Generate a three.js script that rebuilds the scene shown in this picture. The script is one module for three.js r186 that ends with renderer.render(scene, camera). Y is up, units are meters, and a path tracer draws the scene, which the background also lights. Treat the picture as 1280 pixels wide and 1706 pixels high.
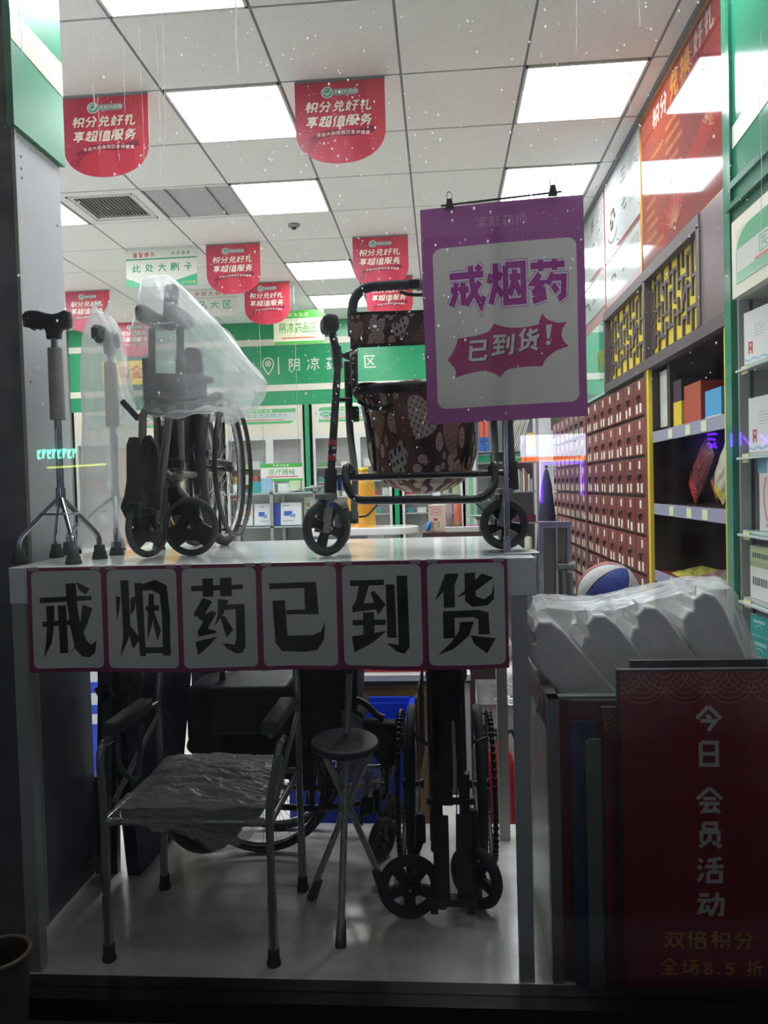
import * as THREE from 'three';
import { mergeGeometries, mergeVertices, toCreasedNormals } from 'three/addons/utils/BufferGeometryUtils.js';
import { RoundedBoxGeometry } from 'three/addons/geometries/RoundedBoxGeometry.js';
import { RectAreaLightUniformsLib } from 'three/addons/lights/RectAreaLightUniformsLib.js';

// ---------------------------------------------------------------- camera, sky, exposure
const scene = new THREE.Scene();
const camera = new THREE.PerspectiveCamera(67.05, 1280 / 1706, 0.05, 200);
camera.position.set(0, 1.52, 0);
camera.rotation.order = 'YXZ';
camera.rotation.set(-0.0327, 0.0750, -0.0271);
const renderer = new THREE.WebGLRenderer();
renderer.toneMapping = THREE.LinearToneMapping;
renderer.toneMappingExposure = 1.95;
renderer.shadowMap.enabled = true;
scene.background = new THREE.Color().setRGB(0.036, 0.040, 0.038);   // dim night street
RectAreaLightUniformsLib.init();
const LAMP = 6.4;                                                      // radiance of the ceiling panels

// ---------------------------------------------------------------- helpers
let seed = 7;
const rnd = () => { seed = (seed * 1664525 + 1013904223) >>> 0; return seed / 4294967296; };
const rr = (a, b) => a + (b - a) * rnd();
const V = (a) => (a.isVector3 ? a.clone() : new THREE.Vector3(a[0], a[1], a[2]));
const lerp3 = (a, b, t) => [a[0] + (b[0] - a[0]) * t, a[1] + (b[1] - a[1]) * t, a[2] + (b[2] - a[2]) * t];
const taken = {};
function numbered(name) {
  const n = taken[name] ?? 0; taken[name] = n + 1;
  return n ? name + '_' + String(n).padStart(3, '0') : name;
}
const clean = (g) => {
  g = g.index ? g.toNonIndexed() : g;
  for (const k of Object.keys(g.attributes)) if (!['position', 'normal', 'uv'].includes(k)) g.deleteAttribute(k);
  g.clearGroups?.();
  return g;
};
const merge = (l) => (Array.isArray(l) ? (l.length === 1 ? l[0] : mergeGeometries(l.map(clean), false)) : l);
function xf(g, p = [0, 0, 0], r = [0, 0, 0], s = [1, 1, 1]) {
  const m = new THREE.Matrix4().compose(V(p), new THREE.Quaternion().setFromEuler(new THREE.Euler(r[0], r[1], r[2])), V(s));
  return g.applyMatrix4(m);
}
const box = (w, h, d, p, r) => xf(new THREE.BoxGeometry(w, h, d), p, r);
const rbox = (w, h, d, rad, p, r, seg = 2) => xf(new RoundedBoxGeometry(w, h, d, seg, rad), p, r);
const span = (x0, x1, y0, y1, z0, z1) => box(Math.abs(x1 - x0), Math.abs(y1 - y0), Math.abs(z1 - z0), [(x0 + x1) / 2, (y0 + y1) / 2, (z0 + z1) / 2]);
function bar(a, b, r, r2 = r, seg = 12, open = false) {
  a = V(a); b = V(b);
  const d = b.clone().sub(a), g = new THREE.CylinderGeometry(r2, r, d.length(), seg, 1, open);
  g.applyQuaternion(new THREE.Quaternion().setFromUnitVectors(new THREE.Vector3(0, 1, 0), d.normalize()));
  return g.translate((a.x + b.x) / 2, (a.y + b.y) / 2, (a.z + b.z) / 2);
}
function beam(a, b, w, h) {                      // rectangular bar from a to b
  a = V(a); b = V(b);
  const d = b.clone().sub(a), g = new THREE.BoxGeometry(w, d.length(), h);
  g.applyQuaternion(new THREE.Quaternion().setFromUnitVectors(new THREE.Vector3(0, 1, 0), d.normalize()));
  return g.translate((a.x + b.x) / 2, (a.y + b.y) / 2, (a.z + b.z) / 2);
}
function fillet(pts, rad = 0.04, n = 5) {        // polyline with rounded corners
  pts = pts.map(V);
  const out = [pts[0]];
  for (let i = 1; i < pts.length - 1; i++) {
    const p = pts[i], a = pts[i - 1].clone().sub(p), b = pts[i + 1].clone().sub(p), r = Math.min(rad, a.length() * 0.48, b.length() * 0.48);
    const s = p.clone().add(a.setLength(r)), e = p.clone().add(b.setLength(r));
    for (let k = 0; k <= n; k++) { const t = k / n; out.push(s.clone().multiplyScalar((1 - t) * (1 - t)).add(p.clone().multiplyScalar(2 * t * (1 - t))).add(e.clone().multiplyScalar(t * t))); }
  }
  out.push(pts[pts.length - 1]);
  return out;
}
function sweep(pts, r, seg = 10, closed = false) {  // round tube through every point, capped
  pts = pts.map(V);
  const n = pts.length, pos = [], nor = [], uv = [], idx = [];
  let N = new THREE.Vector3(), prevT = null;
  const rad = typeof r === 'function' ? r : () => r;
  let len = 0;
  for (let i = 0; i < n; i++) {
    const a = closed ? pts[(i - 1 + n) % n] : pts[Math.max(0, i - 1)], b = closed ? pts[(i + 1) % n] : pts[Math.min(n - 1, i + 1)];
    const T = b.clone().sub(a).normalize();
    if (!prevT) { N = Math.abs(T.y) < 0.9 ? new THREE.Vector3(0, 1, 0) : new THREE.Vector3(1, 0, 0); N.sub(T.clone().multiplyScalar(N.dot(T))).normalize(); }
    else { N.applyQuaternion(new THREE.Quaternion().setFromUnitVectors(prevT, T)); N.sub(T.clone().multiplyScalar(N.dot(T))).normalize(); }
    prevT = T;
    const B = T.clone().cross(N), R = rad(i / (n - 1));
    if (i) len += pts[i].distanceTo(pts[i - 1]);
    for (let k = 0; k <= seg; k++) {
      const t = k / seg * Math.PI * 2, d = N.clone().multiplyScalar(Math.cos(t)).add(B.clone().multiplyScalar(Math.sin(t)));
      pos.push(pts[i].x + d.x * R, pts[i].y + d.y * R, pts[i].z + d.z * R); nor.push(d.x, d.y, d.z); uv.push(k / seg, len);
    }
  }
  const w = seg + 1, rows = closed ? n : n - 1;
  for (let i = 0; i < rows; i++) for (let k = 0; k < seg; k++) { const a = i * w + k, b = ((i + 1) % n) * w + k; idx.push(a, a + 1, b, b, a + 1, b + 1); }
  if (!closed) for (const i of [0, n - 1]) {
    const a = pts[i], o = pts[i ? n - 2 : 1], d = a.clone().sub(o).normalize(), c = pos.length / 3;
    pos.push(a.x, a.y, a.z); nor.push(d.x, d.y, d.z); uv.push(0, 0);
    for (let k = 0; k <= seg; k++) { pos.push(pos[(i * w + k) * 3], pos[(i * w + k) * 3 + 1], pos[(i * w + k) * 3 + 2]); nor.push(d.x, d.y, d.z); uv.push(0, 0); }
    for (let k = 0; k < seg; k++) i ? idx.push(c, c + 1 + k, c + 2 + k) : idx.push(c, c + 2 + k, c + 1 + k);
  }
  const g = new THREE.BufferGeometry();
  g.setAttribute('position', new THREE.Float32BufferAttribute(pos, 3)); g.setAttribute('normal', new THREE.Float32BufferAttribute(nor, 3)); g.setAttribute('uv', new THREE.Float32BufferAttribute(uv, 2)); g.setIndex(idx);
  return g;
}
const pipe = (pts, r, rad = 0.05, seg = 10) => sweep(fillet(pts, rad), r, seg);
function smooth(pts, r, n = 40, seg = 10, closed = false) { return sweep(new THREE.CatmullRomCurve3(pts.map(V), closed).getPoints(n).slice(0, closed ? n : n + 1), r, seg, closed); }
function grid(nu, nv, f, closeU = false) {         // f(u, v) -> [x, y, z]
  const pos = [], uv = [], idx = [];
  for (let j = 0; j <= nv; j++) for (let i = 0; i <= nu; i++) { pos.push(...f(i / nu, j / nv)); uv.push(i / nu, j / nv); }
  for (let j = 0; j < nv; j++) for (let i = 0; i < nu; i++) { const a = j * (nu + 1) + i, b = a + nu + 1; idx.push(a, a + 1, b, a + 1, b + 1, b); }
  const g = new THREE.BufferGeometry();
  g.setAttribute('position', new THREE.Float32BufferAttribute(pos, 3)); g.setAttribute('uv', new THREE.Float32BufferAttribute(uv, 2)); g.setIndex(idx);
  g.computeVertexNormals();
  if (closeU) {                                      // same normal on both sides of the seam
    const n = g.attributes.normal;
    for (let j = 0; j <= nv; j++) { const a = j * (nu + 1), b = a + nu, v = new THREE.Vector3(n.getX(a) + n.getX(b), n.getY(a) + n.getY(b), n.getZ(a) + n.getZ(b)).normalize(); n.setXYZ(a, v.x, v.y, v.z); n.setXYZ(b, v.x, v.y, v.z); }
  }
  return g;
}
// panel through four corners (bottom left, bottom right, top right, top left), front towards the viewer
const quad = (a, b, c, d, nu = 1, nv = 1, off = null) => grid(nu, nv, (u, v) => { const p = lerp3(lerp3(a, b, u), lerp3(d, c, u), v); if (off) { const o = off(u, v); p[0] += o[0]; p[1] += o[1]; p[2] += o[2]; } return p; });
function slab(a, b, c, d, t) {                       // thick panel behind the quad
  const n = V(b).sub(V(a)).cross(V(d).sub(V(a))).normalize().multiplyScalar(-t), q = [a, b, c, d].map(V), k = q.map((p) => p.clone().add(n));
  const f = (...s) => quad(...s.map((p) => p.toArray()));
  return merge([f(q[0], q[1], q[2], q[3]), f(k[1], k[0], k[3], k[2]), f(q[1], k[1], k[2], q[2]), f(k[0], q[0], q[3], k[3]), f(q[3], q[2], k[2], k[3]), f(k[0], k[1], q[1], q[0])]);
}
const lathe = (prof, p = [0, 0, 0], seg = 24, r = [0, 0, 0]) => xf(new THREE.LatheGeometry(prof.map(([x, y]) => new THREE.Vector2(x, y)), seg), p, r);
function shapeOf(pts, holes = []) { const s = new THREE.Shape(pts.map(([x, y]) => new THREE.Vector2(x, y))); for (const h of holes) s.holes.push(new THREE.Path(h.map(([x, y]) => new THREE.Vector2(x, y)))); return s; }
function extr(pts, depth, bevel = 0, holes = [], seg = 1) { const g = new THREE.ExtrudeGeometry(shapeOf(pts, holes), { depth, bevelEnabled: bevel > 0, bevelSize: bevel, bevelThickness: bevel, bevelSegments: seg, curveSegments: 8 }); return g.translate(0, 0, -depth / 2); }

function thing(name, label, category, base = [0, 0, 0], group, turn = 0) {
  const o = new THREE.Group(); o.name = numbered(name); scene.add(o);
  o.position.set(...base); o.rotation.y = turn; o.base = base;
  o.userData = { label, category }; if (group) o.userData.group = group;
  return o;
}
// a part whose geometry is given in world coordinates (untuned things) or, with local = true, in the thing's own
function part(t, name, geo, m, local = false, label) {
  let g = merge(geo);
  if (!local) { let b = t.base ?? t.worldBase ?? [0, 0, 0]; g = g.clone().translate(-b[0], -b[1], -b[2]); }
  const o = new THREE.Mesh(g, m); o.name = name; o.worldBase = t.base ?? t.worldBase;
  if (label) o.userData.label = label;
  t.add(o); return o;
}
function struct(name, geo, m) { const o = new THREE.Mesh(merge(geo), m); o.name = name; o.userData = { kind: 'structure' }; o.worldBase = [0, 0, 0]; scene.add(o); return o; }
function copyOf(root, base, turn, label) { const r = root.clone(); r.name = numbered(root.name.replace(/_\d{3}$/, '')); r.position.set(...base); r.rotation.y = turn; r.userData = { ...root.userData }; if (label) r.userData.label = label; scene.add(r); return r; }

// crumpled film: ridged value noise, about -1 .. 1
const hash2 = (x, y, s) => { let h = (Math.imul(x, 374761393) + Math.imul(y, 668265263) + Math.imul(s, 974634777)) | 0; h = Math.imul(h ^ (h >>> 13), 1274126177); return ((h ^ (h >>> 16)) >>> 0) / 4294967296; };
function vnoise(x, y, s = 1) { const i = Math.floor(x), j = Math.floor(y); let u = x - i, v = y - j; u = u * u * (3 - 2 * u); v = v * v * (3 - 2 * v); return (hash2(i, j, s) * (1 - u) + hash2(i + 1, j, s) * u) * (1 - v) + (hash2(i, j + 1, s) * (1 - u) + hash2(i + 1, j + 1, s) * u) * v; }
const crumple = (x, y, s = 1) => { let t = 0, a = 1, n = 0; for (let k = 0; k < 4; k++) { t += a * (1 - 2.6 * Math.abs(vnoise(x, y, s + k) - 0.5)); n += a; a *= 0.55; const q = x * 1.2 - y * 1.6; y = x * 1.6 + y * 1.2; x = q; } return t / n; };

// ---------------------------------------------------------------- textures
function canvas(w, h, draw) { const c = document.createElement('canvas'); c.width = w; c.height = h; draw(c.getContext('2d'), w, h); const t = new THREE.CanvasTexture(c); t.colorSpace = THREE.SRGBColorSpace; t.magFilter = THREE.LinearFilter; return t; }
function noiseTex(size, layers, lo, hi, sd = 1, rep = 1) {
  let s = sd * 7919 + 13; const rn = () => { s = (s * 1664525 + 1013904223) >>> 0; return s / 4294967296; };
  const a = new Float32Array(size * size); let tot = 0;
  for (const [cells, amp] of layers) {
    const g = Array.from({ length: cells * cells }, rn); tot += amp;
    for (let y = 0; y < size; y++) for (let x = 0; x < size; x++) {
      const fx = x / size * cells, fy = y / size * cells, x0 = Math.floor(fx), y0 = Math.floor(fy); let u = fx - x0, v = fy - y0; u = u * u * (3 - 2 * u); v = v * v * (3 - 2 * v);
      const at = (i, j) => g[((j + cells) % cells) * cells + ((i + cells) % cells)];
      a[y * size + x] += amp * ((at(x0, y0) * (1 - u) + at(x0 + 1, y0) * u) * (1 - v) + (at(x0, y0 + 1) * (1 - u) + at(x0 + 1, y0 + 1) * u) * v);
    }
  }
  const d = new Uint8Array(size * size * 4);
  for (let i = 0; i < a.length; i++) { const q = Math.round(255 * Math.min(1, Math.max(0, lo + (hi - lo) * a[i] / tot))); d[i * 4] = d[i * 4 + 1] = d[i * 4 + 2] = q; d[i * 4 + 3] = 255; }
  const t = new THREE.DataTexture(d, size, size); t.wrapS = t.wrapT = THREE.RepeatWrapping; t.magFilter = THREE.LinearFilter; t.repeat.set(rep, rep); t.needsUpdate = true; return t;
}
const grain = noiseTex(256, [[8, 0.5], [32, 0.3], [128, 0.3]], 0.86, 1.02, 3); grain.colorSpace = THREE.SRGBColorSpace;
const speck = noiseTex(256, [[90, 0.5], [128, 0.6]], 0.95, 1.03, 21); speck.colorSpace = THREE.SRGBColorSpace;
const fine = noiseTex(256, [[64, 0.5], [128, 0.6]], 0, 1, 5);
const rough1 = noiseTex(256, [[4, 0.5], [16, 0.5], [64, 0.4]], 0.45, 1.0, 9);
const crease = noiseTex(512, [[6, 1], [14, 0.9], [40, 0.45]], 0, 1, 11);
const M = (color, o = {}) => new THREE.MeshPhysicalMaterial({ color, roughness: 0.5, ...o });
const mat = {
  ceilTile: M(0xf4f4f1, { roughness: 0.9, map: speck, bumpMap: fine, bumpScale: 0.0012 }),
  ceilBar: M(0x7d8084, { roughness: 0.6 }),
  white: M(0xdfe0dd, { roughness: 0.45, map: grain }),
  whiteGloss: M(0xf4f6f2, { roughness: 0.16, roughnessMap: rough1 }),
  paper: M(0xe4e4de, { roughness: 0.75 }),
  wall: M(0xf2f2ec, { roughness: 0.85, map: grain }),
  cream: M(0xdcd8c4, { roughness: 0.45 }),
  green: M(0x257f60, { roughness: 0.14 }),
  greenBack: M(0x1d9460, { roughness: 0.24 }),
  greenDeep: M(0x1a6e52, { roughness: 0.2 }),
  darkGrey: M(0x74767c, { roughness: 0.75, map: grain }),
  frameDark: M(0x1b1d20, { roughness: 0.55 }),
  floorTile: M(0xf0eee8, { roughness: 0.25, map: grain }),
  platform: M(0xe9e8e2, { roughness: 0.3, roughnessMap: rough1, map: grain }),
  pavement: M(0x3a3a39, { roughness: 0.9, map: grain }),
  chrome: M(0xc8ccd0, { metalness: 1, roughness: 0.13 }),
  steel: M(0xa4a8aa, { metalness: 0.9, roughness: 0.32, roughnessMap: rough1 }),
  alu: M(0xa9abab, { metalness: 0.75, roughness: 0.42, roughnessMap: rough1 }),
  greyPaint: M(0x8d908e, { roughness: 0.5, metalness: 0.2 }),
  taupe: M(0x968f88, { roughness: 0.32, metalness: 0.3 }),
  black: M(0x141518, { roughness: 0.42 }),
  blackSoft: M(0x1a1b1f, { roughness: 0.85, map: grain }),
  rubber: M(0x2c2e31, { roughness: 0.75 }),
  rubberGrey: M(0x4d5150, { roughness: 0.8, map: grain }),
  rubberGreen: M(0x39433f, { roughness: 0.7 }),
  blackTube: M(0x23242a, { roughness: 0.28, clearcoat: 0.3 }),
  navy: M(0x1b2236, { roughness: 0.6, map: grain }),
  blueSeat: M(0x2b3046, { roughness: 0.42 }),
  blue: M(0x1f46c8, { roughness: 0.35 }),
  red: M(0xc0212b, { roughness: 0.3 }),
  redDark: M(0x6d1319, { roughness: 0.45, map: grain }),
  yellow: M(0xe3c92f, { roughness: 0.4 }),
  gold: M(0xcf9c35, { roughness: 0.3, metalness: 0.6 }),
  wood: M(0x7e2c27, { roughness: 0.33, map: grain }),
  woodDark: M(0x3a2524, { roughness: 0.45, map: grain }),
  lattice: M(0x574a4c, { roughness: 0.5, map: grain }),
  latticeFrame: M(0x6b5355, { roughness: 0.35, map: grain }),
  greyShelf: M(0xb4b8b3, { roughness: 0.4 }),
  foam: M(0xb9b9ae, { roughness: 0.9, map: grain }),
  foamDark: M(0x55575c, { roughness: 0.95, map: grain, bumpMap: fine, bumpScale: 0.002 }),
  handle: M(0x232b34, { roughness: 0.55 }),
  cardboard: M(0xa98a5c, { roughness: 0.85, map: grain }),
  armPad: M(0x4d5a55, { roughness: 0.6, map: grain }),
  film: M(0xfafcfc, { roughness: 0.75, transmission: 0.6, thickness: 0, clearcoat: 0.7, clearcoatRoughness: 0.14, transparent: true, opacity: 0.5, bumpMap: crease, bumpScale: 0.012, side: THREE.DoubleSide }),
  filmMilky: M(0xf6f8f6, { roughness: 0.8, transmission: 0.55, thickness: 0, clearcoat: 0.5, clearcoatRoughness: 0.25, transparent: true, opacity: 0.72, bumpMap: crease, bumpScale: 0.008, side: THREE.DoubleSide }),
  filmThin: M(0xf6f8f8, { roughness: 0.6, transmission: 0.5, thickness: 0, clearcoat: 0.8, clearcoatRoughness: 0.1, transparent: true, opacity: 0.32, bumpMap: crease, bumpScale: 0.012, side: THREE.DoubleSide }),
  glass: M(0xffffff, { roughness: 0.0, transmission: 1, thickness: 0, ior: 1.5 }),
  glassShelf: M(0xd8efe6, { roughness: 0.03, transmission: 1, thickness: 0, ior: 1.45 }),
  oil: M(0xffe070, { roughness: 0.35, transmission: 0.75, thickness: 0 }),
  tissue: M(0xf2f3f0, { roughness: 0.9, map: grain }),
};

// ---------------------------------------------------------------- lettering: strokes on a 100 x 100 square
const G = {
  积: '34 8 14 16|6 30 44 30|26 14 26 92|26 34 6 66|27 38 44 58|54 18 90 18 90 56 54 56 54 18|62 66 50 90|80 66 94 90',
  分: '36 8 8 44|62 8 92 44|22 46 76 46 72 88 58 84|44 46 36 72 14 92',
  兑: '30 6 38 20|70 6 60 20|22 26 78 26 78 50 22 50 22 26|38 50 34 76 10 92|62 50 62 84 70 90 90 88 92 74',
  好: '24 8 10 60 38 90|38 26 30 60 6 90|4 30 44 30|52 14 90 14 72 34|72 34 72 86 60 90|48 48 96 48',
  礼: '22 6 28 16|8 24 40 24 10 56|26 44 26 92|32 46 42 56|60 8 60 80 66 90 88 88 92 72',
  享: '50 4 50 14|8 16 92 16|28 26 72 26 72 42 28 42 28 26|20 52 78 52 52 64|52 64 52 88 40 92|8 70 92 70',
  超: '10 18 44 18|28 6 28 46|4 34 48 34|28 46 28 76|28 58 46 58|14 50 6 86|14 72 30 86 96 90|54 12 90 12 88 38 78 40|70 12 54 44|58 52 88 52 88 74 58 74 58 52',
  值: '26 6 8 44|18 30 18 94|40 18 94 18|66 6 64 28|46 30 88 30 88 82 46 82 46 30|46 47 88 47|46 64 88 64|34 92 98 92',
  服: '14 10 14 60 6 92|14 10 38 10 38 86 30 90|14 32 38 32|14 54 38 54|52 8 52 94|52 10 86 10 86 30 76 32|54 44 88 44 74 70 54 92|60 52 74 72 96 92',
  务: '40 4 12 38|30 16 72 16 44 40 10 54|36 24 60 40 92 52|18 62 78 62 74 90 60 88|48 50 42 72 12 94',
  平: '14 14 86 14|28 26 34 44|72 26 64 44|6 54 94 54|50 14 50 96',
  欣: '46 8 16 16|16 16 16 60 6 90|16 42 50 42|36 42 36 94|64 6 50 40|60 22 94 22 86 40|74 34 70 64 48 92|74 56 96 92',
  大: '6 34 94 34|50 6 48 44 8 94|52 44 94 94',
  药: '6 18 94 18|32 6 32 30|68 6 68 30|30 36 12 54 34 56 12 76 44 70|10 92 46 84|64 36 50 60|58 46 92 46 90 84 76 92|62 60 74 76',
  房: '50 2 56 10|18 16 86 16 86 34 18 34|18 16 18 60 6 94|56 42 60 48|30 54 94 54|54 54 48 76 28 94|52 68 82 68 78 90 66 90',
  祝: '20 6 26 16|6 24 38 24 8 56|24 44 24 94|32 48 40 56|52 12 88 12 88 44 52 44 52 12|62 44 56 74 42 92|76 44 76 84 82 90 94 88 96 74',
  您: '24 4 6 30|16 22 16 54|48 4 36 26|40 18 90 18 84 30|62 22 62 52|46 32 38 46|78 32 88 46|16 68 10 90|32 64 36 90 68 90 74 78|52 64 58 76|80 66 92 82',
  身: '50 2 42 12|26 14 72 14 72 88 60 92|26 14 26 60|26 30 72 30|26 46 72 46|10 62 86 62|84 54 50 82 10 96',
  体: '26 6 8 44|18 30 18 94|36 26 96 26|66 6 66 94|66 28 36 70|66 28 96 70|52 72 80 72',
  健: '22 6 6 40|14 28 14 94|30 20 44 20 32 44 44 48 28 92|30 60 52 86 96 90|50 16 88 16 88 42 50 42|46 29 96 29|50 54 90 54|48 68 94 68|68 4 68 82',
  康: '50 2 50 12|12 14 92 14|16 14 16 60 6 94|32 26 80 26 80 50 32 50|24 38 92 38|56 18 56 88 46 92|28 58 44 66|24 86 48 74|86 56 66 66|62 66 92 88',
  阴: '12 8 12 94|12 10 36 10 24 34 38 56 20 62|52 12 52 60 42 94|52 12 86 12 86 88 74 92|52 36 86 36|52 58 86 58',
  凉: '8 18 18 32|6 90 22 54|62 2 62 14|30 18 96 18|42 30 82 30 82 50 42 50 42 30|62 50 62 90 52 92|46 62 34 84|78 62 92 84',
  品: '30 8 70 8 70 40 30 40 30 8|8 54 42 54 42 92 8 92 8 54|58 54 92 54 92 92 58 92 58 54',
  区: '88 8 12 8 12 90 92 90|74 20 28 74|30 24 76 74',
  非: '38 6 38 94|62 6 62 94|38 22 8 22|38 46 10 46|38 70 6 72|62 22 92 22|62 46 90 46|62 70 94 70',
  处: '30 6 10 52|26 22 50 22 36 64 6 92|18 46 42 78 94 92|70 6 70 80|72 28 92 50',
  方: '46 2 54 14|6 22 94 22|44 24 40 56 10 94|42 46 80 46 74 88 56 88',
  医: '92 8 10 8 10 90 94 90|38 16 24 38|30 28 82 28|20 50 90 50|54 28 54 50 24 82|56 54 86 80',
  疗: '54 2 60 10|22 16 94 16|24 16 24 60 8 94|8 30 16 44|4 66 22 58|38 34 88 34 64 52|64 52 64 86 50 92',
  器: '10 8 40 8 40 30 10 30 10 8|60 8 90 8 90 30 60 30 60 8|6 46 94 46|52 34 40 50 8 66|54 46 94 66|70 34 78 42|10 68 40 68 40 92 10 92 10 68|60 68 90 68 90 92 60 92 60 68',
  械: '4 28 34 28|20 6 20 94|20 32 4 66|22 40 34 54|38 28 96 28|72 6 76 60 92 92 96 76|92 46 66 90|84 8 92 20|46 44 46 66 38 90|60 44 60 90|38 58 68 58',
  今: '50 6 8 50|50 6 94 50|42 38 58 50|22 58 74 58 48 94',
  日: '22 10 78 10 78 90 22 90 22 10|22 50 78 50',
  会: '50 4 6 44|50 4 94 44|28 42 72 42|14 60 86 60|46 62 28 88 76 84|64 70 84 94',
  员: '28 8 72 8 72 30 28 30 28 8|20 76 20 40 80 40 80 76|50 48 48 68 12 94|58 74 88 94',
  活: '10 10 22 22|6 36 18 46|6 92 24 62|88 8 40 18|32 38 96 38|64 14 64 60|42 58 86 58 86 92 42 92 42 58',
  动: '10 18 44 18|4 38 50 38|26 40 10 80 44 72|36 56 48 86|52 34 92 34 88 86 74 90|72 8 70 50 48 94',
  双: '6 20 44 20 34 60 6 92|12 36 48 88|52 20 92 20 78 62 48 92|56 34 96 92',
  倍: '26 6 8 44|18 30 18 94|64 4 68 14|38 18 94 18|50 26 54 40|82 26 76 40|32 46 98 46|44 58 88 58 88 92 44 92 44 58',
  全: '50 4 6 44|50 4 94 44|26 46 74 46|24 66 76 66|50 46 50 90|8 90 92 90',
  场: '4 36 38 36|22 10 22 78|4 84 38 72|46 14 84 14 56 40 92 40 86 88 72 90|62 44 42 76|78 44 56 88',
  折: '4 28 40 28|24 6 24 86 12 92|4 66 40 52|86 8 54 16|54 16 54 58 44 92|54 42 96 42|76 42 76 94',
  戒: '6 26 94 26|60 6 66 56 86 92 94 74|84 42 46 90|76 8 88 18|8 56 54 56|22 40 20 66 8 90|40 40 40 90',
  烟: '20 6 20 50 6 92|8 28 4 48|34 26 26 42|22 56 38 76|46 12 92 12 92 90 46 90 46 12|56 38 84 38|70 22 68 46 56 76|70 48 84 76',
  已: '14 12 80 12 80 46 22 46|22 30 22 84 32 90 84 90 90 72',
  到: '4 12 58 12|30 12 14 38 50 34|42 24 56 42|8 60 54 60|30 44 30 84|4 90 58 80|70 16 70 66|90 6 90 86 78 92',
  货: '30 4 8 36|20 24 20 50|52 6 52 38 58 44 84 42 88 32|84 12 38 32|22 84 22 54 78 54 78 82|50 62 46 80 10 96|60 82 90 96',
  家: '50 2 52 12|10 30 10 16 90 16 90 30|26 34 76 34|50 34 22 52|44 46 60 66 56 90 44 92|48 58 14 74|54 70 12 92|82 42 58 58|60 56 92 84',
  庭: '50 2 54 10|14 14 94 14|16 14 16 60 6 94|24 30 40 30 28 52 40 56 22 88|24 66 46 88 96 92|84 24 56 32|50 50 94 50|72 30 72 76|54 76 92 76',
  师: '12 20 12 62|28 8 28 62 10 94|40 14 96 14|48 32 48 80|48 32 88 32 88 74 78 78|68 14 68 96',
  此: '28 10 28 82|12 36 12 86|28 44 46 44|4 90 48 78|60 8 60 80 66 88 90 88 92 70|92 30 62 50',
  刷: '10 10 56 10 56 30 10 30|10 10 10 60 4 92|18 44 18 80|18 44 52 44 52 74 46 76|35 32 35 94|70 16 70 66|90 6 90 86 78 92',
  卡: '50 4 50 46|50 22 84 22|6 46 94 46|50 46 50 96|52 60 76 72',
  基: '8 16 92 16|30 4 30 56|70 4 70 56|30 30 70 30|30 42 70 42|4 56 96 56|32 58 10 78|68 58 92 78|30 76 70 76|50 62 50 92|10 92 90 92',
  金: '50 4 6 42|50 4 94 42|28 44 72 44|14 62 86 62|50 44 50 90|26 70 32 82|74 70 68 82|6 92 94 92',
  助: '12 10 12 80|12 10 40 10 40 76|12 32 40 32|12 54 40 54|4 86 48 74|52 34 92 34 88 86 74 90|72 8 70 50 48 94',
  温: '8 10 20 20|6 36 18 46|6 92 22 60|38 8 84 8 84 44 38 44 38 8|38 26 84 26|32 56 90 56 90 88 32 88 32 56|52 56 52 88|70 56 70 88|24 92 98 92',
  馨: '6 12 46 12|26 4 26 24|8 24 44 24|10 34 44 34|60 6 84 6 90 20|56 30 92 30 60 50|20 56 80 56|50 48 50 66|30 70 70 70 70 96 30 96 30 70|30 83 70 83',
  提: '4 28 36 28|20 6 20 88 10 92|4 66 36 54|46 8 86 8 86 42 46 42 46 8|46 25 86 25|36 54 96 54|66 54 66 84|46 66 42 82 96 92',
  示: '20 14 80 14|6 42 94 42|50 42 50 88 38 92|28 56 10 84|72 56 92 84',
  换: '4 28 36 28|20 6 20 88 10 92|4 66 36 54|62 4 44 30|56 14 82 14 74 28|46 32 86 32 86 58 46 58 46 32|36 60 98 60|66 36 62 70 38 96|68 64 96 96',
  三: '12 16 88 16|20 50 80 50|6 88 94 88', 七: '4 50 94 34|46 6 46 80 54 90 88 88 90 70',
  百: '8 12 92 12|48 12 38 30|22 32 78 32 78 92 22 92 22 32|22 62 78 62',
  合: '50 4 6 44|50 4 94 44|30 46 70 46|24 62 76 62 76 92 24 92 24 62',
};
function glyph(c, ch, x, y, s, weight, color, sx = 1, slant = 0) {
  const d = G[ch]; c.save(); c.translate(x, y); c.transform(s / 100 * sx, 0, -slant * s / 100, s / 100, slant * s * 0.5, 0);
  c.strokeStyle = color; c.fillStyle = color; c.lineWidth = weight; c.lineJoin = 'miter'; c.lineCap = 'butt'; c.miterLimit = 3;
  if (!d) { c.font = 'bold 100px sans-serif'; c.fillText(ch, 14, 90); c.restore(); return; }
  for (const st of d.split('|')) { const n = st.split(' ').map(Number); c.beginPath(); c.moveTo(n[0], n[1]); for (let i = 2; i < n.length; i += 2) c.lineTo(n[i], n[i + 1]); c.stroke(); }
  c.restore();
}
function write(c, text, x, y, s, weight, color, gap = 0.08, sx = 1, slant = 0) { [...text].forEach((ch, i) => glyph(c, ch, x + i * s * (sx + gap), y, s, weight, color, sx, slant)); }
function poly(c, pts, color) { c.fillStyle = color; c.beginPath(); pts.forEach(([x, y], i) => (i ? c.lineTo(x, y) : c.moveTo(x, y))); c.closePath(); c.fill(); }
function rrect(c, x, y, w, h, r, color) { c.fillStyle = color; c.beginPath(); c.moveTo(x + r, y); c.arcTo(x + w, y, x + w, y + h, r); c.arcTo(x + w, y + h, x, y + h, r); c.arcTo(x, y + h, x, y, r); c.arcTo(x, y, x + w, y, r); c.closePath(); c.fill(); }

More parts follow.
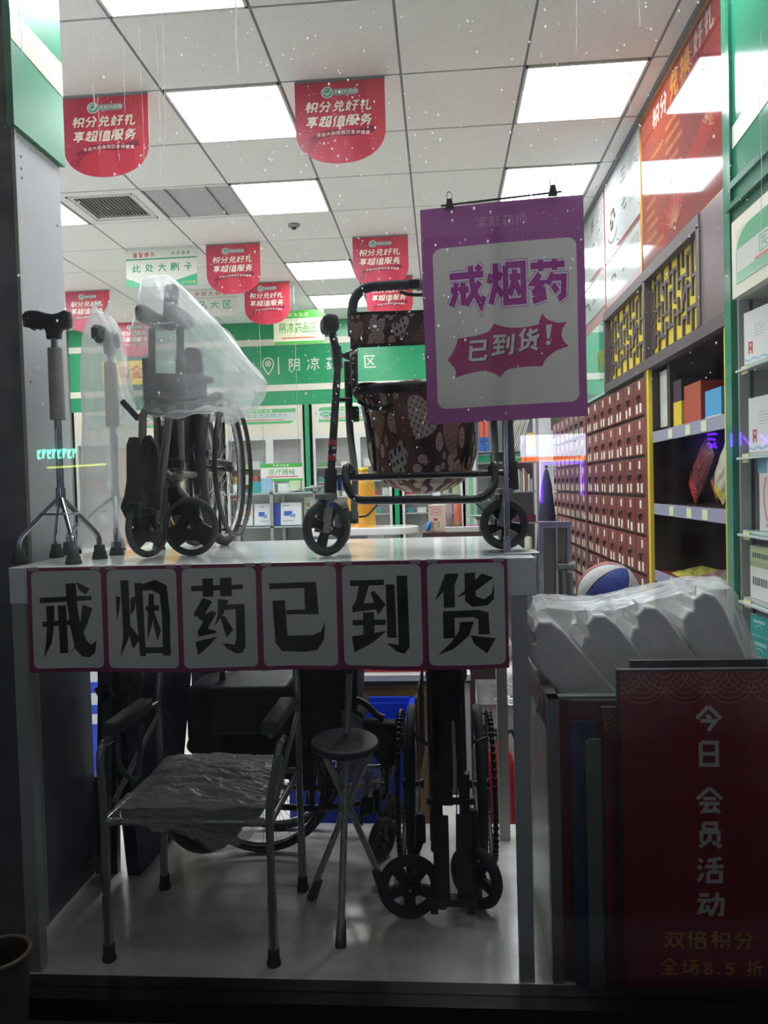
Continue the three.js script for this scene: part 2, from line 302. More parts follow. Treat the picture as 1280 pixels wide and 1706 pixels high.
// ================================================================ THE SETTING
const FLOOR = -0.35, CEIL = 3.527, PLAT = 0.08, TABLE = 1.31, GX = -1.348, GZ = 3.241;   // ceiling grid origin
struct('floor', span(-4.6, 1.7, FLOOR - 0.1, FLOOR, -2.02, -9.7), mat.floorTile);
struct('wall_left', span(-4.7, -4.55, FLOOR - 0.1, CEIL + 0.2, -2.45, -9.7), mat.wall);
struct('wall_right', span(1.56, 1.7, FLOOR - 0.1, CEIL + 0.2, -1.9, -9.7), mat.wall);
struct('wall_back', span(-4.7, 1.7, FLOOR - 0.1, CEIL + 0.2, -9.55, -9.7), mat.wall);
struct('wall_front', span(-2.3, 1.7, 3.2, CEIL + 0.2, -1.9, -2.03), mat.wall);
// pier that the display stands against: dark outer face, white inner cheek, green fascia above
const pier = struct('wall_pier', span(-4.6, -1.362, -0.5, CEIL + 0.2, -2.452, -2.75), mat.darkGrey);
part(pier, 'cheek_panel', span(-1.362, -1.355, 1.2, 2.72, -2.458, -2.752), M(0xb6b8bb, { roughness: 0.5 }));
part(pier, 'edge_trim', span(-1.362, -1.350, -0.35, 2.72, -2.446, -2.458), M(0xb9b4ac, { roughness: 0.5 }));
part(pier, 'lower_cheek', span(-1.362, -1.354, -0.35, 1.2, -2.458, -2.835), M(0x666c7a, { roughness: 0.45 }));  // cheek below table height, coloured darker and bluer than the part above
part(pier, 'inner_lining', span(-4.6, -1.362, -0.35, CEIL, -2.75, -2.76), mat.wall);
const fascia = part(pier, 'green_fascia', span(-1.362, -1.338, 2.715, CEIL, -2.425, -2.765), M(0x2f9068, { roughness: 0.4 }));
part(fascia, 'cream_stripe', quad([-1.3365, 2.985, -2.425], [-1.3365, 2.965, -2.766], [-1.3365, 3.085, -2.766], [-1.3365, 3.085, -2.425]), M(0xdcd8c4, { roughness: 0.45, side: THREE.DoubleSide }));
part(pier, 'upper_pilaster', span(-1.5, -1.372, 2.715, CEIL, -2.36, -2.452), mat.frameDark);
for (const [y, z] of [[2.64, -2.49], [2.60, -2.49], [2.57, -2.49], [2.49, -2.72], [1.9, -2.49]]) part(pier, 'screw', bar([-1.356, y, z], [-1.3535, y, z], 0.004), mat.woodDark);
struct('wall_return', span(-2.3, -2.2, -0.5, CEIL + 0.2, -1.95, -2.452), mat.darkGrey);
// sill, street
struct('trim_sill', [span(-2.3, 1.7, -0.5, 0.19, -1.93, -2.03)], mat.frameDark);
struct('trim_ledge', [span(-2.3, 1.7, -0.5, 0.13, -1.5, -1.93)], mat.darkGrey);
struct('ground', span(-10, 10, -0.6, -0.5, 10.3, -2.0), mat.pavement);

// display platform
const plat = struct('platform', span(-1.36, 1.15, -0.30, PLAT, -2.19, -3.25), mat.platform);
part(plat, 'front_edge', span(-1.36, 1.15, -0.30, PLAT - 0.002, -2.183, -2.19), M(0x7f857e, { roughness: 0.6, map: grain }));
for (const x of [-1.2, 1.0]) for (const z of [-2.3, -3.15]) part(plat, 'foot', span(x - 0.04, x + 0.04, FLOOR, -0.30, z - 0.04, z + 0.04), mat.black);

// window pane with dried drops and run marks
const win = struct('window_1', span(-2.2, 1.56, 0.19, 3.2, -1.976, -1.984), mat.glass);
const dirt = M(0xffffff, { roughness: 1, transmission: 0.85, thickness: 0, transparent: true, opacity: 0.8 });
const dirtThin = M(0xffffff, { roughness: 1, transmission: 0.85, thickness: 0, transparent: true, opacity: 0.4 });
{ // dried rain film: vertical streaks and patches
  const W = 512, H = 512, d = new Uint8Array(W * H * 4), a = noiseTex(512, [[48, 0.5], [160, 0.5]], 0, 1, 31).image.data, b = noiseTex(512, [[7, 0.6], [20, 0.5], [90, 0.5]], 0, 1, 33).image.data;
  for (let y = 0; y < H; y++) for (let x = 0; x < W; x++) { const s = a[(((y >> 4) * W) + x) * 4] / 255, p = b[(y * W + x) * 4] / 255, q = Math.min(1, Math.max(0, 0.35 + 0.5 * (s - 0.5) + 0.9 * (p - 0.5))); const i = (y * W + x) * 4; d[i] = d[i + 1] = d[i + 2] = Math.round(255 * 0.06 * q); d[i + 3] = 255; }
  const t = new THREE.DataTexture(d, W, H); t.magFilter = THREE.LinearFilter; t.wrapS = t.wrapT = THREE.RepeatWrapping; t.needsUpdate = true;
  part(win, 'rain_film', quad([-2.2, 0.19, -1.9735], [1.56, 0.19, -1.9735], [1.56, 3.2, -1.9735], [-2.2, 3.2, -1.9735]), M(0xffffff, { roughness: 1, transmission: 0.9, thickness: 0, transparent: true, alphaMap: t, side: THREE.DoubleSide }));
}
{
  const n = 2300, im = new THREE.InstancedMesh(new THREE.IcosahedronGeometry(1, 1), dirt, n), m = new THREE.Matrix4();
  const spots = [[-0.22, 2.35, 0.20], [-0.30, 2.05, 0.18], [-0.72, 2.25, 0.28], [0.42, 2.35, 0.22], [-0.42, 2.55, 0.28], [0.1, 1.95, 0.4], [-0.2, 1.75, 0.16], [-0.1, 2.5, 0.5], [0.3, 2.6, 0.4]];
  for (let i = 0; i < n; i++) {
    const s = spots[i % spots.length], g = () => (rnd() + rnd() + rnd() - 1.5) * 1.3; let x = s[0] + g() * s[2], y = s[1] + g() * s[2];
    if (i % 4 === 0) { x = rr(-1.15, 1.0); y = rr(1.75, 2.9); }
    const r = 0.0007 + 0.0022 * Math.pow(rnd(), 4);
    m.compose(new THREE.Vector3(x, y, -1.9745), new THREE.Quaternion(), new THREE.Vector3(r, r * rr(0.8, 1.7), 0.0006)); im.setMatrixAt(i, m);
  }
  im.name = 'dried_drops'; im.userData = { kind: 'stuff' }; win.add(im);
  const run = (x, y0, y1, w, mt) => { const p = []; let xx = x; for (let i = 0; i <= 14; i++) { xx += rr(-0.0016, 0.0016); p.push([xx, y0 + (y1 - y0) * i / 14, -1.9752]); } part(win, 'run_mark', sweep(p, (t) => w * (0.75 + 0.4 * Math.sin(t * 23)), 6), mt); };
  for (const [x, y0, y1, w, k] of [[-0.876, 2.82, 2.52, 0.0015, 0], [-0.49, 2.85, 2.58, 0.0022, 0], [-0.495, 2.42, 2.36, 0.0016, 0], [0.36, 2.86, 2.58, 0.0014, 0], [0.51, 2.86, 2.63, 0.0018, 0], [0.485, 2.53, 2.42, 0.0016, 0], [-0.7, 2.82, 2.3, 0.0012, 1], [-0.685, 2.76, 2.4, 0.0012, 1],
    [-1.06, 2.82, 2.66, 0.0016, 1], [-1.12, 2.82, 2.7, 0.0012, 1], [-0.79, 2.7, 2.5, 0.0009, 1], [-0.745, 2.72, 2.35, 0.0008, 1], [0.84, 2.7, 2.2, 0.0014, 1], [0.8, 2.6, 2.1, 0.001, 1], [-0.86, 2.55, 2.4, 0.0009, 1], [-0.82, 2.5, 2.38, 0.0008, 1]]) run(x, y0, y1, w, k ? dirtThin : dirt);
}

// ---------------------------------------------------------------- ceiling: tiles in a grid
const ceil = struct('ceiling', span(-4.7, 1.7, CEIL + 0.05, CEIL + 0.2, -1.9, -9.7), mat.wall);
const lightCells = [[0, -1], [0, 1], [0, 3], [0, 6], [0, 8], [3, -1], [3, 1], [3, 3], [3, 6], [3, 8], [-3, 1], [-3, 3], [-5, 5], [-5, 2], [-5, 8]];
const isLight = (i, j) => lightCells.some(([a, b]) => a === i && b === j);
const ventCells = { '-2,3': 1, '-1,3': 2 };
{
  const tileG = new RoundedBoxGeometry(0.589, 0.02, 0.589, 1, 0.004).translate(0, CEIL + 0.012, 0);
  const narrowG = new RoundedBoxGeometry(0.075, 0.02, 0.589, 1, 0.004).translate(0, CEIL + 0.012, 0);
  for (let i = -6; i <= 4; i++) for (let j = -3; j <= 10; j++) {
    if (isLight(i, j) || ventCells[i + ',' + j]) continue;
    if (i < -1 && j < -1) continue;
    const z = -(GZ + 0.6 * j + 0.3); if (z > -1.9 || z < -9.5) continue;
    const o = new THREE.Mesh(i === 4 ? narrowG : tileG, mat.ceilTile); o.name = 'ceiling_tile'; o.position.set(i === 4 ? GX + 2.4 + 0.045 : GX + 0.6 * i + 0.3, 0, z); ceil.add(o);
  }
  for (let i = -6; i <= 4; i++) { const x = GX + 0.6 * i; part(ceil, 'grid_bar', span(x - 0.006, x + 0.006, CEIL + 0.008, CEIL + 0.03, -1.95, -9.26), mat.ceilBar); }
  for (let j = -2; j <= 10; j++) { const z = -(GZ + 0.6 * j); part(ceil, 'grid_bar', span(-4.6, 1.14, CEIL + 0.009, CEIL + 0.03, z - 0.006, z + 0.006), mat.ceilBar); }
  part(ceil, 'edge_moulding', span(1.135, 1.165, CEIL - 0.012, CEIL + 0.03, -2.0, -9.2), M(0x6d7078, { roughness: 0.5 }));
}
const diffuser = new THREE.MeshStandardMaterial({ color: 0xffffff, emissive: 0xffffff, emissiveIntensity: 3.0, roughness: 0.5 });
const lightAt = {};
const lightNames = { '0,-1': 'over the wheelchair display', '0,1': 'between the two large red flags', '0,3': 'beside the perforated ceiling grille', '0,6': 'just before the green counter sign', '0,8': 'over the green cool-storage sign', '3,-1': 'beside the red wall poster, closest to the window', '3,1': 'beside the red wall poster', '3,3': 'above the hanging magenta poster', '3,6': 'beyond the hanging magenta poster', '3,8': 'over the far end of the drawer cabinets', '-3,1': 'behind the white pier', '-3,3': 'beside the air vent', '-5,5': 'near the middle of the hidden side wall', '-5,2': 'near the hidden side wall by the pier', '-5,8': 'in the far hidden corner' };
for (const [i, j] of lightCells) {
  const x = GX + 0.6 * i + 0.3, z = -(GZ + 0.6 * j + 0.3);
  const t = thing('ceiling_light', 'square white ceiling light panel ' + lightNames[i + ',' + j], 'ceiling light', [x, CEIL, z], 'square ceiling light panels');
  const f = 0.294, w = 0.012;
  part(t, 'frame', [box(f * 2, 0.014, w, [0, 0.004, f - w / 2]), box(f * 2, 0.014, w, [0, 0.004, -f + w / 2]), box(w, 0.014, f * 2, [f - w / 2, 0.004, 0]), box(w, 0.014, f * 2, [-f + w / 2, 0.004, 0])], mat.white, true);
  part(t, 'diffuser', box(0.566, 0.006, 0.566, [0, 0.006, 0]), diffuser, true);
  const L = new THREE.RectAreaLight(0xedf6ff, LAMP, 0.56, 0.56); L.position.set(0, -0.004, 0); L.rotation.x = -Math.PI / 2; t.add(L);
}
// air vents in the ceiling
{
  const c = (i, j) => [GX + 0.6 * i + 0.3, CEIL, -(GZ + 0.6 * j + 0.3)];
  let t = thing('ceiling_vent', 'cream ceiling air vent with fine louvre slats beside a light panel', 'vent', c(-2, 3));
  part(t, 'plate', [box(0.59, 0.016, 0.10, [0, 0.01, 0.245]), box(0.59, 0.016, 0.10, [0, 0.01, -0.245]), box(0.1, 0.016, 0.39, [-0.245, 0.01, 0]), box(0.1, 0.016, 0.39, [0.245, 0.01, 0])], mat.ceilTile, true);
  part(t, 'raised_rim', [box(0.47, 0.008, 0.016, [0, 0, 0.227]), box(0.47, 0.008, 0.016, [0, 0, -0.227]), box(0.016, 0.008, 0.47, [0.227, 0, 0]), box(0.016, 0.008, 0.47, [-0.227, 0, 0])], mat.white, true);
  part(t, 'duct', [box(0.39, 0.006, 0.39, [0, 0.046, 0]), box(0.006, 0.05, 0.39, [-0.195, 0.022, 0]), box(0.006, 0.05, 0.39, [0.195, 0.022, 0])], M(0xb4b5b0, { roughness: 0.6 }), true);
  for (let k = 0; k < 15; k++) part(t, 'slat', box(0.006, 0.026, 0.38, [-0.182 + k * 0.026, 0.014, 0], [0, 0, 0.6]), M(0x9a9b96, { roughness: 0.5 }), true);
  t = thing('ceiling_vent', 'wide dull grey perforated return-air grille in the ceiling', 'vent', c(-1, 3));
  part(t, 'mesh_plate', box(0.58, 0.008, 0.54, [0, 0.016, 0]), M(0xb9bbbd, { roughness: 0.7, map: speck }), true);
  for (const x of [-0.14, 0.14]) part(t, 'divider', box(0.008, 0.012, 0.54, [x, 0.008, 0]), mat.ceilBar, true);
  for (const z of [-0.28, 0.28]) part(t, 'frame_strip', box(0.59, 0.016, 0.03, [0, 0.012, z]), mat.ceilTile, true);
  t = thing('smoke_detector', 'small grey fitting on a ceiling tile between two light panels', 'detector', [-1.07, CEIL, -5.88]);
  part(t, 'base', lathe([[0, 0.004], [0.045, 0.004], [0.045, -0.01], [0.03, -0.02], [0, -0.02]], [0, 0, 0], 20), M(0x8b8d90), true); part(t, 'sensor', lathe([[0, -0.02], [0.02, -0.02], [0.014, -0.034], [0, -0.034]], [0, 0, 0], 14), mat.black, true);
}

// ---------------------------------------------------------------- hanging red flags and signs
const flagTex = canvas(512, 512, (c, w, h) => {
  c.fillStyle = '#c4324a'; c.fillRect(0, 0, w, h);
  poly(c, [[0, 0], [150, 0], [90, 512], [0, 512]], '#b83550'); poly(c, [[190, 0], [240, 0], [330, 512], [210, 512]], '#cc3f55'); poly(c, [[400, 0], [512, 0], [512, 512], [430, 512]], '#d0404f');
  c.fillStyle = '#5d9f85'; c.beginPath(); c.arc(185, 74, 32, 0, 7); c.fill(); c.strokeStyle = '#dfe6dd'; c.lineWidth = 6; c.stroke();
  c.beginPath(); c.arc(178, 70, 14, 0.5, 5.4); c.stroke(); c.beginPath(); c.moveTo(180, 92); c.quadraticCurveTo(206, 82, 204, 56); c.stroke();
  rrect(c, 216, 54, 148, 42, 20, '#8a9a96'); write(c, '平欣大药房', 222, 60, 27, 11, '#e8e4d8', 0.02);
  write(c, '积分兑好礼', 62, 128, 74, 17, '#9c2335', 0.04, 1, 0.18); write(c, '积分兑好礼', 58, 124, 74, 14, '#f0e3d0', 0.04, 1, 0.18);
  write(c, '享超值服务', 62, 218, 74, 17, '#9c2335', 0.04, 1, 0.18); write(c, '享超值服务', 58, 214, 74, 14, '#f0e3d0', 0.04, 1, 0.18);
  c.strokeStyle = '#8c2440'; c.lineWidth = 40; c.beginPath(); c.moveTo(84, 372); c.quadraticCurveTo(160, 312, 250, 322); c.quadraticCurveTo(340, 340, 450, 306); c.stroke();
  [...'平欣大药房祝您身体健康'].forEach((ch, i) => glyph(c, ch, 118 + i * 28, 322 - Math.sin(i / 10 * 3) * 12, 25, 12, '#f0e3d0'));
  poly(c, [[30, 420], [120, 350], [90, 440]], '#a32a45');
});
const flagMat = M(0xffffff, { map: flagTex, roughness: 0.35, side: THREE.DoubleSide });
function flag(x, z, label, top = CEIL - 0.002, w = 0.446, h = 0.405) {
  const t = thing('ceiling_flag', label, 'flag', [x, top, z], 'red hanging ceiling flags'), s = new THREE.Shape(), k = 0.09;
  s.moveTo(-w / 2, 0); s.lineTo(-w / 2, -h + 0.16); s.bezierCurveTo(-w / 2, -h + 0.06, -w / 2 + k, -h, 0, -h); s.bezierCurveTo(w / 2 - k, -h, w / 2, -h + 0.06, w / 2, -h + 0.16); s.lineTo(w / 2, 0); s.closePath();
  const g = new THREE.ExtrudeGeometry(s, { depth: 0.002, bevelEnabled: false, curveSegments: 14 }), p = g.attributes.position, u = g.attributes.uv;
  for (let i = 0; i < p.count; i++) u.setXY(i, p.getX(i) / w + 0.5, 1 + p.getY(i) / h);
  part(t, 'sheet', g, flagMat, true); part(t, 'hanging_rail', box(w, 0.008, 0.008, [0, -0.003, 0]), mat.ceilBar, true);
  return t;
}
flag(-1.643, -3.845, 'large red ceiling flag beside the white pier'); flag(-0.452, -3.845, 'large red ceiling flag over the walker and magenta poster');
flag(-1.642, -6.24, 'red ceiling flag next to the white card-payment sign'); flag(-0.441, -6.24, 'red ceiling flag directly above the walker handle');
flag(-1.636, -7.44, 'small red ceiling flag partly covered by another, above the cool-storage sign'); flag(-0.45, -7.44, 'small red ceiling flag seen through the walker handle loop');
flag(-3.43, -7.44, 'small red ceiling flag above the plastic-wrapped canes'); flag(-3.55, -8.9, 'red ceiling flag in front of the far green wall behind the bagged wheelchair', CEIL);
function board(name, label, cat, a, b, y0, y1, z, tex, wires = true, group, o = {}) {
  const w = b - a, t = thing(name, label, cat, [(a + b) / 2, y0, z], group);
  part(t, 'panel', box(w, y1 - y0, 0.012, [0, (y1 - y0) / 2, 0]), mat.white, true);
  part(t, 'printed_face', xf(new THREE.PlaneGeometry(w, y1 - y0), [0, (y1 - y0) / 2, 0.0068]), M(0xffffff, { map: tex, roughness: 0.4, ...o }), true);
  if (wires && CEIL - y1 > 0.002) for (const k of [-0.42, 0.42]) part(t, 'hanging_wire', bar([w * k, y1 - y0, 0], [w * k, CEIL - y0, 0], 0.002, 0.002, 6), mat.steel, true);
  return t;
}
board('hanging_sign', 'white and green hanging sign about card payment, partly behind the plastic-covered wheelchair', 'sign', -2.545, -1.95, 3.215, 3.518, -6.26, canvas(512, 256, (c, w, h) => {
  c.fillStyle = '#e4e6da'; c.fillRect(0, 0, w, h); c.fillStyle = '#2fa06a'; c.fillRect(0, 62, w, 9);
  write(c, '温馨提示', 50, 20, 34, 13, '#c2584c', 0.25); [0, 1, 2, 3].forEach((i) => glyph(c, '药房健康'[i], 330 + i * 36, 20, 28, 12, '#7fa58c'));
  write(c, '此处可刷卡'.replace('可', '大'), 44, 96, 62, 11, '#1f9a62', 0.5);
  poly(c, [[0, 196], [120, 240], [120, 256], [0, 256]], '#3fb884'); poly(c, [[0, 196], [60, 214], [60, 256], [0, 256]], '#3fb884'); poly(c, [[512, 178], [330, 226], [330, 256], [512, 256]], '#3fb884');
  [0, 1, 2, 3, 4].forEach((i) => glyph(c, '平欣大药房'[i], 400 + i * 20, 226, 18, 12, '#e0d070'));
}));
board('hanging_sign', 'pale hanging sign with red heading just behind the plastic-covered wheelchair', 'sign', -2.58, -1.975, 3.255, 3.518, -7.6, canvas(512, 256, (c, w, h) => {
  c.fillStyle = '#dfe2d6'; c.fillRect(0, 0, w, h); write(c, '平欣大药房', 150, 14, 44, 11, '#b8635a', 0.35); c.fillStyle = '#9aa8a0'; c.fillRect(0, 72, w, 5); write(c, '药品专区'.replace('专', '大'), 60, 104, 84, 10, '#3fae86', 0.3);
}));
board('hanging_sign', 'bright yellow-green hanging cool-storage medicine sign in front of the green wall', 'sign', -1.785, -1.23, 3.10, 3.462, -8.4, canvas(512, 336, (c, w, h) => {
  c.fillStyle = '#f1f3cf'; c.fillRect(0, 0, w, h); c.fillStyle = '#57c04a'; c.fillRect(0, 0, w, 76); c.fillStyle = '#57c04a'; c.fillRect(0, 306, w, 30);
  write(c, '平欣大药房', 96, 20, 42, 11, '#eef3c0', 0.3); write(c, '阴凉药品区', 54, 118, 108, 9, '#3fa43a', 0.05, 0.68);
  rrect(c, 80, 266, 340, 14, 7, '#e27a52');
}));

// ---------------------------------------------------------------- right-hand wall unit
const WX = 1.16;
function wallPrint(t, name, y0, y1, z0, z1, x, m) { // faces -x; z0 is the far end
  return part(t, name, quad([x, y0, z0], [x, y0, z1], [x, y1, z1], [x, y1, z0]), m);
}
const redPosterTex = canvas(1024, 700, (c, w, h) => {
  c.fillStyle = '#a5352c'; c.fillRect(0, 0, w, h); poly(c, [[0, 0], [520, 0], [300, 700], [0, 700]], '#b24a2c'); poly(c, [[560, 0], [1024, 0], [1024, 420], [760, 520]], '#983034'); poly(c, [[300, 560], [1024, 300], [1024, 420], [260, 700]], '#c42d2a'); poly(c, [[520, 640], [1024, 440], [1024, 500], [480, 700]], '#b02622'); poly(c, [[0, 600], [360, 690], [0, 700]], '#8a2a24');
  write(c, '积分', 200, 40, 100, 15, '#e9e2d6', 0.1); write(c, '兑换', 440, 20, 120, 16, '#dfa22c', 0.15); write(c, '好礼', 740, 20, 96, 13, '#d8cfc0', 0.15);
  c.fillStyle = '#d9962c'; for (const [x, y, n] of [[80, 230, 15], [90, 300, 5], [380, 200, 9], [380, 250, 11], [380, 300, 13], [380, 350, 10], [80, 360, 8], [380, 400, 12], [80, 420, 9], [80, 470, 8], [90, 520, 10], [90, 570, 9], [90, 620, 15]]) for (let i = 0; i < n; i++) c.fillRect(x + i * 17, y, 11, 20);
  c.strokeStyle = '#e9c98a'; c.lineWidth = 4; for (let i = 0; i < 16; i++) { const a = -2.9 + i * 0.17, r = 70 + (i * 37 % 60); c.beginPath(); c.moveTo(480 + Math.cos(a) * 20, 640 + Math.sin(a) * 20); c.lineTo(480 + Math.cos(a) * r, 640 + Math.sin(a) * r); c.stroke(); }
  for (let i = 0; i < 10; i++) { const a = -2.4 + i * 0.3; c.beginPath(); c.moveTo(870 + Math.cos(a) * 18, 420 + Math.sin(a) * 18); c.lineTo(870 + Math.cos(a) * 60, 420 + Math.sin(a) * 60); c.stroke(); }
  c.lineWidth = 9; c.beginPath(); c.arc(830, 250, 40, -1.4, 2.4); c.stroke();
});
{
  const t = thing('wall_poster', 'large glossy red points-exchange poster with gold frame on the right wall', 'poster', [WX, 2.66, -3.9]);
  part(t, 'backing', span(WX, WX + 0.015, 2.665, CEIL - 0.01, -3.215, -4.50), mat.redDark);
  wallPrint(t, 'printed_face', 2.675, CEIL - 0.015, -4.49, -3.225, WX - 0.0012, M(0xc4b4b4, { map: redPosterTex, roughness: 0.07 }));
  part(t, 'gold_frame', [span(WX - 0.006, WX, 2.665, 2.677, -3.215, -4.50), span(WX - 0.006, WX, 2.665, CEIL - 0.01, -3.215, -3.227), span(WX - 0.006, WX, 2.665, CEIL - 0.01, -4.488, -4.50), span(WX - 0.006, WX, CEIL - 0.022, CEIL - 0.01, -3.215, -4.5)], mat.gold);
}
const herbTex = (k) => canvas(384, 320, (c, w, h) => {
  c.fillStyle = '#dddedb'; c.fillRect(0, 0, w, h); c.fillStyle = '#a04a4c'; if (k < 2) c.fillRect(0, 300, w, 20);
  if (k % 2 === 0) { c.fillStyle = '#7d5b40'; for (let i = 0; i < 60; i++) { const a = i * 2.4, r = 5 + (i * 13 % 34); c.fillStyle = i % 3 ? '#5a4334' : '#b39a7e'; c.beginPath(); c.ellipse(92 + Math.cos(a) * r * 0.8, 190 + Math.sin(a) * r * 1.5, 9, 6, a, 0, 7); c.fill(); } c.strokeStyle = '#333'; c.lineWidth = 6; c.beginPath(); c.arc(92, 210, 56, 0.3, 2.8); c.stroke(); }
  else { c.strokeStyle = '#5d5048'; c.lineWidth = 5; for (let i = 0; i < 9; i++) { c.beginPath(); c.moveTo(60, 190); c.quadraticCurveTo(80 + i * 8, 130 - i * 8, 60 + i * 14, 90 + i * 20); c.stroke(); } }
  write(c, ['三', '百', '合', '药'][k], 190, 40, 56, 9, '#3b3b3b'); write(c, ['七', '合', '药', '品'][k], 196, 150, 60, 9, '#2f2f2f');
  c.fillStyle = '#8d918f'; for (let y = 0; y < 12; y++) for (let x = 0; x < 7; x++) if ((x * 7 + y * 5) % 9) c.fillRect(282 + x * 13, 40 + y * 15, 9, 8);
});
[[2.995, CEIL - 0.012, -5.45, -4.52, 0], [2.72, 2.985, -5.45, -4.52, 2], [3.0, CEIL - 0.012, -6.4, -5.48, 1], [2.74, 2.99, -6.4, -5.48, 3]].forEach(([y0, y1, za, zb, k]) => {
  const t = thing('wall_poster', ['glossy white herb poster with a dish of roots beside the red poster', 'glossy white herb poster with branching roots, farther along the wall', 'glossy white herb poster just below the dish-of-roots poster', 'glossy white herb poster below the branching-roots poster'][k], 'poster', [WX, y0, (za + zb) / 2], 'white herb posters on the right wall');
  part(t, 'backing', span(WX, WX + 0.012, y0, y1, za, zb), mat.white); wallPrint(t, 'printed_face', y0 + 0.004, y1 - 0.004, za + 0.004, zb - 0.004, WX - 0.001, M(0xd2d4d4, { map: herbTex(k), roughness: 0.12 }));
});
struct('trim_1', span(WX - 0.004, WX + 0.02, 2.70, CEIL, -5.452, -5.478), M(0x9a4a4c, { roughness: 0.4 }));
struct('trim_2', span(WX + 0.016, 1.56, 2.64, CEIL, -2.0, -9.2), mat.wall);
struct('trim_3', span(WX, WX + 0.02, 2.64, 2.72, -4.5, -9.2), M(0x9a6a6c, { roughness: 0.4 }));

// carved lattice frieze over yellow boards
{
  const t = thing('lattice_frieze', 'carved dark wooden lattice frieze over yellow board, above the drawers', 'lattice', [1.15, 2.13, -4.3]);
  part(t, 'yellow_board', span(1.172, 1.18, 2.16, 2.63, -3.45, -5.4), mat.yellow);
  part(t, 'end_panel', span(1.135, 1.2, 2.135, 2.655, -3.14, -3.46), mat.latticeFrame);
  part(t, 'top_rail', span(1.13, 1.18, 2.60, 2.66, -3.46, -5.42), mat.lattice); part(t, 'bottom_rail', span(1.13, 1.18, 2.12, 2.175, -3.14, -5.42), mat.lattice);
  for (const z of [-3.475, -4.375, -5.4]) part(t, 'stile', span(1.13, 1.18, 2.17, 2.61, z - 0.022, z + 0.022), mat.lattice);
  const m = (y0, y1, z) => part(t, 'lattice_bar', span(1.161, 1.172, 2.175 + y0 * 0.43, 2.175 + y1 * 0.43, z - 0.009, z + 0.009), mat.lattice);
  const k = (y, z0, z1) => part(t, 'lattice_bar', span(1.162, 1.172, 2.175 + y * 0.43 - 0.009, 2.175 + y * 0.43 + 0.009, z0, z1), mat.lattice);
  for (const [zs, ze] of [[-3.5, -4.35], [-4.4, -5.38]]) {
    const n = 10, W = (ze - zs), z = (q) => zs + W * q / n;
    const vs = [[0.4, 0, 0.35], [0.4, 0.55, 0.8], [1.1, 0.3, 0.62], [1.1, 0.7, 1], [1.9, 0, 0.3], [1.9, 0.42, 1], [2.7, 0.15, 0.55], [2.7, 0.66, 0.9], [3.5, 0, 0.24], [3.5, 0.34, 0.7], [3.5, 0.8, 1], [4.3, 0.2, 0.5], [4.3, 0.6, 1], [5.1, 0, 0.42], [5.1, 0.5, 0.86], [5.9, 0.26, 0.66], [5.9, 0.74, 1], [6.7, 0, 0.34], [6.7, 0.44, 0.8], [7.5, 0.2, 0.6], [7.5, 0.7, 1], [8.3, 0, 0.28], [8.3, 0.4, 0.9], [9.1, 0.14, 0.56], [9.1, 0.64, 1], [9.7, 0, 0.4], [9.7, 0.6, 0.84]];
    for (const [q, a, b] of vs) m(a, b, z(q));
    for (const [y, a, b] of [[0.35, 0.4, 1.1], [0.62, 0.4, 1.9], [0.3, 1.1, 2.7], [0.55, 1.9, 2.7], [0.9, 1.9, 2.7], [0.24, 2.7, 3.5], [0.7, 2.7, 4.3], [0.34, 3.5, 5.1], [0.5, 4.3, 5.1], [0.86, 4.3, 5.9], [0.26, 5.1, 6.7], [0.66, 5.1, 5.9], [0.44, 5.9, 7.5], [0.8, 5.9, 7.5], [0.2, 6.7, 8.3], [0.6, 7.5, 8.3], [0.28, 8.3, 9.1], [0.9, 7.5, 9.1], [0.56, 8.3, 9.7], [0.14, 9.1, 9.7], [0.84, 9.1, 9.7]]) k(y, z(a), z(b));
    for (const [a, b, ya, yb] of [[2.7, 3.5, 0.62, 0.42], [6.7, 7.5, 0.55, 0.78], [9.1, 9.9, 0.62, 0.42]]) part(t, 'lattice_bar', beam([1.167, 2.175 + ya * 0.43, z(a)], [1.167, 2.175 + yb * 0.43, z(b)], 0.01, 0.02), mat.lattice);
  }
}
struct('trim_4', span(1.19, 1.56, 2.13, 2.645, -3.2, -9.2), mat.woodDark);
// little green show-case with gold writing next to the frieze
{
  const t = thing('showcase_box', 'pale green glass-fronted case with gold lettering beside the lattice frieze', 'showcase', [1.2, 2.13, -5.8]);
  part(t, 'body', span(1.16, 1.189, 2.13, 2.64, -5.44, -6.5), M(0x9fc9bb, { roughness: 0.4 }));
  part(t, 'green_drape', [span(1.152, 1.16, 2.24, 2.62, -5.5, -5.68), span(1.15, 1.16, 2.44, 2.6, -5.5, -5.64)], M(0x1b7f6a, { roughness: 0.6 }));
  for (let i = 0; i < 7; i++) part(t, 'gold_stroke', beam([1.149, 2.3 + (i % 3) * 0.05, -5.5 - i * 0.03], [1.149, 2.44 - (i % 2) * 0.05, -5.52 - i * 0.028], 0.012, 0.006), mat.gold);
  part(t, 'glass_front', span(1.143, 1.146, 2.14, 2.63, -5.45, -6.45), mat.glass);
}
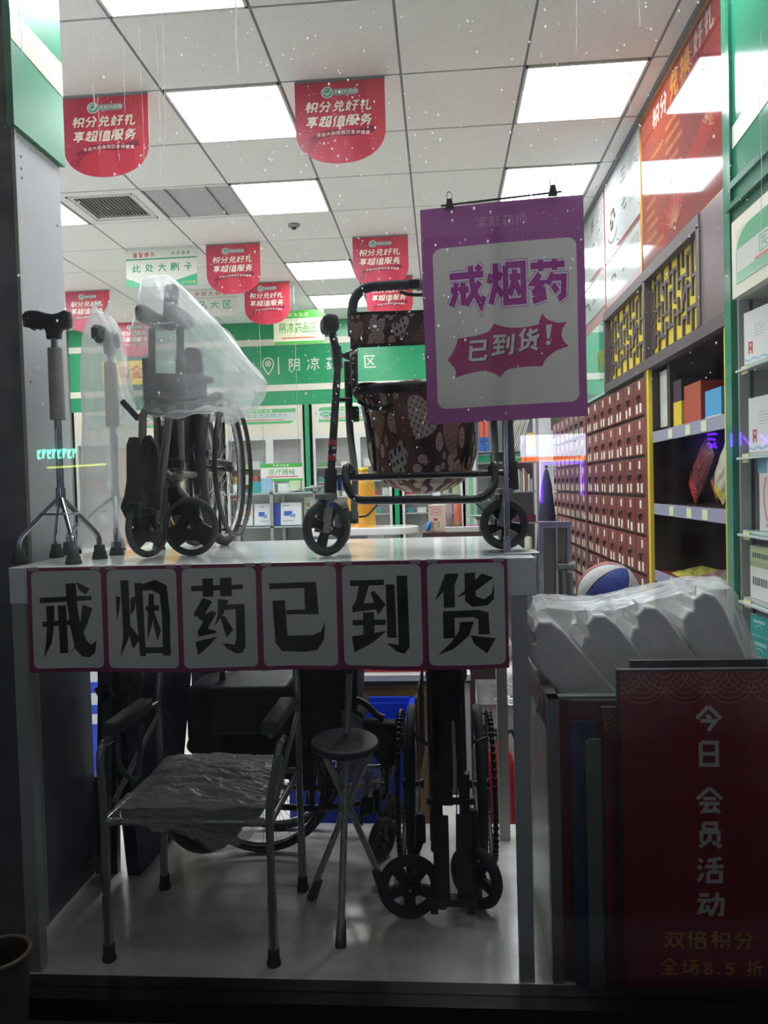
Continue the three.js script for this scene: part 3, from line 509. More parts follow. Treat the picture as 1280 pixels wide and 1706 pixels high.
// medicine drawer cabinets
const drawerG = new RoundedBoxGeometry(0.03, 0.208, 0.236, 1, 0.006), labelG = new THREE.BoxGeometry(0.002, 0.046, 0.032), label2G = new THREE.BoxGeometry(0.002, 0.052, 0.036);
const ringG = merge([new THREE.TorusGeometry(0.020, 0.0035, 6, 14).rotateY(Math.PI / 2).translate(-0.006, -0.014, 0), new THREE.CylinderGeometry(0.013, 0.016, 0.008, 6).rotateZ(Math.PI / 2), new THREE.BoxGeometry(0.006, 0.012, 0.046)]);
const labelMats = [M(0xe9e5d2, { roughness: 0.7 }), M(0xdfd8bd, { roughness: 0.7 }), M(0xe6e6de, { roughness: 0.7 })], drawerMats = [mat.wood, M(0x742822, { roughness: 0.36, map: grain }), M(0x873228, { roughness: 0.32, map: grain })], ringMat = M(0x1d1615, { roughness: 0.4, metalness: 0.5 });
function drawerCabinet(z0, cols, label) {
  const z1 = z0 - 0.05 - cols * 0.25, t = thing('drawer_cabinet', label, 'cabinet', [1.16, FLOOR, (z0 + z1) / 2], 'dark red medicine drawer cabinets');
  part(t, 'carcass', span(1.172, 1.55, FLOOR, 2.12, z0, z1), mat.woodDark); part(t, 'end_board', span(1.14, 1.172, FLOOR, 2.12, z0, z0 - 0.045), mat.wood);
  for (let r = 0; r < 9; r++) for (let k = 0; k < cols; k++) {
    const d = new THREE.Mesh(drawerG, drawerMats[(r * 5 + k * 3) % 3]); d.name = 'drawer'; d.position.set(1.158 - 1.16, 2.10 - r * 0.2265 - 0.108 - FLOOR, z0 - 0.05 - k * 0.25 - 0.125 - (z0 + z1) / 2); t.add(d);
    const put = (n, g, m, y, z) => { const o = new THREE.Mesh(g, m); o.name = n; o.position.set(-0.0162, y, z); d.add(o); };
    put('paper_label', labelG, labelMats[(r + k) % 3], 0.066, rr(-0.01, 0.03)); put('paper_label', label2G, labelMats[(r * 3 + k) % 3], -0.068 + rr(-0.006, 0.006), -0.042); put('paper_label', label2G, labelMats[(r + 2 * k) % 3], -0.068 + rr(-0.006, 0.006), 0.04);
    const h = new THREE.Mesh(ringG, ringMat); h.name = 'ring_handle'; h.position.set(-0.017, 0.006, 0); d.add(h);
  }
}
drawerCabinet(-4.38, 7, 'tall dark red medicine drawer cabinet with paper labels, next to the yellow-edged shelves');
drawerCabinet(-6.19, 7, 'tall dark red medicine drawer cabinet with paper labels, the farther one toward the office shelves');

// yellow-edged shelf unit
{
  const t = thing('shelf_unit', 'dark glossy shelf unit with yellow edge strips beside the drawer cabinet', 'shelf', [1.16, FLOOR, -3.82]);
  part(t, 'back_panel', span(1.50, 1.54, FLOOR, 2.12, -3.15, -4.36), M(0x2c1c1d, { roughness: 0.25 }));
  part(t, 'side_panel', [span(1.16, 1.5, FLOOR, 2.12, -4.34, -4.375)], M(0x2c1c1d, { roughness: 0.25 })); part(t, 'side_panel', [span(1.16, 1.5, FLOOR, 2.12, -3.135, -3.17)], M(0x8a7440, { roughness: 0.6, map: grain }));
  part(t, 'yellow_strip', span(1.14, 1.16, FLOOR, 2.12, -4.335, -4.375), mat.yellow); part(t, 'yellow_strip', span(1.14, 1.16, FLOOR, 2.12, -3.14, -3.205), mat.yellow);
  for (const y of [1.775, 1.385, 1.02, 0.62, 0.2]) { part(t, 'shelf_board', span(1.17, 1.5, y - 0.02, y, -3.175, -4.335), y === 1.02 ? mat.wood : mat.woodDark); const rail = part(t, 'price_rail', span(1.158, 1.166, y - 0.055, y + 0.004, -3.21, -4.33), M(0x9a99b0, { roughness: 0.25 })); for (const z of [-3.5, -3.72, -4.0]) part(rail, 'price_tag', span(1.155, 1.158, y - 0.05, y - 0.005, z - 0.035, z + 0.035), M(0xd5e0b4, { roughness: 0.5 })); }
  part(t, 'white_insert', span(1.2, 1.24, 1.80, 2.1, -4.2, -4.33), mat.white); part(t, 'inner_post', span(1.19, 1.23, 1.78, 2.12, -4.11, -4.16), mat.woodDark);
}
function carton(name, label, cat, p, s, m, turn = 0, group, bands = []) { // p: base centre
  const t = thing(name, label, cat, p, group, turn); part(t, 'carton', box(s[0], s[1], s[2], [0, s[1] / 2, 0]), m, true);
  for (const [y0, y1, bm] of bands) part(t, 'printed_band', box(s[0] + 0.002, (y1 - y0) * s[1], s[2] + 0.002, [0, (y0 + y1) / 2 * s[1], 0]), bm, true);
  return t;
}
carton('gift_box', 'tall purple and yellow box on the top of the yellow-edged shelves', 'box', [1.25, 1.776, -4.02], [0.1, 0.24, 0.13], M(0x3a2440), 0, undefined, [[0.0, 0.55, mat.yellow]]);
carton('gift_box', 'orange-red square gift box between the purple box and the blue packet', 'box', [1.25, 1.776, -3.76], [0.12, 0.19, 0.24], M(0xb8432c, { roughness: 0.25 }));
carton('gift_box', 'small blue and white carton beside the orange-red gift box', 'box', [1.22, 1.776, -3.48], [0.06, 0.13, 0.2], M(0x4aa3d6), 0, undefined, [[0, 0.12, mat.white]]);
function pouch(name, label, c, ax, w, t0, m, group, labelM) { // pillow bag: centre c, long axis vector
  const t = thing(name, label, 'bag', c, group), A = V(ax), L = A.length(); A.normalize(); const U = new THREE.Vector3(0, 0, 1).sub(A.clone().multiplyScalar(A.z)).normalize(), N = A.clone().cross(U);
  const f = (sg) => (u, v) => { const q = Math.pow(Math.sin(Math.PI * u), 0.6) * Math.pow(Math.sin(Math.PI * v), 0.55), wob = 0.004 * Math.sin(u * 19 + v * 13); const p = A.clone().multiplyScalar((v - 0.5) * L).add(U.clone().multiplyScalar((u - 0.5) * w * sg)).add(N.clone().multiplyScalar(sg * (q * t0 / 2 + wob * q))); return p.toArray(); };
  part(t, 'bag_film', [grid(14, 14, f(1)), grid(14, 14, f(-1))], m, true);
  if (labelM) part(t, 'coloured_end', [xf(grid(10, 4, (u, v) => f(1)(u, v * 0.28)), [0, 0, 0], [0, 0, 0], [1.03, 1.0, 1.03]), xf(grid(10, 4, (u, v) => f(-1)(u, v * 0.28)), [0, 0, 0], [0, 0, 0], [1.03, 1.0, 1.03])], labelM, true);
  return t;
}
pouch('snack_bag', 'shiny red bag leaning on the middle yellow-edged shelf', [1.26, 1.562, -3.86], [0.0, 0.24, 0.28], 0.15, 0.06, M(0x6d1a1c, { roughness: 0.16, bumpMap: crease, bumpScale: 0.01 }), undefined, mat.red);
pouch('snack_bag', 'clear bag with yellow contents beside the red bag on the middle shelf', [1.25, 1.532, -3.53], [0.0, 0.2, 0.14], 0.14, 0.06, M(0xd9d3bd, { roughness: 0.2, bumpMap: crease, bumpScale: 0.01 }), undefined, mat.yellow);
[[1.28, 1.032, -3.6, 0xbfd6cf], [1.30, 1.05, -3.75, 0xc9a3a0], [1.29, 1.034, -4.08, 0xd6cf62], [1.24, 1.062, -3.5, 0xb9c9b4]].forEach(([x, y, z, col], i) => pouch('flat_packet', ['pale blue-green flat packet lying on the lower yellow-edged shelf', 'red and white flat packet on top of the pile on the lower shelf', 'yellow flat packet at the back of the lower yellow-edged shelf', 'pale green flat packet at the front of the lower shelf'][i], [x, y, z], [0.02, 0.004, 0.3], 0.2, 0.022, M(col, { roughness: 0.2, bumpMap: crease, bumpScale: 0.01 }), 'flat packets on the lower shelf'));
pouch('flower_packet', 'dark packet with pink flower print at the back of the middle shelf', [1.40, 1.512, -4.02], [0, 0.13, 0.16], 0.14, 0.03, M(0x4a2a2a, { roughness: 0.3 }), undefined, M(0xb86a64));

// near green-framed cabinet with white lined shelves
{
  const X0 = 1.12;
  const t = thing('green_cabinet', 'tall green-framed shop cabinet with pale grey shelves at the right', 'cabinet', [X0, FLOOR, -2.7]);
  part(t, 'header', span(X0, 1.5, 2.53, CEIL - 0.01, -2.1, -3.10), mat.green);
  const st = M(0xd9d9cc, { roughness: 0.4, side: THREE.DoubleSide });
  part(t, 'cream_stripe', quad([X0 - 0.002, 2.74, -3.12], [X0 - 0.002, 2.82, -2.1], [X0 - 0.002, 2.92, -2.1], [X0 - 0.002, 2.82, -3.12]), st); part(t, 'cream_stripe', quad([X0 - 0.002, 3.33, -3.12], [X0 - 0.002, 3.45, -2.4], [X0 - 0.002, 3.52, -2.4], [X0 - 0.002, 3.43, -3.12]), st);
  part(t, 'frame_moulding', [span(X0 - 0.012, X0, 2.53, CEIL - 0.01, -3.03, -3.06), span(X0 - 0.012, X0, 2.60, 2.625, -2.1, -3.03), span(X0 - 0.016, X0, 2.525, 2.545, -2.1, -3.07)], mat.greenDeep);
  part(t, 'corner_post', [span(X0 - 0.004, X0 + 0.06, FLOOR, CEIL - 0.01, -3.06, -3.125)], mat.green);
  part(t, 'green_band', span(X0 + 0.004, X0 + 0.03, 2.46, 2.53, -2.1, -3.06), mat.greenDeep);
  part(t, 'sign_panel', span(X0 - 0.006, X0 + 0.03, 2.19, 2.475, -2.1, -3.035), mat.cream);
  const arch = canvas(512, 160, (c, w, h) => { c.fillStyle = '#dcd8c9'; c.fillRect(0, 0, w, h); c.fillStyle = '#5fae82'; c.beginPath(); c.moveTo(0, 160); c.lineTo(0, 70); c.quadraticCurveTo(10, 0, 90, 0); c.lineTo(512, 0); c.lineTo(512, 160); c.fill(); c.fillStyle = '#c9ccc4'; c.fillRect(4, 58, 508, 68); write(c, '医疗器械', 120, 64, 52, 8, '#5fae82', 0.4); rrect(c, 100, 118, 240, 8, 4, '#cc6a58'); });
  wallPrint(t, 'cabinet_sign', 2.235, 2.43, -2.99, -2.13, X0 - 0.0075, M(0xffffff, { map: arch, roughness: 0.2 }));
  part(t, 'side_lining', span(X0 + 0.02, 1.5, FLOOR, 2.2, -3.045, -3.06), mat.greyShelf); part(t, 'back_lining', span(1.5, 1.54, FLOOR, 2.2, -2.1, -3.06), mat.greyShelf); part(t, 'soffit', span(X0 + 0.03, 1.5, 2.19, 2.2, -2.1, -3.045), mat.greyShelf);
  for (const z of [-2.99]) part(t, 'slotted_upright', [span(1.485, 1.5, FLOOR, 2.19, z - 0.012, z + 0.012), ...Array.from({ length: 40 }, (_, i) => span(1.4845, 1.486, 0.2 + i * 0.05, 0.225 + i * 0.05, z - 0.003, z + 0.003))], mat.greyPaint);
  part(t, 'slotted_upright', [span(1.178, 1.19, FLOOR, 2.19, -3.04, -3.046), ...Array.from({ length: 60 }, (_, i) => span(1.181, 1.187, -0.1 + i * 0.037, -0.08 + i * 0.037, -3.0385, -3.041))], M(0x3d403f, { roughness: 0.5 }));
  for (const y of [1.935, 1.608, 1.32, 1.065, 0.84, 0.45, 0.1]) { const s = part(t, 'shelf', span(1.14, 1.48, y - 0.012, y, -2.1, -3.03), y === 1.32 ? M(0xb9cfc9, { roughness: 0.1 }) : mat.greyShelf); part(s, 'price_rail', beam([1.136, y - 0.018, -2.1], [1.136, y - 0.018, -3.03], 0.034, 0.008), M(0xc7d2cf, { roughness: 0.15 })); part(s, 'price_tag', span(1.1295, 1.132, y - 0.034, y - 0.004, -2.94, -3.0), M(0xd8d493)); }
}
const boxTex = (bg, band, draw) => canvas(256, 256, (c, w, h) => { c.fillStyle = bg; c.fillRect(0, 0, w, h); c.fillStyle = band; c.fillRect(168, 0, 40, 190); poly(c, [[168, 190], [208, 190], [188, 215]], band); c.fillStyle = '#b8b8b8'; for (let i = 0; i < 5; i++) c.fillRect(70, 70 + i * 14, 60 + (i * 23) % 30, 4); draw?.(c); c.strokeStyle = '#9ec4d6'; c.lineWidth = 10; c.beginPath(); for (let i = 0; i <= 8; i++) c.lineTo(i * 32, 232 + (i % 2) * 12); c.stroke(); });
function printedBox(name, label, p, s, tex, turn = 0, group, side = 0xdfe0dc) { const t = thing(name, label, 'box', p, group, turn); part(t, 'carton', box(s[0], s[1], s[2], [0, s[1] / 2, 0]), M(side, { roughness: 0.4 }), true); part(t, 'printed_face', xf(new THREE.PlaneGeometry(s[2], s[1]), [-s[0] / 2 - 0.001, s[1] / 2, 0], [0, -Math.PI / 2, 0]), M(0xffffff, { map: tex, roughness: 0.35 }), true); return t; }
const navyTex = boxTex('#e2e3df', '#2d3550', (c) => { c.fillStyle = '#b8473e'; c.fillRect(30, 150, 30, 60); c.fillStyle = '#e2e3df'; c.fillRect(40, 160, 10, 14); c.fillRect(40, 192, 10, 18); });
printedBox('medicine_box', 'white medicine box with navy ribbon on the highest grey shelf', [1.205, 1.937, -2.87], [0.1, 0.19, 0.26], navyTex, 0.12, 'white boxes with navy ribbon');
printedBox('medicine_box', 'white medicine box with navy ribbon on the second grey shelf', [1.21, 1.61, -2.86], [0.1, 0.2, 0.25], navyTex, 0.1, 'white boxes with navy ribbon');
printedBox('medicine_box', 'second white medicine box with navy ribbon behind the first on the highest shelf', [1.36, 1.937, -2.86], [0.1, 0.24, 0.26], navyTex, 0.1, 'white boxes with navy ribbon');
printedBox('corset_box', 'tall pinkish-white box showing a brace on the third grey shelf', [1.235, 1.322, -2.84], [0.12, 0.21, 0.2], canvas(256, 300, (c) => { c.fillStyle = '#e3dcdb'; c.fillRect(0, 0, 256, 300); c.strokeStyle = '#c98f8d'; c.lineWidth = 14; c.beginPath(); c.moveTo(60, 20); c.quadraticCurveTo(20, 130, 70, 250); c.stroke(); c.beginPath(); c.moveTo(210, 20); c.quadraticCurveTo(240, 130, 200, 250); c.stroke(); rrect(c, 96, 60, 80, 110, 30, '#d7b3b0'); c.fillStyle = '#555'; for (let i = 0; i < 4; i++) c.fillRect(60 + i * 14, 262, 8, 18); }), 0.1);
printedBox('tape_box', 'small blue and white box lying on top of the brace box', [1.225, 1.533, -2.86], [0.1, 0.055, 0.2], canvas(256, 90, (c) => { c.fillStyle = '#7fb4cf'; c.fillRect(0, 0, 256, 90); c.fillStyle = '#e6ecec'; c.fillRect(90, 0, 166, 90); rrect(c, 130, 40, 70, 36, 16, '#f2d7d6'); }), 0.05);
const herbBox = (c1, c2) => canvas(256, 160, (c) => { c.fillStyle = c1; c.fillRect(0, 0, 256, 160); c.fillStyle = c2; c.fillRect(0, 20, 256, 100); c.fillStyle = '#3f5147'; for (let i = 0; i < 8; i++) c.fillRect(30 + i * 24, 52, 16, 40); });
[[1.067, 0.12, 'white box with small drawing, lowest of the stack on the fourth grey shelf', '#e3e4e0', '#e8e8e4', -2.9, 0.2], [1.188, 0.075, 'sage green labelled box resting on the white box with small drawing', '#a9b58e', '#b7c39a', -2.9, 0.2], [1.067, 0.12, 'orange and white box beside the white box with small drawing', '#d9a34a', '#e0ad55', -2.69, 0.18], [1.188, 0.075, 'lilac and white box on top of the orange box', '#dcd6dc', '#a78fb0', -2.69, 0.18]].forEach(([y, h, l, a, b, z, w]) => printedBox('medicine_box', l, [1.215, y, z], [0.12, h, w], herbBox(a, b), 0, 'boxes stacked on the fourth shelf'));
const teal = canvas(256, 128, (c) => { c.fillStyle = '#35aaa6'; c.fillRect(0, 0, 256, 128); c.fillStyle = '#9fd8d4'; c.fillRect(20, 30, 90, 20); c.strokeStyle = '#bfe6e2'; c.lineWidth = 5; c.beginPath(); c.arc(60, 86, 24, 3, 6.2); c.stroke(); });
printedBox('mask_box', 'turquoise carton on the fifth grey shelf', [1.225, 0.842, -2.86], [0.13, 0.09, 0.24], teal, 0.15, 'turquoise cartons', 0xd5e4e2);
printedBox('mask_box', 'turquoise carton lying on another turquoise carton', [1.225, 0.933, -2.87], [0.13, 0.075, 0.24], teal, 0.1, 'turquoise cartons', 0xd5e4e2);

// ================================================================ BACK OF THE SHOP
{
  const t = thing('fascia_board', 'long green cool-storage medicine fascia with cream stripes across the back wall', 'fascia', [-1.6, 2.53, -9.2]);
  part(t, 'green_board', span(-4.5, 1.1, 2.53, CEIL, -9.2, -9.24), mat.greenBack);
  for (const y of [3.245, 2.70]) part(t, 'cream_stripe', span(-4.5, 1.1, y, y + 0.075, -9.19, -9.2), mat.cream);
  const tx = canvas(1024, 160, (c, w, h) => { c.clearRect(0, 0, w, h); c.strokeStyle = '#dfe6d8'; c.lineWidth = 8; c.beginPath(); c.moveTo(60, 150); c.quadraticCurveTo(12, 90, 14, 56); c.arc(60, 54, 46, Math.PI, 0); c.quadraticCurveTo(108, 90, 60, 150); c.stroke(); c.beginPath(); c.arc(60, 56, 22, 0, 7); c.stroke(); c.fillStyle = '#dfe6d8'; c.beginPath(); c.arc(60, 56, 10, 0, 7); c.fill(); c.fillRect(146, 4, 10, 150); [...'阴凉药品区'].forEach((ch, i) => glyph(c, ch, 232 + i * 164, 16, 116, 8, '#dfe6d8')); });
  part(t, 'lettering', xf(new THREE.PlaneGeometry(1.42, 0.222), [-1.41, 3.0, -9.197]), M(0xffffff, { map: tx, transparent: true, alphaTest: 0.3, roughness: 0.3 }));
}
const medCols = [['white', 0xdfe1dd], ['yellow', 0xd9c436], ['green', 0x4aa04c], ['orange', 0xd98a34], ['light blue', 0x8fb8d4], ['red', 0xc23a34], ['teal', 0x3d9c98], ['pale green', 0xbcd3a4]];
const medMats = medCols.map(([, c]) => M(c, { roughness: 0.4 }));
const medG = {};
function medBox(p, w, h, d, k, where, group) {
  const key = [w, h, d].join(), g = medG[key] ??= new THREE.BoxGeometry(w, h, d).translate(0, h / 2, 0), o = new THREE.Mesh(g, medMats[k]);
  o.name = numbered('medicine_box'); o.position.set(...p); o.userData = { label: 'small ' + medCols[k][0] + ' medicine box ' + where, category: 'box', group }; scene.add(o); return o;
}
const otc = (second) => canvas(512, 180, (c, w, h) => {
  c.fillStyle = '#dad9cb'; c.fillRect(0, 0, w, h); c.fillStyle = '#62b272'; c.beginPath(); c.moveTo(0, 170); c.lineTo(0, 40); c.quadraticCurveTo(4, 10, 40, 10); c.lineTo(512, 10); c.lineTo(512, 100); c.quadraticCurveTo(500, 160, 460, 170); c.fill();
  c.fillStyle = '#c6cfc6'; c.fillRect(0, 50, 512, 92); write(c, '平欣大药房', 160, 16, 28, 12, '#e6efdc', 0.25); c.fillStyle = '#3f9a78'; c.beginPath(); c.ellipse(60, 86, 46, 26, 0, 0, 7); c.fill(); c.fillStyle = '#eef2ea'; c.font = 'bold 32px sans-serif'; c.fillText('OTC', 27, 98); write(c, '非处方药阴凉区', 116, 60, 46, 10, '#7fae98', 0.06); rrect(c, 40, 122, 380, 10, 5, '#cc7258');
});
function backCabinet(x0, x1, label, first, near) {
  const z0 = -9.2, t = thing('glass_cabinet', label, 'cabinet', [(x0 + x1) / 2, FLOOR, -9.3], 'white glass-door cabinets along the back wall'), w = x1 - x0;
  part(t, 'carcass', [span(x0, x1, FLOOR, 2.53, -9.5, -9.54), span(x0, x0 + 0.03, FLOOR, 2.53, z0, -9.5), span(x1 - 0.03, x1, FLOOR, 2.53, z0, -9.5)], mat.white);
  part(t, 'top_panel', span(x0, x1, 2.17, 2.53, z0, z0 - 0.02), mat.cream);
  part(t, 'cabinet_sign', xf(new THREE.PlaneGeometry(w * 0.78, 0.2), [(x0 + x1) / 2, 2.40, z0 + 0.002]), M(0xffffff, { map: first, roughness: 0.3 }));
  const xm = x0 + w * 0.56;
  part(t, 'door_frame', [span(x0, x1, 2.12, 2.17, z0, z0 - 0.04), span(x0, x0 + 0.06, FLOOR, 2.12, z0, z0 - 0.04), span(x1 - 0.06, x1, FLOOR, 2.12, z0, z0 - 0.04), span(xm - 0.045, xm + 0.045, FLOOR, 2.12, z0, z0 - 0.04), span(x0, x1, FLOOR, 0.9, z0, z0 - 0.04)], M(0xd2d5d0, { roughness: 0.35 }));
  part(t, 'glass_door', span(x0 + 0.06, xm - 0.045, 0.9, 2.12, z0 - 0.02, z0 - 0.024), mat.glass); part(t, 'glass_door', span(xm + 0.045, x1 - 0.06, 0.9, 2.12, z0 - 0.02, z0 - 0.024), mat.glass);
  [1.78, 1.60, 1.42, 1.2].forEach((y, r) => { const sh = ['highest', 'second', 'third', 'lowest'][r]; part(t, 'shelf', span(x0 + 0.03, x1 - 0.03, y - 0.014, y, z0 - 0.06, -9.5), mat.greyShelf); for (let x = x0 + 0.12; x < x1 - 0.1; x += rr(0.1, 0.17)) { if (Math.abs(x - xm) < 0.08) continue; medBox([x, y, -9.36], [0.07, 0.09, 0.11][Math.floor(rnd() * 3)], [0.06, 0.09, 0.11][Math.floor(rnd() * 3)], 0.08, Math.floor(rnd() * 8), 'on the ' + sh + ' shelf of the cabinet ' + near, 'medicine boxes in the back cabinets'); } });
}
const otcTex = otc();
backCabinet(-2.62, -1.61, 'white glass-door medicine cabinet at the back, behind the wheelchair wheel', otcTex, 'behind the wheelchair wheel');
backCabinet(-1.555, -0.56, 'white glass-door medicine cabinet at the back, seen between the walker legs', otcTex, 'behind the walker legs');
backCabinet(-0.5, 0.28, 'white glass-door medicine cabinet at the back, behind the patterned walker bag', otcTex, 'behind the walker bag');
backCabinet(-4.5, -2.68, 'wide white cabinet at the back, beyond the plastic-wrapped canes', otcTex, 'beyond the wrapped canes');
struct('trim_5', span(-1.608, -1.557, FLOOR, 2.54, -9.15, -9.24), mat.greenBack); struct('trim_6', span(-0.558, -0.502, FLOOR, 2.54, -9.15, -9.24), mat.greenBack);
board('hanging_sign', 'yellow banner with red characters, left of the plastic-covered wheelchair', 'sign', -3.95, -3.42, 2.80, 3.08, -8.9, canvas(512, 256, (c, w, h) => { c.fillStyle = '#f0cf2a'; c.fillRect(0, 0, w, h); write(c, '助基金', 40, 50, 140, 13, '#d23a22', 0.04); }));
board('shelf_sign', 'small green and white medical-device sign seen beside the wheelchair wheel', 'sign', -1.768, -1.352, 1.60, 1.776, -7.5, canvas(512, 220, (c, w, h) => {
  c.fillStyle = '#dcdcd6'; c.fillRect(0, 0, w, h); c.fillStyle = '#41a83e'; c.fillRect(0, 0, w, 50); c.fillRect(0, 188, w, 32); write(c, '平欣大药房', 150, 10, 32, 11, '#e6efdc', 0.3); write(c, '医疗器械', 100, 68, 76, 9, '#4aa05c', 0.06); rrect(c, 64, 156, 390, 14, 7, '#cc5a58');
}), true);
// orange and white shop shelf glimpsed left of the wheelchair
{
  const t = thing('promo_stand', 'orange promotional stand with green and white cards, beside the wheelchair footrest', 'stand', [-2.9, FLOOR, -7.6]);
  part(t, 'orange_back', span(-3.25, -2.66, FLOOR, 1.98, -7.6, -7.64), M(0xd99a35, { roughness: 0.5 })); part(t, 'white_top', span(-3.27, -2.64, 1.98, 2.12, -7.58, -7.66), mat.cream);
  for (const [y0, y1, m] of [[1.55, 1.72, mat.greenBack], [1.25, 1.55, mat.paper], [1.15, 1.25, mat.greenBack]]) part(t, 'card', span(-3.1, -2.72, y0, y1, -7.585, -7.6), m);
}
// ---------------------------------------------------------------- counters in the middle of the shop
{
  const t = thing('service_counter', 'white round-ended service counter carrying oil jugs', 'counter', [-0.6, FLOOR, -5.02]);
  const s = new THREE.Shape(); s.moveTo(-0.235, -0.16); s.lineTo(0.28, -0.16); s.absarc(0.28, 0, 0.16, -Math.PI / 2, Math.PI / 2, false); s.lineTo(-0.235, 0.16); s.closePath();
  part(t, 'top', xf(new THREE.ExtrudeGeometry(s, { depth: 0.035, bevelEnabled: true, bevelSize: 0.006, bevelThickness: 0.006, bevelSegments: 2 }), [0, 1.262 - 0.041 - FLOOR, 0], [-Math.PI / 2, 0, 0]), mat.whiteGloss, true);
  part(t, 'body', span(-0.83, -0.5, FLOOR, 1.22, -4.92, -5.12), M(0x9a97a2, { roughness: 0.5 })); part(t, 'pedestal', bar([-0.33, FLOOR, -5.02], [-0.33, 1.22, -5.02], 0.05), mat.white);
}
function oilJug(x, z, label) {
  const t = thing('oil_jug', label, 'oil jug', [x, 1.263, z], 'golden oil jugs on the counter');
  part(t, 'jug', lathe([[0, 0], [0.056, 0], [0.064, 0.012], [0.06, 0.06], [0.064, 0.075], [0.06, 0.15], [0.064, 0.165], [0.062, 0.27], [0.05, 0.31], [0.022, 0.345], [0.02, 0.36], [0, 0.36]], [0, 0, 0], 28), mat.oil, true);
  part(t, 'cap', lathe([[0, 0.36], [0.024, 0.36], [0.024, 0.385], [0, 0.385]], [0, 0, 0], 18), mat.yellow, true);
  part(t, 'carry_handle', smooth([[-0.05, 0.29, 0], [-0.075, 0.33, 0], [-0.045, 0.37, 0], [-0.016, 0.352, 0]], 0.009, 16, 8), mat.oil, true);
  part(t, 'label_sleeve', lathe([[0.0655, 0.09], [0.0655, 0.20]], [0, 0, 0], 28), M(0xe0b030, { roughness: 0.35, transmission: 0.4, thickness: 0, side: THREE.DoubleSide }), true);
}
oilJug(-0.49, -4.96, 'golden cooking-oil jug on the white counter, the front one'); oilJug(-0.56, -5.1, 'golden cooking-oil jug just behind the front oil jug');
// rack of medical device boxes
{
  const t = thing('display_rack', 'grey and glass display rack with tilted device boxes, right of the wheelchair wheel', 'rack', [-1.15, FLOOR, -5.3]);
  part(t, 'upright', [-1.5, -1.16, -0.86].flatMap((x) => [span(x - 0.012, x + 0.012, FLOOR, 1.52, -5.2, -5.224), span(x - 0.012, x + 0.012, FLOOR, 1.52, -5.6, -5.624)]), mat.alu);
  for (const y of [1.50, 1.27, 1.02, 0.7]) part(t, 'glass_shelf', span(-1.5, -0.85, y - 0.01, y, -5.2, -5.62), M(0xa9bdb6, { roughness: 0.1 }));
  part(t, 'back_panel', span(-1.5, -0.85, FLOOR, 1.49, -5.63, -5.65), mat.greyShelf);
}
const devTex = (a, b) => canvas(256, 160, (c) => { c.fillStyle = '#dfe3e4'; c.fillRect(0, 0, 256, 160); c.fillStyle = a; if (b) c.fillRect(0, 0, 60, 160); c.fillStyle = '#3a67b8'; c.fillRect(b ? 90 : 60, 60, 80, 34); c.fillStyle = '#7fa0d0'; c.fillRect(b ? 150 : 120, 80, 50, 26); c.fillStyle = '#9aa3a8'; c.fillRect(80, 18, 60, 8); c.fillRect(80, 126, 110, 6); });
function leanBox(name, label, p, w, h, d, tex, tilt, group) { const t = thing(name, label, 'box', p, group); t.rotation.x = tilt; part(t, 'carton', box(w, h, d, [0, h / 2, 0]), mat.paper, true); part(t, 'printed_face', xf(new THREE.PlaneGeometry(w, h), [0, h / 2, d / 2 + 0.001]), M(0xffffff, { map: tex, roughness: 0.3 }), true); return t; }
leanBox('device_box', 'white device box with peach panels at the left end of the display rack', [-1.36, 1.272, -5.27], 0.11, 0.15, 0.05, canvas(128, 128, (c) => { c.fillStyle = '#e0e2e0'; c.fillRect(0, 0, 128, 128); c.fillStyle = '#dcae8c'; c.fillRect(10, 20, 48, 52); c.fillRect(68, 20, 48, 52); c.fillStyle = '#9a9a9a'; c.fillRect(10, 90, 90, 6); }), -0.14);
leanBox('device_box', 'white device box with a blue monitor picture on the display rack', [-1.225, 1.272, -5.26], 0.135, 0.15, 0.05, devTex('#2f4fae', false), -0.14);
leanBox('device_box', 'white device box with a broad blue stripe on the display rack', [-1.055, 1.272, -5.25], 0.185, 0.155, 0.05, devTex('#2f4fae', true), -0.14);
leanBox('leaflet_stand', 'pale green health leaflet showing a person, right end of the display rack', [-0.91, 1.272, -5.3], 0.085, 0.19, 0.02, canvas(128, 256, (c) => { c.fillStyle = '#dfe7d6'; c.fillRect(0, 0, 128, 256); c.fillStyle = '#caa892'; c.beginPath(); c.arc(44, 70, 22, 0, 7); c.fill(); c.fillStyle = '#7e9b95'; c.fillRect(16, 110, 60, 120); c.fillStyle = '#88a56a'; c.fillRect(60, 120, 20, 40); c.fillStyle = '#9ab3a4'; for (let i = 0; i < 6; i++) c.fillRect(84, 50 + i * 20, 34, 5); }), -0.12);
for (let i = 0; i < 5; i++) medBox([-1.42 + i * 0.1, 1.501, -5.35 - (i % 2) * 0.08], 0.07, 0.06 + (i % 3) * 0.02, 0.06, [0, 6, 4, 0, 7][i], 'on top of the display rack', 'boxes on the display rack');
for (let i = 0; i < 6; i++) medBox([-1.42 + i * 0.1, 1.021, -5.3], 0.08, 0.08 + (i % 2) * 0.03, 0.07, [5, 0, 7, 1, 0, 4][i], 'on the lower shelf of the display rack', 'boxes on the display rack');
for (let i = 0; i < 9; i++) { const o = new THREE.Mesh(new THREE.BoxGeometry(0.11, 0.003, 0.15), M([0xcfd3cf, 0x9aa4a2, 0xe2e2dc][i % 3], { roughness: 0.5 })); o.name = numbered('leaflet'); o.position.set(-1.02 + i * 0.025, 1.504 + i * 0.0045, -5.36 + (i % 3) * 0.02); o.rotation.set(0, i * 0.5, 0); o.userData = { label: 'loose leaflet in the untidy pile on the display rack', category: 'leaflet', group: 'leaflet pile on the rack' }; scene.add(o); }
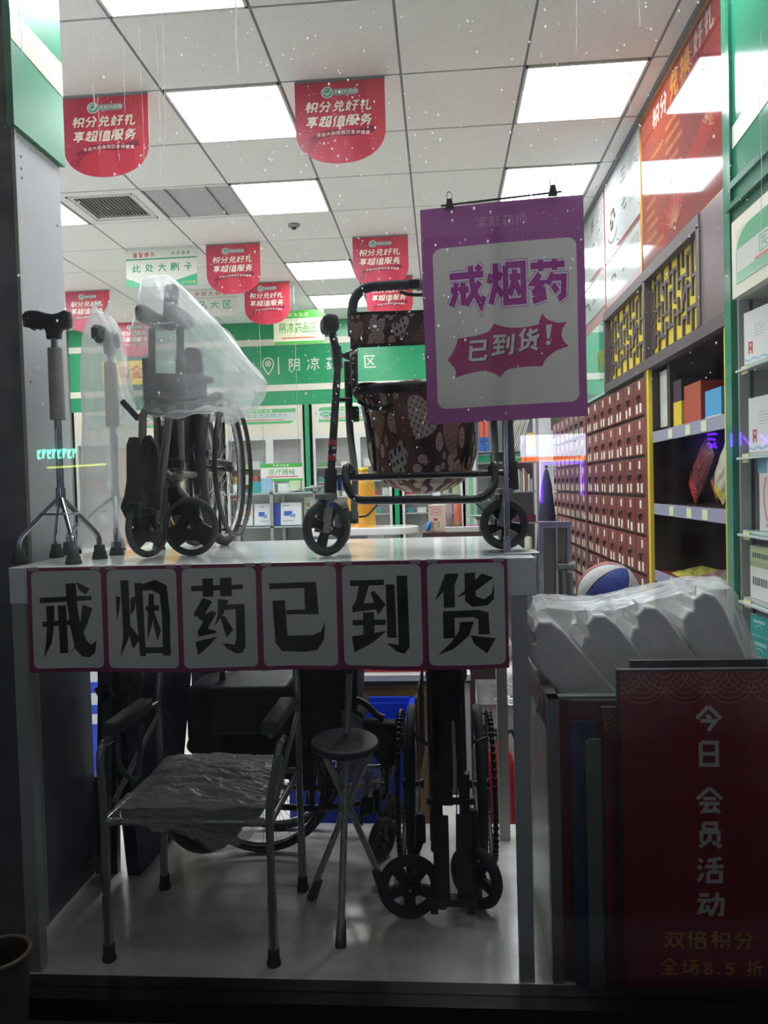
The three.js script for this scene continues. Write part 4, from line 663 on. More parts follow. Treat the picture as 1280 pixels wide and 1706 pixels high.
{
  const t = thing('tissue_tub', 'round white lidded tub beside the display rack', 'tub', [-0.76, 1.263, -4.95]);
  part(t, 'tub', lathe([[0, 0], [0.05, 0], [0.055, 0.04], [0, 0.04]], [0, 0, 0], 24), mat.white, true); part(t, 'lid', lathe([[0, 0.04], [0.058, 0.04], [0.058, 0.05], [0, 0.054]], [0, 0, 0], 24), mat.white, true);
}
// low brown cabinet with packets behind the walker
{
  const t = thing('low_cabinet', 'brown low cabinet behind the patterned walker bag', 'cabinet', [0.06, FLOOR, -4.75]);
  part(t, 'body', span(-0.10, 0.30, FLOOR, 1.20, -4.62, -5.0), mat.woodDark); part(t, 'top', span(-0.12, 0.32, 1.20, 1.24, -4.58, -5.02), M(0x54403f, { roughness: 0.35 }));
}
carton('flat_box', 'long white box lying on the edge of the brown low cabinet', 'box', [0.115, 1.241, -4.615], [0.2, 0.028, 0.06], mat.white);
leanBox('tissue_carton', 'pale pink carton with a cat drawing, behind the walker', [-0.03, 1.241, -4.72], 0.105, 0.16, 0.07, canvas(160, 256, (c) => { c.fillStyle = '#e4c9b6'; c.fillRect(0, 0, 160, 256); c.strokeStyle = '#c98a78'; c.lineWidth = 5; for (let i = 0; i < 3; i++) { c.beginPath(); c.ellipse(70, 30 + i * 28, 52, 10, 0, 0, 7); c.stroke(); } c.fillStyle = '#c0403c'; c.fillRect(48, 130, 34, 22); c.strokeStyle = '#7a5f58'; c.lineWidth = 4; c.beginPath(); c.moveTo(36, 220); c.lineTo(34, 166); c.lineTo(50, 182); c.lineTo(80, 182); c.lineTo(96, 166); c.lineTo(94, 220); c.stroke(); }), 0);
carton('grey_carton', 'plain grey carton between the pink cat carton and the pink tube', 'box', [0.045, 1.241, -4.8], [0.035, 0.165, 0.05], M(0xb9b3b8));
{
  const t = thing('gift_tube', 'tall salmon-pink tube with a floral foot on the brown cabinet', 'tube', [0.095, 1.241, -4.7]);
  part(t, 'tube', lathe([[0, 0.05], [0.024, 0.05], [0.024, 0.165], [0, 0.165]], [0, 0, 0], 20), M(0xd9765f, { roughness: 0.35 }), true); part(t, 'printed_foot', lathe([[0, 0], [0.026, 0], [0.026, 0.055], [0, 0.055]], [0, 0, 0], 20), M(0x9a7a4c, { roughness: 0.4, map: grain }), true);
}
pouch('sweet_packet', 'magenta packet lying beside the pink tube', [0.17, 1.258, -4.68], [0.09, 0.01, 0.02], 0.06, 0.03, M(0xb03a8c, { roughness: 0.25 }));
pouch('sweet_packet', 'bright blue packet beside the pink cat carton', [-0.085, 1.275, -4.66], [0.03, 0.06, 0.0], 0.05, 0.03, M(0x2f86cc, { roughness: 0.25 }));
{ // bowl like glass stand
  const t = thing('glass_bowl', 'clear plastic dish on a white foot behind the walker wheel', 'dish', [0.25, 1.241, -4.85]);
  part(t, 'foot', lathe([[0, 0], [0.04, 0], [0.03, 0.05], [0.05, 0.07], [0, 0.07]], [0, 0, 0], 20), mat.white, true); part(t, 'dish', lathe([[0.02, 0.07], [0.075, 0.078], [0.08, 0.085], [0.02, 0.08]], [0, 0, 0], 24), mat.white, true);
  part(t, 'clear_cover', lathe([[0.07, 0.085], [0.07, 0.16], [0.05, 0.185], [0, 0.19]], [0, 0, 0], 24), mat.glassShelf, true);
}
// office shelves with binders and books
{
  const t = thing('bookshelf', 'grey steel bookshelf with binders and books behind the walker', 'bookshelf', [0.55, FLOOR, -6.7]);
  part(t, 'back_panel', span(0.30, 0.80, FLOOR, 2.35, -6.86, -6.88), mat.greyPaint);
  for (const [y, xe] of [[2.34, 0.8], [1.793, 0.7], [1.70, 0.8], [1.453, 0.8], [1.192, 0.8], [0.95, 0.8], [0.6, 0.8]]) part(t, 'shelf', span(0.30, xe, y - 0.012, y, -6.5, -6.86), mat.greyPaint);
  for (const x of [0.30, 0.80]) for (const z of [-6.51, -6.85]) part(t, 'post', span(x - 0.008, x + 0.008, FLOOR, 2.36, z - 0.008, z + 0.008), mat.alu);
}
struct('trim_7', [span(0.265, 0.292, FLOOR, 2.6, -6.5, -6.54)], mat.white); struct('trim_8', span(0.232, 0.262, FLOOR, 2.6, -6.5, -6.54), M(0x7cc79c, { roughness: 0.4 }));
struct('trim_9', span(0.81, 0.85, FLOOR, 2.6, -6.45, -6.52), mat.white);
struct('wall_partition', span(0.85, 1.14, FLOOR, 2.6, -8.1, -8.14), mat.white);
for (let i = 0; i < 2; i++) { const t = thing('binder', 'blue lever-arch binder with orange upper half on the bookshelf', 'binder', [0.345 + i * 0.042, 1.795, -6.62], 'blue and orange binders'); part(t, 'cover', box(0.038, 0.3, 0.2, [0, 0.15, 0]), M(0x3c6bb8, { roughness: 0.35 }), true); part(t, 'orange_spine', box(0.034, 0.18, 0.004, [0, 0.205, 0.101]), M(0xe0623c, { roughness: 0.4 }), true); part(t, 'finger_hole', lathe([[0, 0], [0.008, 0], [0.008, 0.004], [0, 0.004]], [0, 0.08, 0.1], 14, [Math.PI / 2, 0, 0]), mat.black, true); }
for (let i = 0; i < 8; i++) { const c = [['grey', 0xc3c7c4], ['white', 0xdfe0da], ['cream', 0xd8cdb4], ['pale green', 0xb4c2b0], ['white', 0xdfe0da], ['pink', 0xd6b2a4], ['grey', 0xc3c7c4], ['white', 0xdfe0da], ['blue', 0x86a4bd]][i]; const o = new THREE.Mesh(new THREE.BoxGeometry(0.008, 0.26, 0.2).translate(0.004, 0.13, 0), M(c[1], { roughness: 0.6 })); o.name = numbered('folder'); o.position.set(0.545 + i * 0.0155, 1.797, -6.62); o.rotation.z = -0.34 + i * 0.004; o.userData = { label: 'thin ' + c[0] + ' folder leaning in a row on the bookshelf', category: 'folder', group: 'leaning folders on the bookshelf' }; scene.add(o); }
carton('green_box', 'bright green box with a pale blue lid under the blue binders', 'box', [0.365, 1.701, -6.58], [0.1, 0.075, 0.1], mat.greenBack, 0, undefined, [[0.75, 1, M(0x9fc0d8)]]);
carton('green_box', 'bright green box lying under the leaning folders', 'box', [0.62, 1.701, -6.58], [0.08, 0.07, 0.1], mat.greenBack, 0, undefined, [[0.45, 0.55, mat.white]]);
carton('brown_carton', 'small brown carton beside the green box under the folders', 'box', [0.685, 1.701, -6.58], [0.03, 0.08, 0.1], mat.cardboard);
carton('yellow_carton', 'yellow and white carton on the bookshelf next to the folders', 'box', [0.752, 1.701, -6.6], [0.078, 0.235, 0.14], M(0xd6c46a), 0, undefined, [[0, 0.2, M(0xd06a34)], [0.2, 0.5, mat.white]]);
for (let i = 0; i < 8; i++) { const c = [['dark blue', 0x283a5c], ['cream', 0xd5cbb5], ['white', 0xdcdad2], ['grey', 0x8f9492], ['cream', 0xd9d0ba], ['brown', 0x8d5a44], ['cream', 0xcfc6b0], ['grey', 0xa4a8a6]][i], h = [0.22, 0.2, 0.18, 0.17, 0.19, 0.165, 0.14, 0.1][i]; const o = new THREE.Mesh(new THREE.BoxGeometry(i ? 0.016 : 0.05, h, 0.15).translate(0, h / 2, 0), M(c[1], { roughness: 0.6 })); o.name = numbered('book'); o.position.set(0.575 + (i ? 0.03 : 0) + i * 0.021, 1.4535, -6.62); o.userData = { label: c[0] + ' book, ' + ['the widest', 'tallest of the thin ones', 'second thin one', 'third thin one', 'fourth thin one', 'fifth thin one', 'short one', 'shortest'][i] + ' of the upright row on the bookshelf', category: 'book', group: 'books standing on the bookshelf' }; scene.add(o); }
carton('maroon_case', 'flat maroon case on the lower bookshelf', 'box', [0.7, 1.193, -6.6], [0.16, 0.06, 0.16], M(0x5e2a38, { roughness: 0.25 }));
{ const t = thing('candle_cup', 'small cream cylinder on the lowest visible bookshelf', 'cup', [0.72, 0.951, -6.58]); part(t, 'cup', lathe([[0, 0], [0.035, 0], [0.032, 0.1], [0.02, 0.12], [0, 0.12]], [0, 0, 0], 18), mat.cream, true); part(t, 'rim', lathe([[0.03, 0.1], [0.036, 0.104], [0.03, 0.108]], [0, 0, 0], 18), mat.white, true); }
{ const t = thing('covered_stand', 'black tapering cloth-covered stand beside the drawer cabinets', 'stand', [0.81, FLOOR, -6.05]); part(t, 'cloth', lathe([[0, 1.98], [0.015, 1.96], [0.04, 1.85], [0.075, 1.5], [0.12, 0.9], [0.17, 0.02], [0.165, 0]], [0, 0, 0], 18), mat.navy, true); part(t, 'tip', lathe([[0, 1.98], [0.012, 1.98], [0.01, 2.0], [0, 2.0]], [0, 0, 0], 10), mat.black, true); }

// ================================================================ DISPLAY TABLE AND WHAT STANDS ON IT
{
  const t = thing('display_table', 'tall white display table carrying the mobility aids', 'table', [-0.515, PLAT, -2.67]);
  part(t, 'table_top', rbox(1.55, 0.11, 0.94, 0.004, [-0.515, TABLE - 0.055, -2.67]), mat.whiteGloss);
  for (const [x, z] of [[-1.265, -2.225], [0.213, -2.225], [0.222, -3.115], [-1.255, -3.115]]) part(t, 'leg', span(x - 0.021, x + 0.021, PLAT, 1.2, z - 0.021, z + 0.021), M(0xb4b9b4, { roughness: 0.4, metalness: 0.2 }));
}
// six taped sheets with the big characters
const BIG = {
  戒: [57, 62, 378, 498, [[[118, 205], [368, 198], [368, 220], [118, 230]], [[246, 140], [296, 138], [300, 250], [312, 340], [340, 415], [360, 432], [386, 412], [376, 470], [348, 492], [312, 486], [282, 450], [262, 340], [250, 230]], [[298, 132], [362, 165], [342, 193], [310, 170]], [[325, 240], [372, 258], [345, 330], [300, 420], [248, 488], [290, 420], [310, 330]], [[128, 318], [300, 312], [300, 335], [128, 342]], [[148, 245], [188, 243], [186, 330], [170, 420], [130, 490], [145, 400], [150, 330]], [[205, 243], [245, 243], [250, 470], [210, 470]]]],
  烟: [435, 58, 361, 500, [[[490, 198], [512, 205], [505, 260], [493, 315]], [[513, 125], [553, 125], [556, 330], [545, 400], [505, 485], [520, 390], [518, 250]], [[560, 210], [585, 200], [580, 260], [558, 290]], [[550, 330], [600, 400], [565, 450], [548, 380]], [[580, 138], [618, 138], [625, 482], [597, 482]], [[600, 150], [680, 125], [735, 150], [747, 290], [742, 480], [706, 480], [708, 290], [700, 190], [660, 172], [610, 175]], [[600, 440], [745, 440], [745, 468], [600, 468]], [[632, 248], [694, 242], [694, 268], [632, 270]], [[648, 190], [672, 190], [672, 290], [635, 408], [640, 300]], [[672, 280], [700, 360], [682, 412], [665, 330]]]],
  药: [796, 54, 378, 500, [[[853, 152], [1098, 150], [1098, 172], [853, 177]], [[907, 120], [957, 118], [957, 203], [907, 203]], [[990, 118], [1045, 117], [1045, 203], [990, 203]], [[907, 208], [950, 225], [905, 300], [862, 292], [865, 275]], [[880, 300], [950, 270], [970, 280], [925, 352], [962, 362], [966, 374], [882, 388], [876, 366], [905, 320]], [[866, 412], [970, 390], [920, 440], [876, 474]], [[978, 215], [1028, 222], [1000, 290], [957, 342], [975, 290]], [[1010, 243], [1103, 240], [1102, 440], [1085, 470], [1055, 472], [1015, 450], [992, 420], [1050, 432], [1060, 400], [1060, 265], [1005, 268]], [[985, 290], [1010, 300], [1045, 360], [1015, 396], [1000, 350]]]],
  已: [35, 66, 360, 490, [[[80, 158], [292, 155], [300, 302], [155, 302], [155, 282], [240, 280], [238, 182], [82, 185]], [[94, 238], [150, 236], [157, 400], [270, 398], [310, 380], [328, 335], [320, 420], [290, 465], [240, 475], [130, 470], [102, 430]]]],
  到: [395, 62, 373, 494, [[[443, 148], [592, 146], [592, 170], [443, 174]], [[482, 172], [526, 172], [500, 255], [548, 250], [532, 205], [548, 196], [598, 258], [564, 304], [554, 280], [452, 294], [450, 270], [470, 236]], [[497, 295], [545, 293], [545, 395], [497, 400]], [[450, 330], [595, 326], [595, 350], [450, 354]], [[445, 405], [597, 378], [540, 430], [455, 478]], [[600, 168], [638, 168], [642, 408], [602, 408]], [[648, 130], [694, 130], [698, 450], [675, 480], [640, 470], [598, 433], [650, 440]]]],
  货: [768, 58, 362, 496, [[[862, 120], [920, 122], [900, 175], [900, 272], [852, 274], [852, 200], [815, 240], [835, 190]], [[945, 120], [990, 118], [992, 225], [1030, 240], [1060, 215], [1072, 170], [1070, 240], [1040, 268], [975, 272], [945, 245]], [[1020, 122], [1070, 142], [1000, 195], [910, 228], [960, 185]], [[847, 290], [897, 288], [897, 410], [847, 412]], [[860, 290], [1000, 286], [1045, 300], [1048, 398], [1000, 398], [1000, 330], [980, 318], [860, 320]], [[920, 340], [980, 338], [960, 400], [890, 460], [822, 486], [880, 430], [915, 380]], [[965, 400], [1074, 418], [1035, 484], [980, 440]]]],
};
const sheetX = [-1.231, -0.995, -0.770, -0.534, -0.300, -0.056, 0.179];
Object.entries(BIG).forEach(([ch, [x0, y0, w, h, polys]], i) => {
  const a = sheetX[i], b = sheetX[i + 1], tx = canvas(320, 420, (c, W, H) => {
    c.fillStyle = '#8e2a5a'; c.fillRect(0, 0, W, H); rrect(c, i ? 12 : 18, 14, W - (i ? 24 : 32), H - 30, 22, '#d6d9d0');
    for (const p of polys) poly(c, p.map(([x, y]) => [(x - x0) / w * W, (y - y0) / h * H]), '#16181c');
  });
  const t = thing('paper_sheet', 'taped paper sheet with the bold black character for ' + ['quit', 'smoke', 'medicine', 'already', 'arrive', 'goods'][i], 'paper sheet', [(a + b) / 2, 0.996, -2.196], 'taped character sheets on the table front');
  part(t, 'sheet', grid(8, 6, (u, v) => [a + (b - a) * u - (a + b) / 2 + 0.0005 * u, v * (0.312) + 0.004 * (1 - v) * Math.sin(i * 2.1 + u * 3) * 0.6, 0.0005 + 0.0035 * (1 - v) * (1 + Math.sin(u * 5 + i)) + 0.0008 * i % 0.0012]), M(0xffffff, { map: tx, roughness: 0.6, side: THREE.DoubleSide }), true);
  for (const u of [0.1, 0.9]) part(t, 'tape', box(0.03, 0.012, 0.0006, [(u - 0.5) * (b - a), 0.309, 0.0052]), M(0xcfd2cc, { transparent: true, opacity: 0.4, roughness: 0.2 }), true);
});

// ---------------------------------------------------------------- quad canes
function rubberFoot(p, m = mat.rubberGreen, r = 0.019) { return lathe([[0, 0], [r * 1.28, 0], [r * 1.3, 0.006], [r * 1.12, 0.014], [r * 1.14, 0.02], [r * 0.95, 0.026], [r * 0.86, 0.046], [0, 0.046]], p, 16); }
function quadCane(label, base, turn) {
  const t = thing('quad_cane', label, 'walking cane', base, 'four-footed walking canes', turn), hub = 0.20;
  const feet = [[-0.112, 0.062], [0.09, 0.115], [0.098, -0.05], [-0.092, -0.135]];
  for (const [x, z] of feet) {
    const l = part(t, 'leg', pipe([[x * 0.05, hub, z * 0.05], [x * 0.78, hub - 0.095, z * 0.78], [x, hub - 0.125, z], [x, 0.03, z]], 0.0085, 0.03), mat.chrome, true);
    part(l, 'rubber_foot', rubberFoot([x, 0, z]), mat.rubberGreen, true);
  }
  part(t, 'brace_ring', smooth([[-0.055, hub - 0.048, 0.03], [0.045, hub - 0.048, 0.055], [0.05, hub - 0.048, -0.022], [-0.045, hub - 0.048, -0.06]], 0.0035, 30, 6, true), mat.chrome, true);
  part(t, 'shaft', [bar([0, hub - 0.02, 0], [0, 0.73, 0], 0.0115), bar([0, hub - 0.03, 0], [0, hub + 0.035, 0], 0.0155), bar([0, hub + 0.02, 0.008], [0, 0.42, 0.014], 0.005)], mat.chrome, true);
  part(t, 'foam_sleeve', bar([0, 0.452, 0], [0, 0.678, 0], 0.0235, 0.0225, 20), mat.foam, true);
  const prof = [[57, 512], [61, 508], [68, 507], [80, 508], [92, 512], [106, 515], [118, 513], [128, 509], [132, 511], [133, 520], [132, 530], [127, 533], [118, 532], [114, 540], [113, 548], [98, 548], [97, 538], [92, 530], [86, 528], [81, 531], [75, 528], [70, 531], [64, 527], [58, 526]].map(([x, y]) => [(x - 106) * 0.00187, (548 - y) * 0.00187]).reverse();
  part(t, 'handle', xf(extr(prof, 0.012, 0.008, [], 3), [0, 0.715, 0]), mat.handle, true);
  return t;
}
quadCane('chrome four-footed cane with dark handle and grey foam sleeve, standing unwrapped', [-1.215, TABLE, -2.39], 0);
quadCane('second four-footed cane wrapped in milky plastic behind the unwrapped one', [-1.17, TABLE, -2.70], 1.45);
// loose film made of stacked rings
function film(rings, m, folds, n = 56, seedN = 1) { // rings: [centre, rx, rz]
  const C = new THREE.CatmullRomCurve3(rings.map((r) => V(r[0]))), val = (k, v) => { const f = v * (rings.length - 1), i = Math.min(rings.length - 2, Math.floor(f)), q = f - i; return rings[i][k] * (1 - q) + rings[i + 1][k] * q; };
  return grid(n, rings.length * (folds > 0.03 ? 12 : 7), (u, v) => {
    const a = u * Math.PI * 2, c = C.getPoint(Math.min(1, v)), cr = 1 + folds * (0.5 * Math.sin(a * 5 + seedN + v * 4) + 0.3 * Math.sin(a * 3 + v * 9) + (folds > 0.03 ? 1.3 * crumple(2.2 * Math.cos(a) + 7 + seedN, 2.2 * Math.sin(a) + v * 3.4, seedN) : 0));
    const e = 0.75, sx = Math.sign(Math.cos(a)) * Math.pow(Math.abs(Math.cos(a)), e), sz = Math.sign(Math.sin(a)) * Math.pow(Math.abs(Math.sin(a)), e);
    return [c.x + sx * val(1, v) * cr, c.y + folds * 0.04 * Math.sin(a * 4 + seedN), c.z + sz * val(2, v) * cr];
  }, true);
}
{
  const t = thing('plastic_wrap', 'milky plastic bag gathered over the second cane', 'plastic bag', [-1.17, TABLE, -2.70]);
  const R = (v, l, r, b) => { const k = 2.62 / 1288; return [[-1.2 + ((l + r) / 2 - 150) * k, 1.52 + (827 - v) * k, -2.70], (r - l) / 2 * k, b]; };
  part(t, 'film', film([R(508, 148, 152, 0.006), R(514, 138, 162, 0.03), R(528, 130, 172, 0.04), R(550, 122, 180, 0.055), R(600, 118, 186, 0.07), R(680, 120, 197, 0.08), R(760, 118, 202, 0.09), R(830, 116, 206, 0.10), R(885, 110, 214, 0.12), R(918, 108, 220, 0.13)], 0, 0.13, 110, 2), mat.filmMilky);
  part(t, 'gathered_top', [smooth([[-1.21, 2.155, -2.70], [-1.215, 2.19, -2.69], [-1.195, 2.2, -2.7]], (q) => 0.014 * (1 - q * 0.6), 14, 8), smooth([[-1.185, 2.15, -2.70], [-1.165, 2.19, -2.7], [-1.16, 2.205, -2.69]], (q) => 0.012 * (1 - q * 0.6), 14, 8)], mat.filmMilky);
}

// ---------------------------------------------------------------- wheels
function tyre(R, r, seg = 40) { return new THREE.TorusGeometry(R - r, r, 10, seg); }
function petalDisc(R, n, depth, hubR, rimW, web, sharp = 0) { // round plate with n openings
  const out = [], holes = []; for (let i = 0; i < 40; i++) { const a = i / 40 * Math.PI * 2; out.push([Math.cos(a) * R, Math.sin(a) * R]); }
  for (let k = 0; k < n; k++) {
    const a0 = k / n * Math.PI * 2 + sharp, half = Math.PI / n - web, Ro = R - rimW, pts = [];
    for (let i = 0; i <= 8; i++) { const a = a0 - half + 2 * half * i / 8; pts.push([Math.cos(a) * Ro, Math.sin(a) * Ro]); }
    for (let i = 0; i <= 4; i++) { const a = a0 + (half * 0.5) * (1 - i / 2); pts.push([Math.cos(a) * hubR, Math.sin(a) * hubR]); }
    holes.push(pts);
  }
  return extr(out, depth, 0.002, holes);
}
function casterWheel(R, w, n, m = 'rubber', sharp = 0.5, hubR = 0.3) { // axis along z
  return { tyre: merge([xf(tyre(R, w * 0.55, 44), [0, 0, 0], [0, 0, 0], [1, 1, 1]), lathe([[R - w * 0.9, -w * 0.5], [R - w * 0.35, -w * 0.5], [R - w * 0.35, w * 0.5], [R - w * 0.9, w * 0.5]], [0, 0, 0], 44, [Math.PI / 2, 0, 0])]), core: petalDisc(R - w * 0.75, n, w * 0.5, R * hubR, R * 0.05, n === 3 ? 0.42 : 0.24, sharp), hub: merge([lathe([[0, -w * 0.75], [R * 0.16, -w * 0.75], [R * 0.16, w * 0.75], [0, w * 0.75]], [0, 0, 0], 18, [Math.PI / 2, 0, 0])]), bolt: lathe([[0, -w], [R * 0.07, -w], [R * 0.07, w], [0, w]], [0, 0, 0], 10, [Math.PI / 2, 0, 0]) };
}
function putWheel(t, W, p, yaw, mTyre, mCore, name = 'caster_wheel') {
  const T = (g) => xf(g.clone(), p, [0, yaw, 0]), o = part(t, name, T(W.tyre), mTyre);
  part(o, 'wheel_core', T(W.core), mCore); part(o, 'hub', T(W.hub), mCore); part(o, 'axle_bolt', T(W.bolt), mat.steel); return o;
}
function bigWheel(t, p, R, opts = {}) { // axis along x, rim to the outside given by side
  const { side = 1, rim = true, knob = false, mT = mat.rubber, yaw = Math.PI / 2, hubY = 0 } = opts;
  const T = (g) => xf(g, p, [0, yaw, 0]);
  const o = part(t, 'rear_wheel', T(tyre(R, 0.018, 64)), mT);
  part(o, 'rim', T(merge([tyre(R - 0.026, 0.0075, 56)])), mat.alu);
  const sp = []; for (let i = 0; i < 28; i++) { const a = i / 28 * Math.PI * 2, b = a + (i % 2 ? 0.5 : -0.5); sp.push(bar([Math.cos(b) * 0.02, Math.sin(b) * 0.02, (i % 4 < 2 ? 0.025 : -0.025)], [Math.cos(a) * (R - 0.03), Math.sin(a) * (R - 0.03), 0], 0.0011, 0.0011, 5, true)); }
  part(o, 'spokes', T(merge(sp)), mat.steel); part(o, 'hub', T(lathe([[0, -0.04], [0.022, -0.04], [0.012, -0.02], [0.012, 0.02], [0.022, 0.04], [0, 0.04]], [0, 0, 0], 16, [Math.PI / 2, 0, 0])), mat.black);
  if (rim) { const g = [tyre(R - 0.03, 0.009, 56).translate(0, 0, side * 0.045)]; for (let i = 0; i < 6; i++) { const a = i * Math.PI / 3; g.push(bar([Math.cos(a) * (R - 0.03), Math.sin(a) * (R - 0.03), side * 0.045], [Math.cos(a) * (R - 0.035), Math.sin(a) * (R - 0.035), 0], 0.004, 0.004, 6)); } if (knob) for (let i = 0; i < 60; i++) { const a = i / 60 * Math.PI * 2; g.push(xf(new THREE.SphereGeometry(0.0115, 8, 6), [Math.cos(a) * (R - 0.03), Math.sin(a) * (R - 0.03), side * 0.045])); } part(o, 'push_rim', T(merge(g)), mat.black); }
  return o;
}
// ---------------------------------------------------------------- folded wheelchair on the table
{
  const t = thing('wheelchair', 'folded grey wheelchair half covered by a plastic bag, standing on the table', 'wheelchair', [-0.86, TABLE, -2.65]);
  const cw = casterWheel(0.097, 0.019, 3, 'rubber', 0.5236, 0.46);
  putWheel(t, cw, [-0.817, TABLE + 0.0975, -2.46], -0.12, mat.rubberGrey, mat.black); putWheel(t, cw, [-0.957, TABLE + 0.0975, -2.45], 1.2, mat.rubberGrey, mat.black);
  bigWheel(t, [-0.842, TABLE + 0.296, -2.94], 0.296, { side: 1 }); bigWheel(t, [-0.955, TABLE + 0.296, -2.94], 0.296, { side: -1 });
  const P = mat.taupe, T0 = 1.31;
  // front loops, one for each side frame
  part(t, 'side_frame', [pipe([[-0.9796, 1.5629, -2.47], [-0.9712, 1.7792, -2.48], [-0.9581, 1.7994, -2.49], [-0.9604, 1.7983, -2.56], [-0.9682, 1.7695, -2.6], [-0.9769, 1.4809, -2.6]], 0.0125, 0.03), pipe([[-0.9712, 1.7792, -2.48], [-0.9756, 1.5627, -2.46], [-0.9696, 1.4061, -2.45]], 0.0135, 0.03)], P);
  part(t, 'side_frame', [pipe([[-0.9361, 1.4235, -2.48], [-0.9129, 1.6007, -2.49], [-0.892, 1.7685, -2.5], [-0.8839, 1.7978, -2.52], [-0.8737, 1.7832, -2.56], [-0.8802, 1.6422, -2.57], [-0.8701, 1.5604, -2.55]], 0.0135, 0.03), bar([-0.9147, 1.597, -2.5], [-0.8697, 1.5481, -2.5], 0.012)], P);
  part(t, 'rear_post', [bar([-0.8392, 1.8351, -2.72], [-0.845, 1.4854, -2.72], 0.013), bar([-0.8994, 1.8042, -2.78], [-0.894, 1.4523, -2.78], 0.012)], P);
  part(t, 'rear_post', [bar([-0.93, T0 + 0.18, -2.8], [-0.93, T0 + 0.66, -2.8], 0.0125), bar([-0.87, T0 + 0.18, -2.82], [-0.87, T0 + 0.62, -2.82], 0.0125)], mat.black);
  part(t, 'lower_rail', [bar([-0.93, T0 + 0.27, -2.5], [-0.93, T0 + 0.27, -2.92], 0.012), bar([-0.86, T0 + 0.27, -2.5], [-0.86, T0 + 0.27, -2.92], 0.012), bar([-0.955, T0 + 0.296, -2.94], [-0.842, T0 + 0.296, -2.94], 0.012)], P);
  // caster forks
  part(t, 'caster_fork', [smooth([[-0.8654, 1.5559, -2.5], [-0.8554, 1.53, -2.48], [-0.8358, 1.4958, -2.49], [-0.8303, 1.4597, -2.5], [-0.8322, 1.4061, -2.5]], 0.012, 20, 10), bar([-0.8673, 1.56, -2.5], [-0.8686, 1.5798, -2.5], 0.02)], P);
  part(t, 'caster_stem', [rbox(0.042, 0.055, 0.04, 0.006, [-0.8736, 1.5126, -2.49]), rbox(0.034, 0.06, 0.03, 0.006, [-0.8658, 1.4713, -2.475], [0, 0, 0.1])], mat.black);
  part(t, 'caster_fork', [smooth([[-0.9377, 1.562, -2.52], [-0.9104, 1.5492, -2.5], [-0.9033, 1.5212, -2.5], [-0.91, 1.462, -2.49], [-0.9213, 1.394, -2.47]], 0.011, 20, 10)], P);
  part(t, 'brake_lever', [rbox(0.02, 0.085, 0.012, 0.005, [-1.0213, 1.7966, -2.5], [0, 0, 0.72])], mat.black);
  part(t, 'clamp', [rbox(0.05, 0.035, 0.045, 0.008, [-0.8859, 1.6168, -2.53]), rbox(0.05, 0.02, 0.03, 0.006, [-0.9174, 1.6264, -2.55])], mat.black);
  part(t, 'cross_brace', [beam([-0.8601, 1.6325, -2.8], [-0.8103, 1.6256, -2.92], 0.03, 0.02), beam([-0.95, T0 + 0.2, -2.6], [-0.84, T0 + 0.52, -2.8], 0.02, 0.012), beam([-0.84, T0 + 0.2, -2.62], [-0.95, T0 + 0.52, -2.82], 0.02, 0.012)], mat.black);
  part(t, 'brake_bracket', [rbox(0.03, 0.03, 0.05, 0.004, [-0.8346, 1.6529, -2.72]), bar([-0.8717, 1.6639, -2.7], [-0.8194, 1.6503, -2.72], 0.006), bar([-0.8584, 1.7316, -2.7], [-0.858, 1.4968, -2.7], 0.0028), bar([-0.9063, 1.7332, -2.7], [-0.8974, 1.4978, -2.7], 0.0028)], mat.steel);
  // folded footrests
  const sc = 2.4 / 1288, ext = (px, z, dep, c) => xf(extr(px.map(([x, y]) => [(x - c[0]) * sc, (c[1] - y) * sc]).reverse(), dep, 0.003), z);
  part(t, 'footrest', ext([[217, 740], [222, 728], [230, 728], [233, 742], [238, 760], [240, 850], [228, 884], [212, 868], [202, 846], [210, 826], [215, 800]], [-0.9875, 1.5628, -2.42], 0.03, [222, 800]), mat.black);
  part(t, 'footrest', ext([[238, 742], [244, 727], [252, 725], [264, 742], [266, 760], [262, 850], [250, 840], [240, 812], [236, 780]], [-0.9313, 1.5805, -2.42], 0.02, [250, 790]), mat.black);
  part(t, 'footrest_bracket', [rbox(0.05, 0.05, 0.04, 0.01, [-0.975, 1.4704, -2.4]), rbox(0.06, 0.028, 0.04, 0.008, [-0.9458, 1.4617, -2.41]), bar([-1.0018, 1.4438, -2.41], [-1.0008, 1.4206, -2.41], 0.011)], M(0x1f2626, { roughness: 0.5 }));
  part(t, 'sticker', quad([-0.9311, 1.6425, -2.385], [-0.9119, 1.6344, -2.385], [-0.9068, 1.6664, -2.385], [-0.9221, 1.6725, -2.385]), M(0xb07a7c, { roughness: 0.5, map: canvas(64, 64, (c) => { c.fillStyle = '#1c1c1f'; c.fillRect(0, 0, 64, 64); c.fillStyle = '#c8585c'; c.fillRect(12, 6, 40, 18); c.fillStyle = '#d8d8d8'; for (let i = 0; i < 9; i++) c.fillRect(6 + (i * 17) % 50, 30 + (i * 11) % 28, 9, 7); }) }));
  // upper frame inside the bag
  part(t, 'arm_post', [bar([-0.9379, 2.0596, -2.5], [-0.9465, 1.7802, -2.5], 0.012), bar([-0.8496, 2.0658, -2.52], [-0.8567, 1.7591, -2.52], 0.013)], M(0x2c2f36, { roughness: 0.4 }));
  part(t, 'arm_post', [rbox(0.026, 0.17, 0.026, 0.005, [-0.9552, 1.8779, -2.49]), rbox(0.028, 0.18, 0.026, 0.005, [-0.849, 1.8766, -2.51])], mat.black);
  part(t, 'arm_pad', [rbox(0.045, 0.055, 0.2, 0.016, [-0.9762, 2.1179, -2.6]), rbox(0.05, 0.055, 0.2, 0.018, [-0.8862, 2.1244, -2.62])], mat.greyPaint);
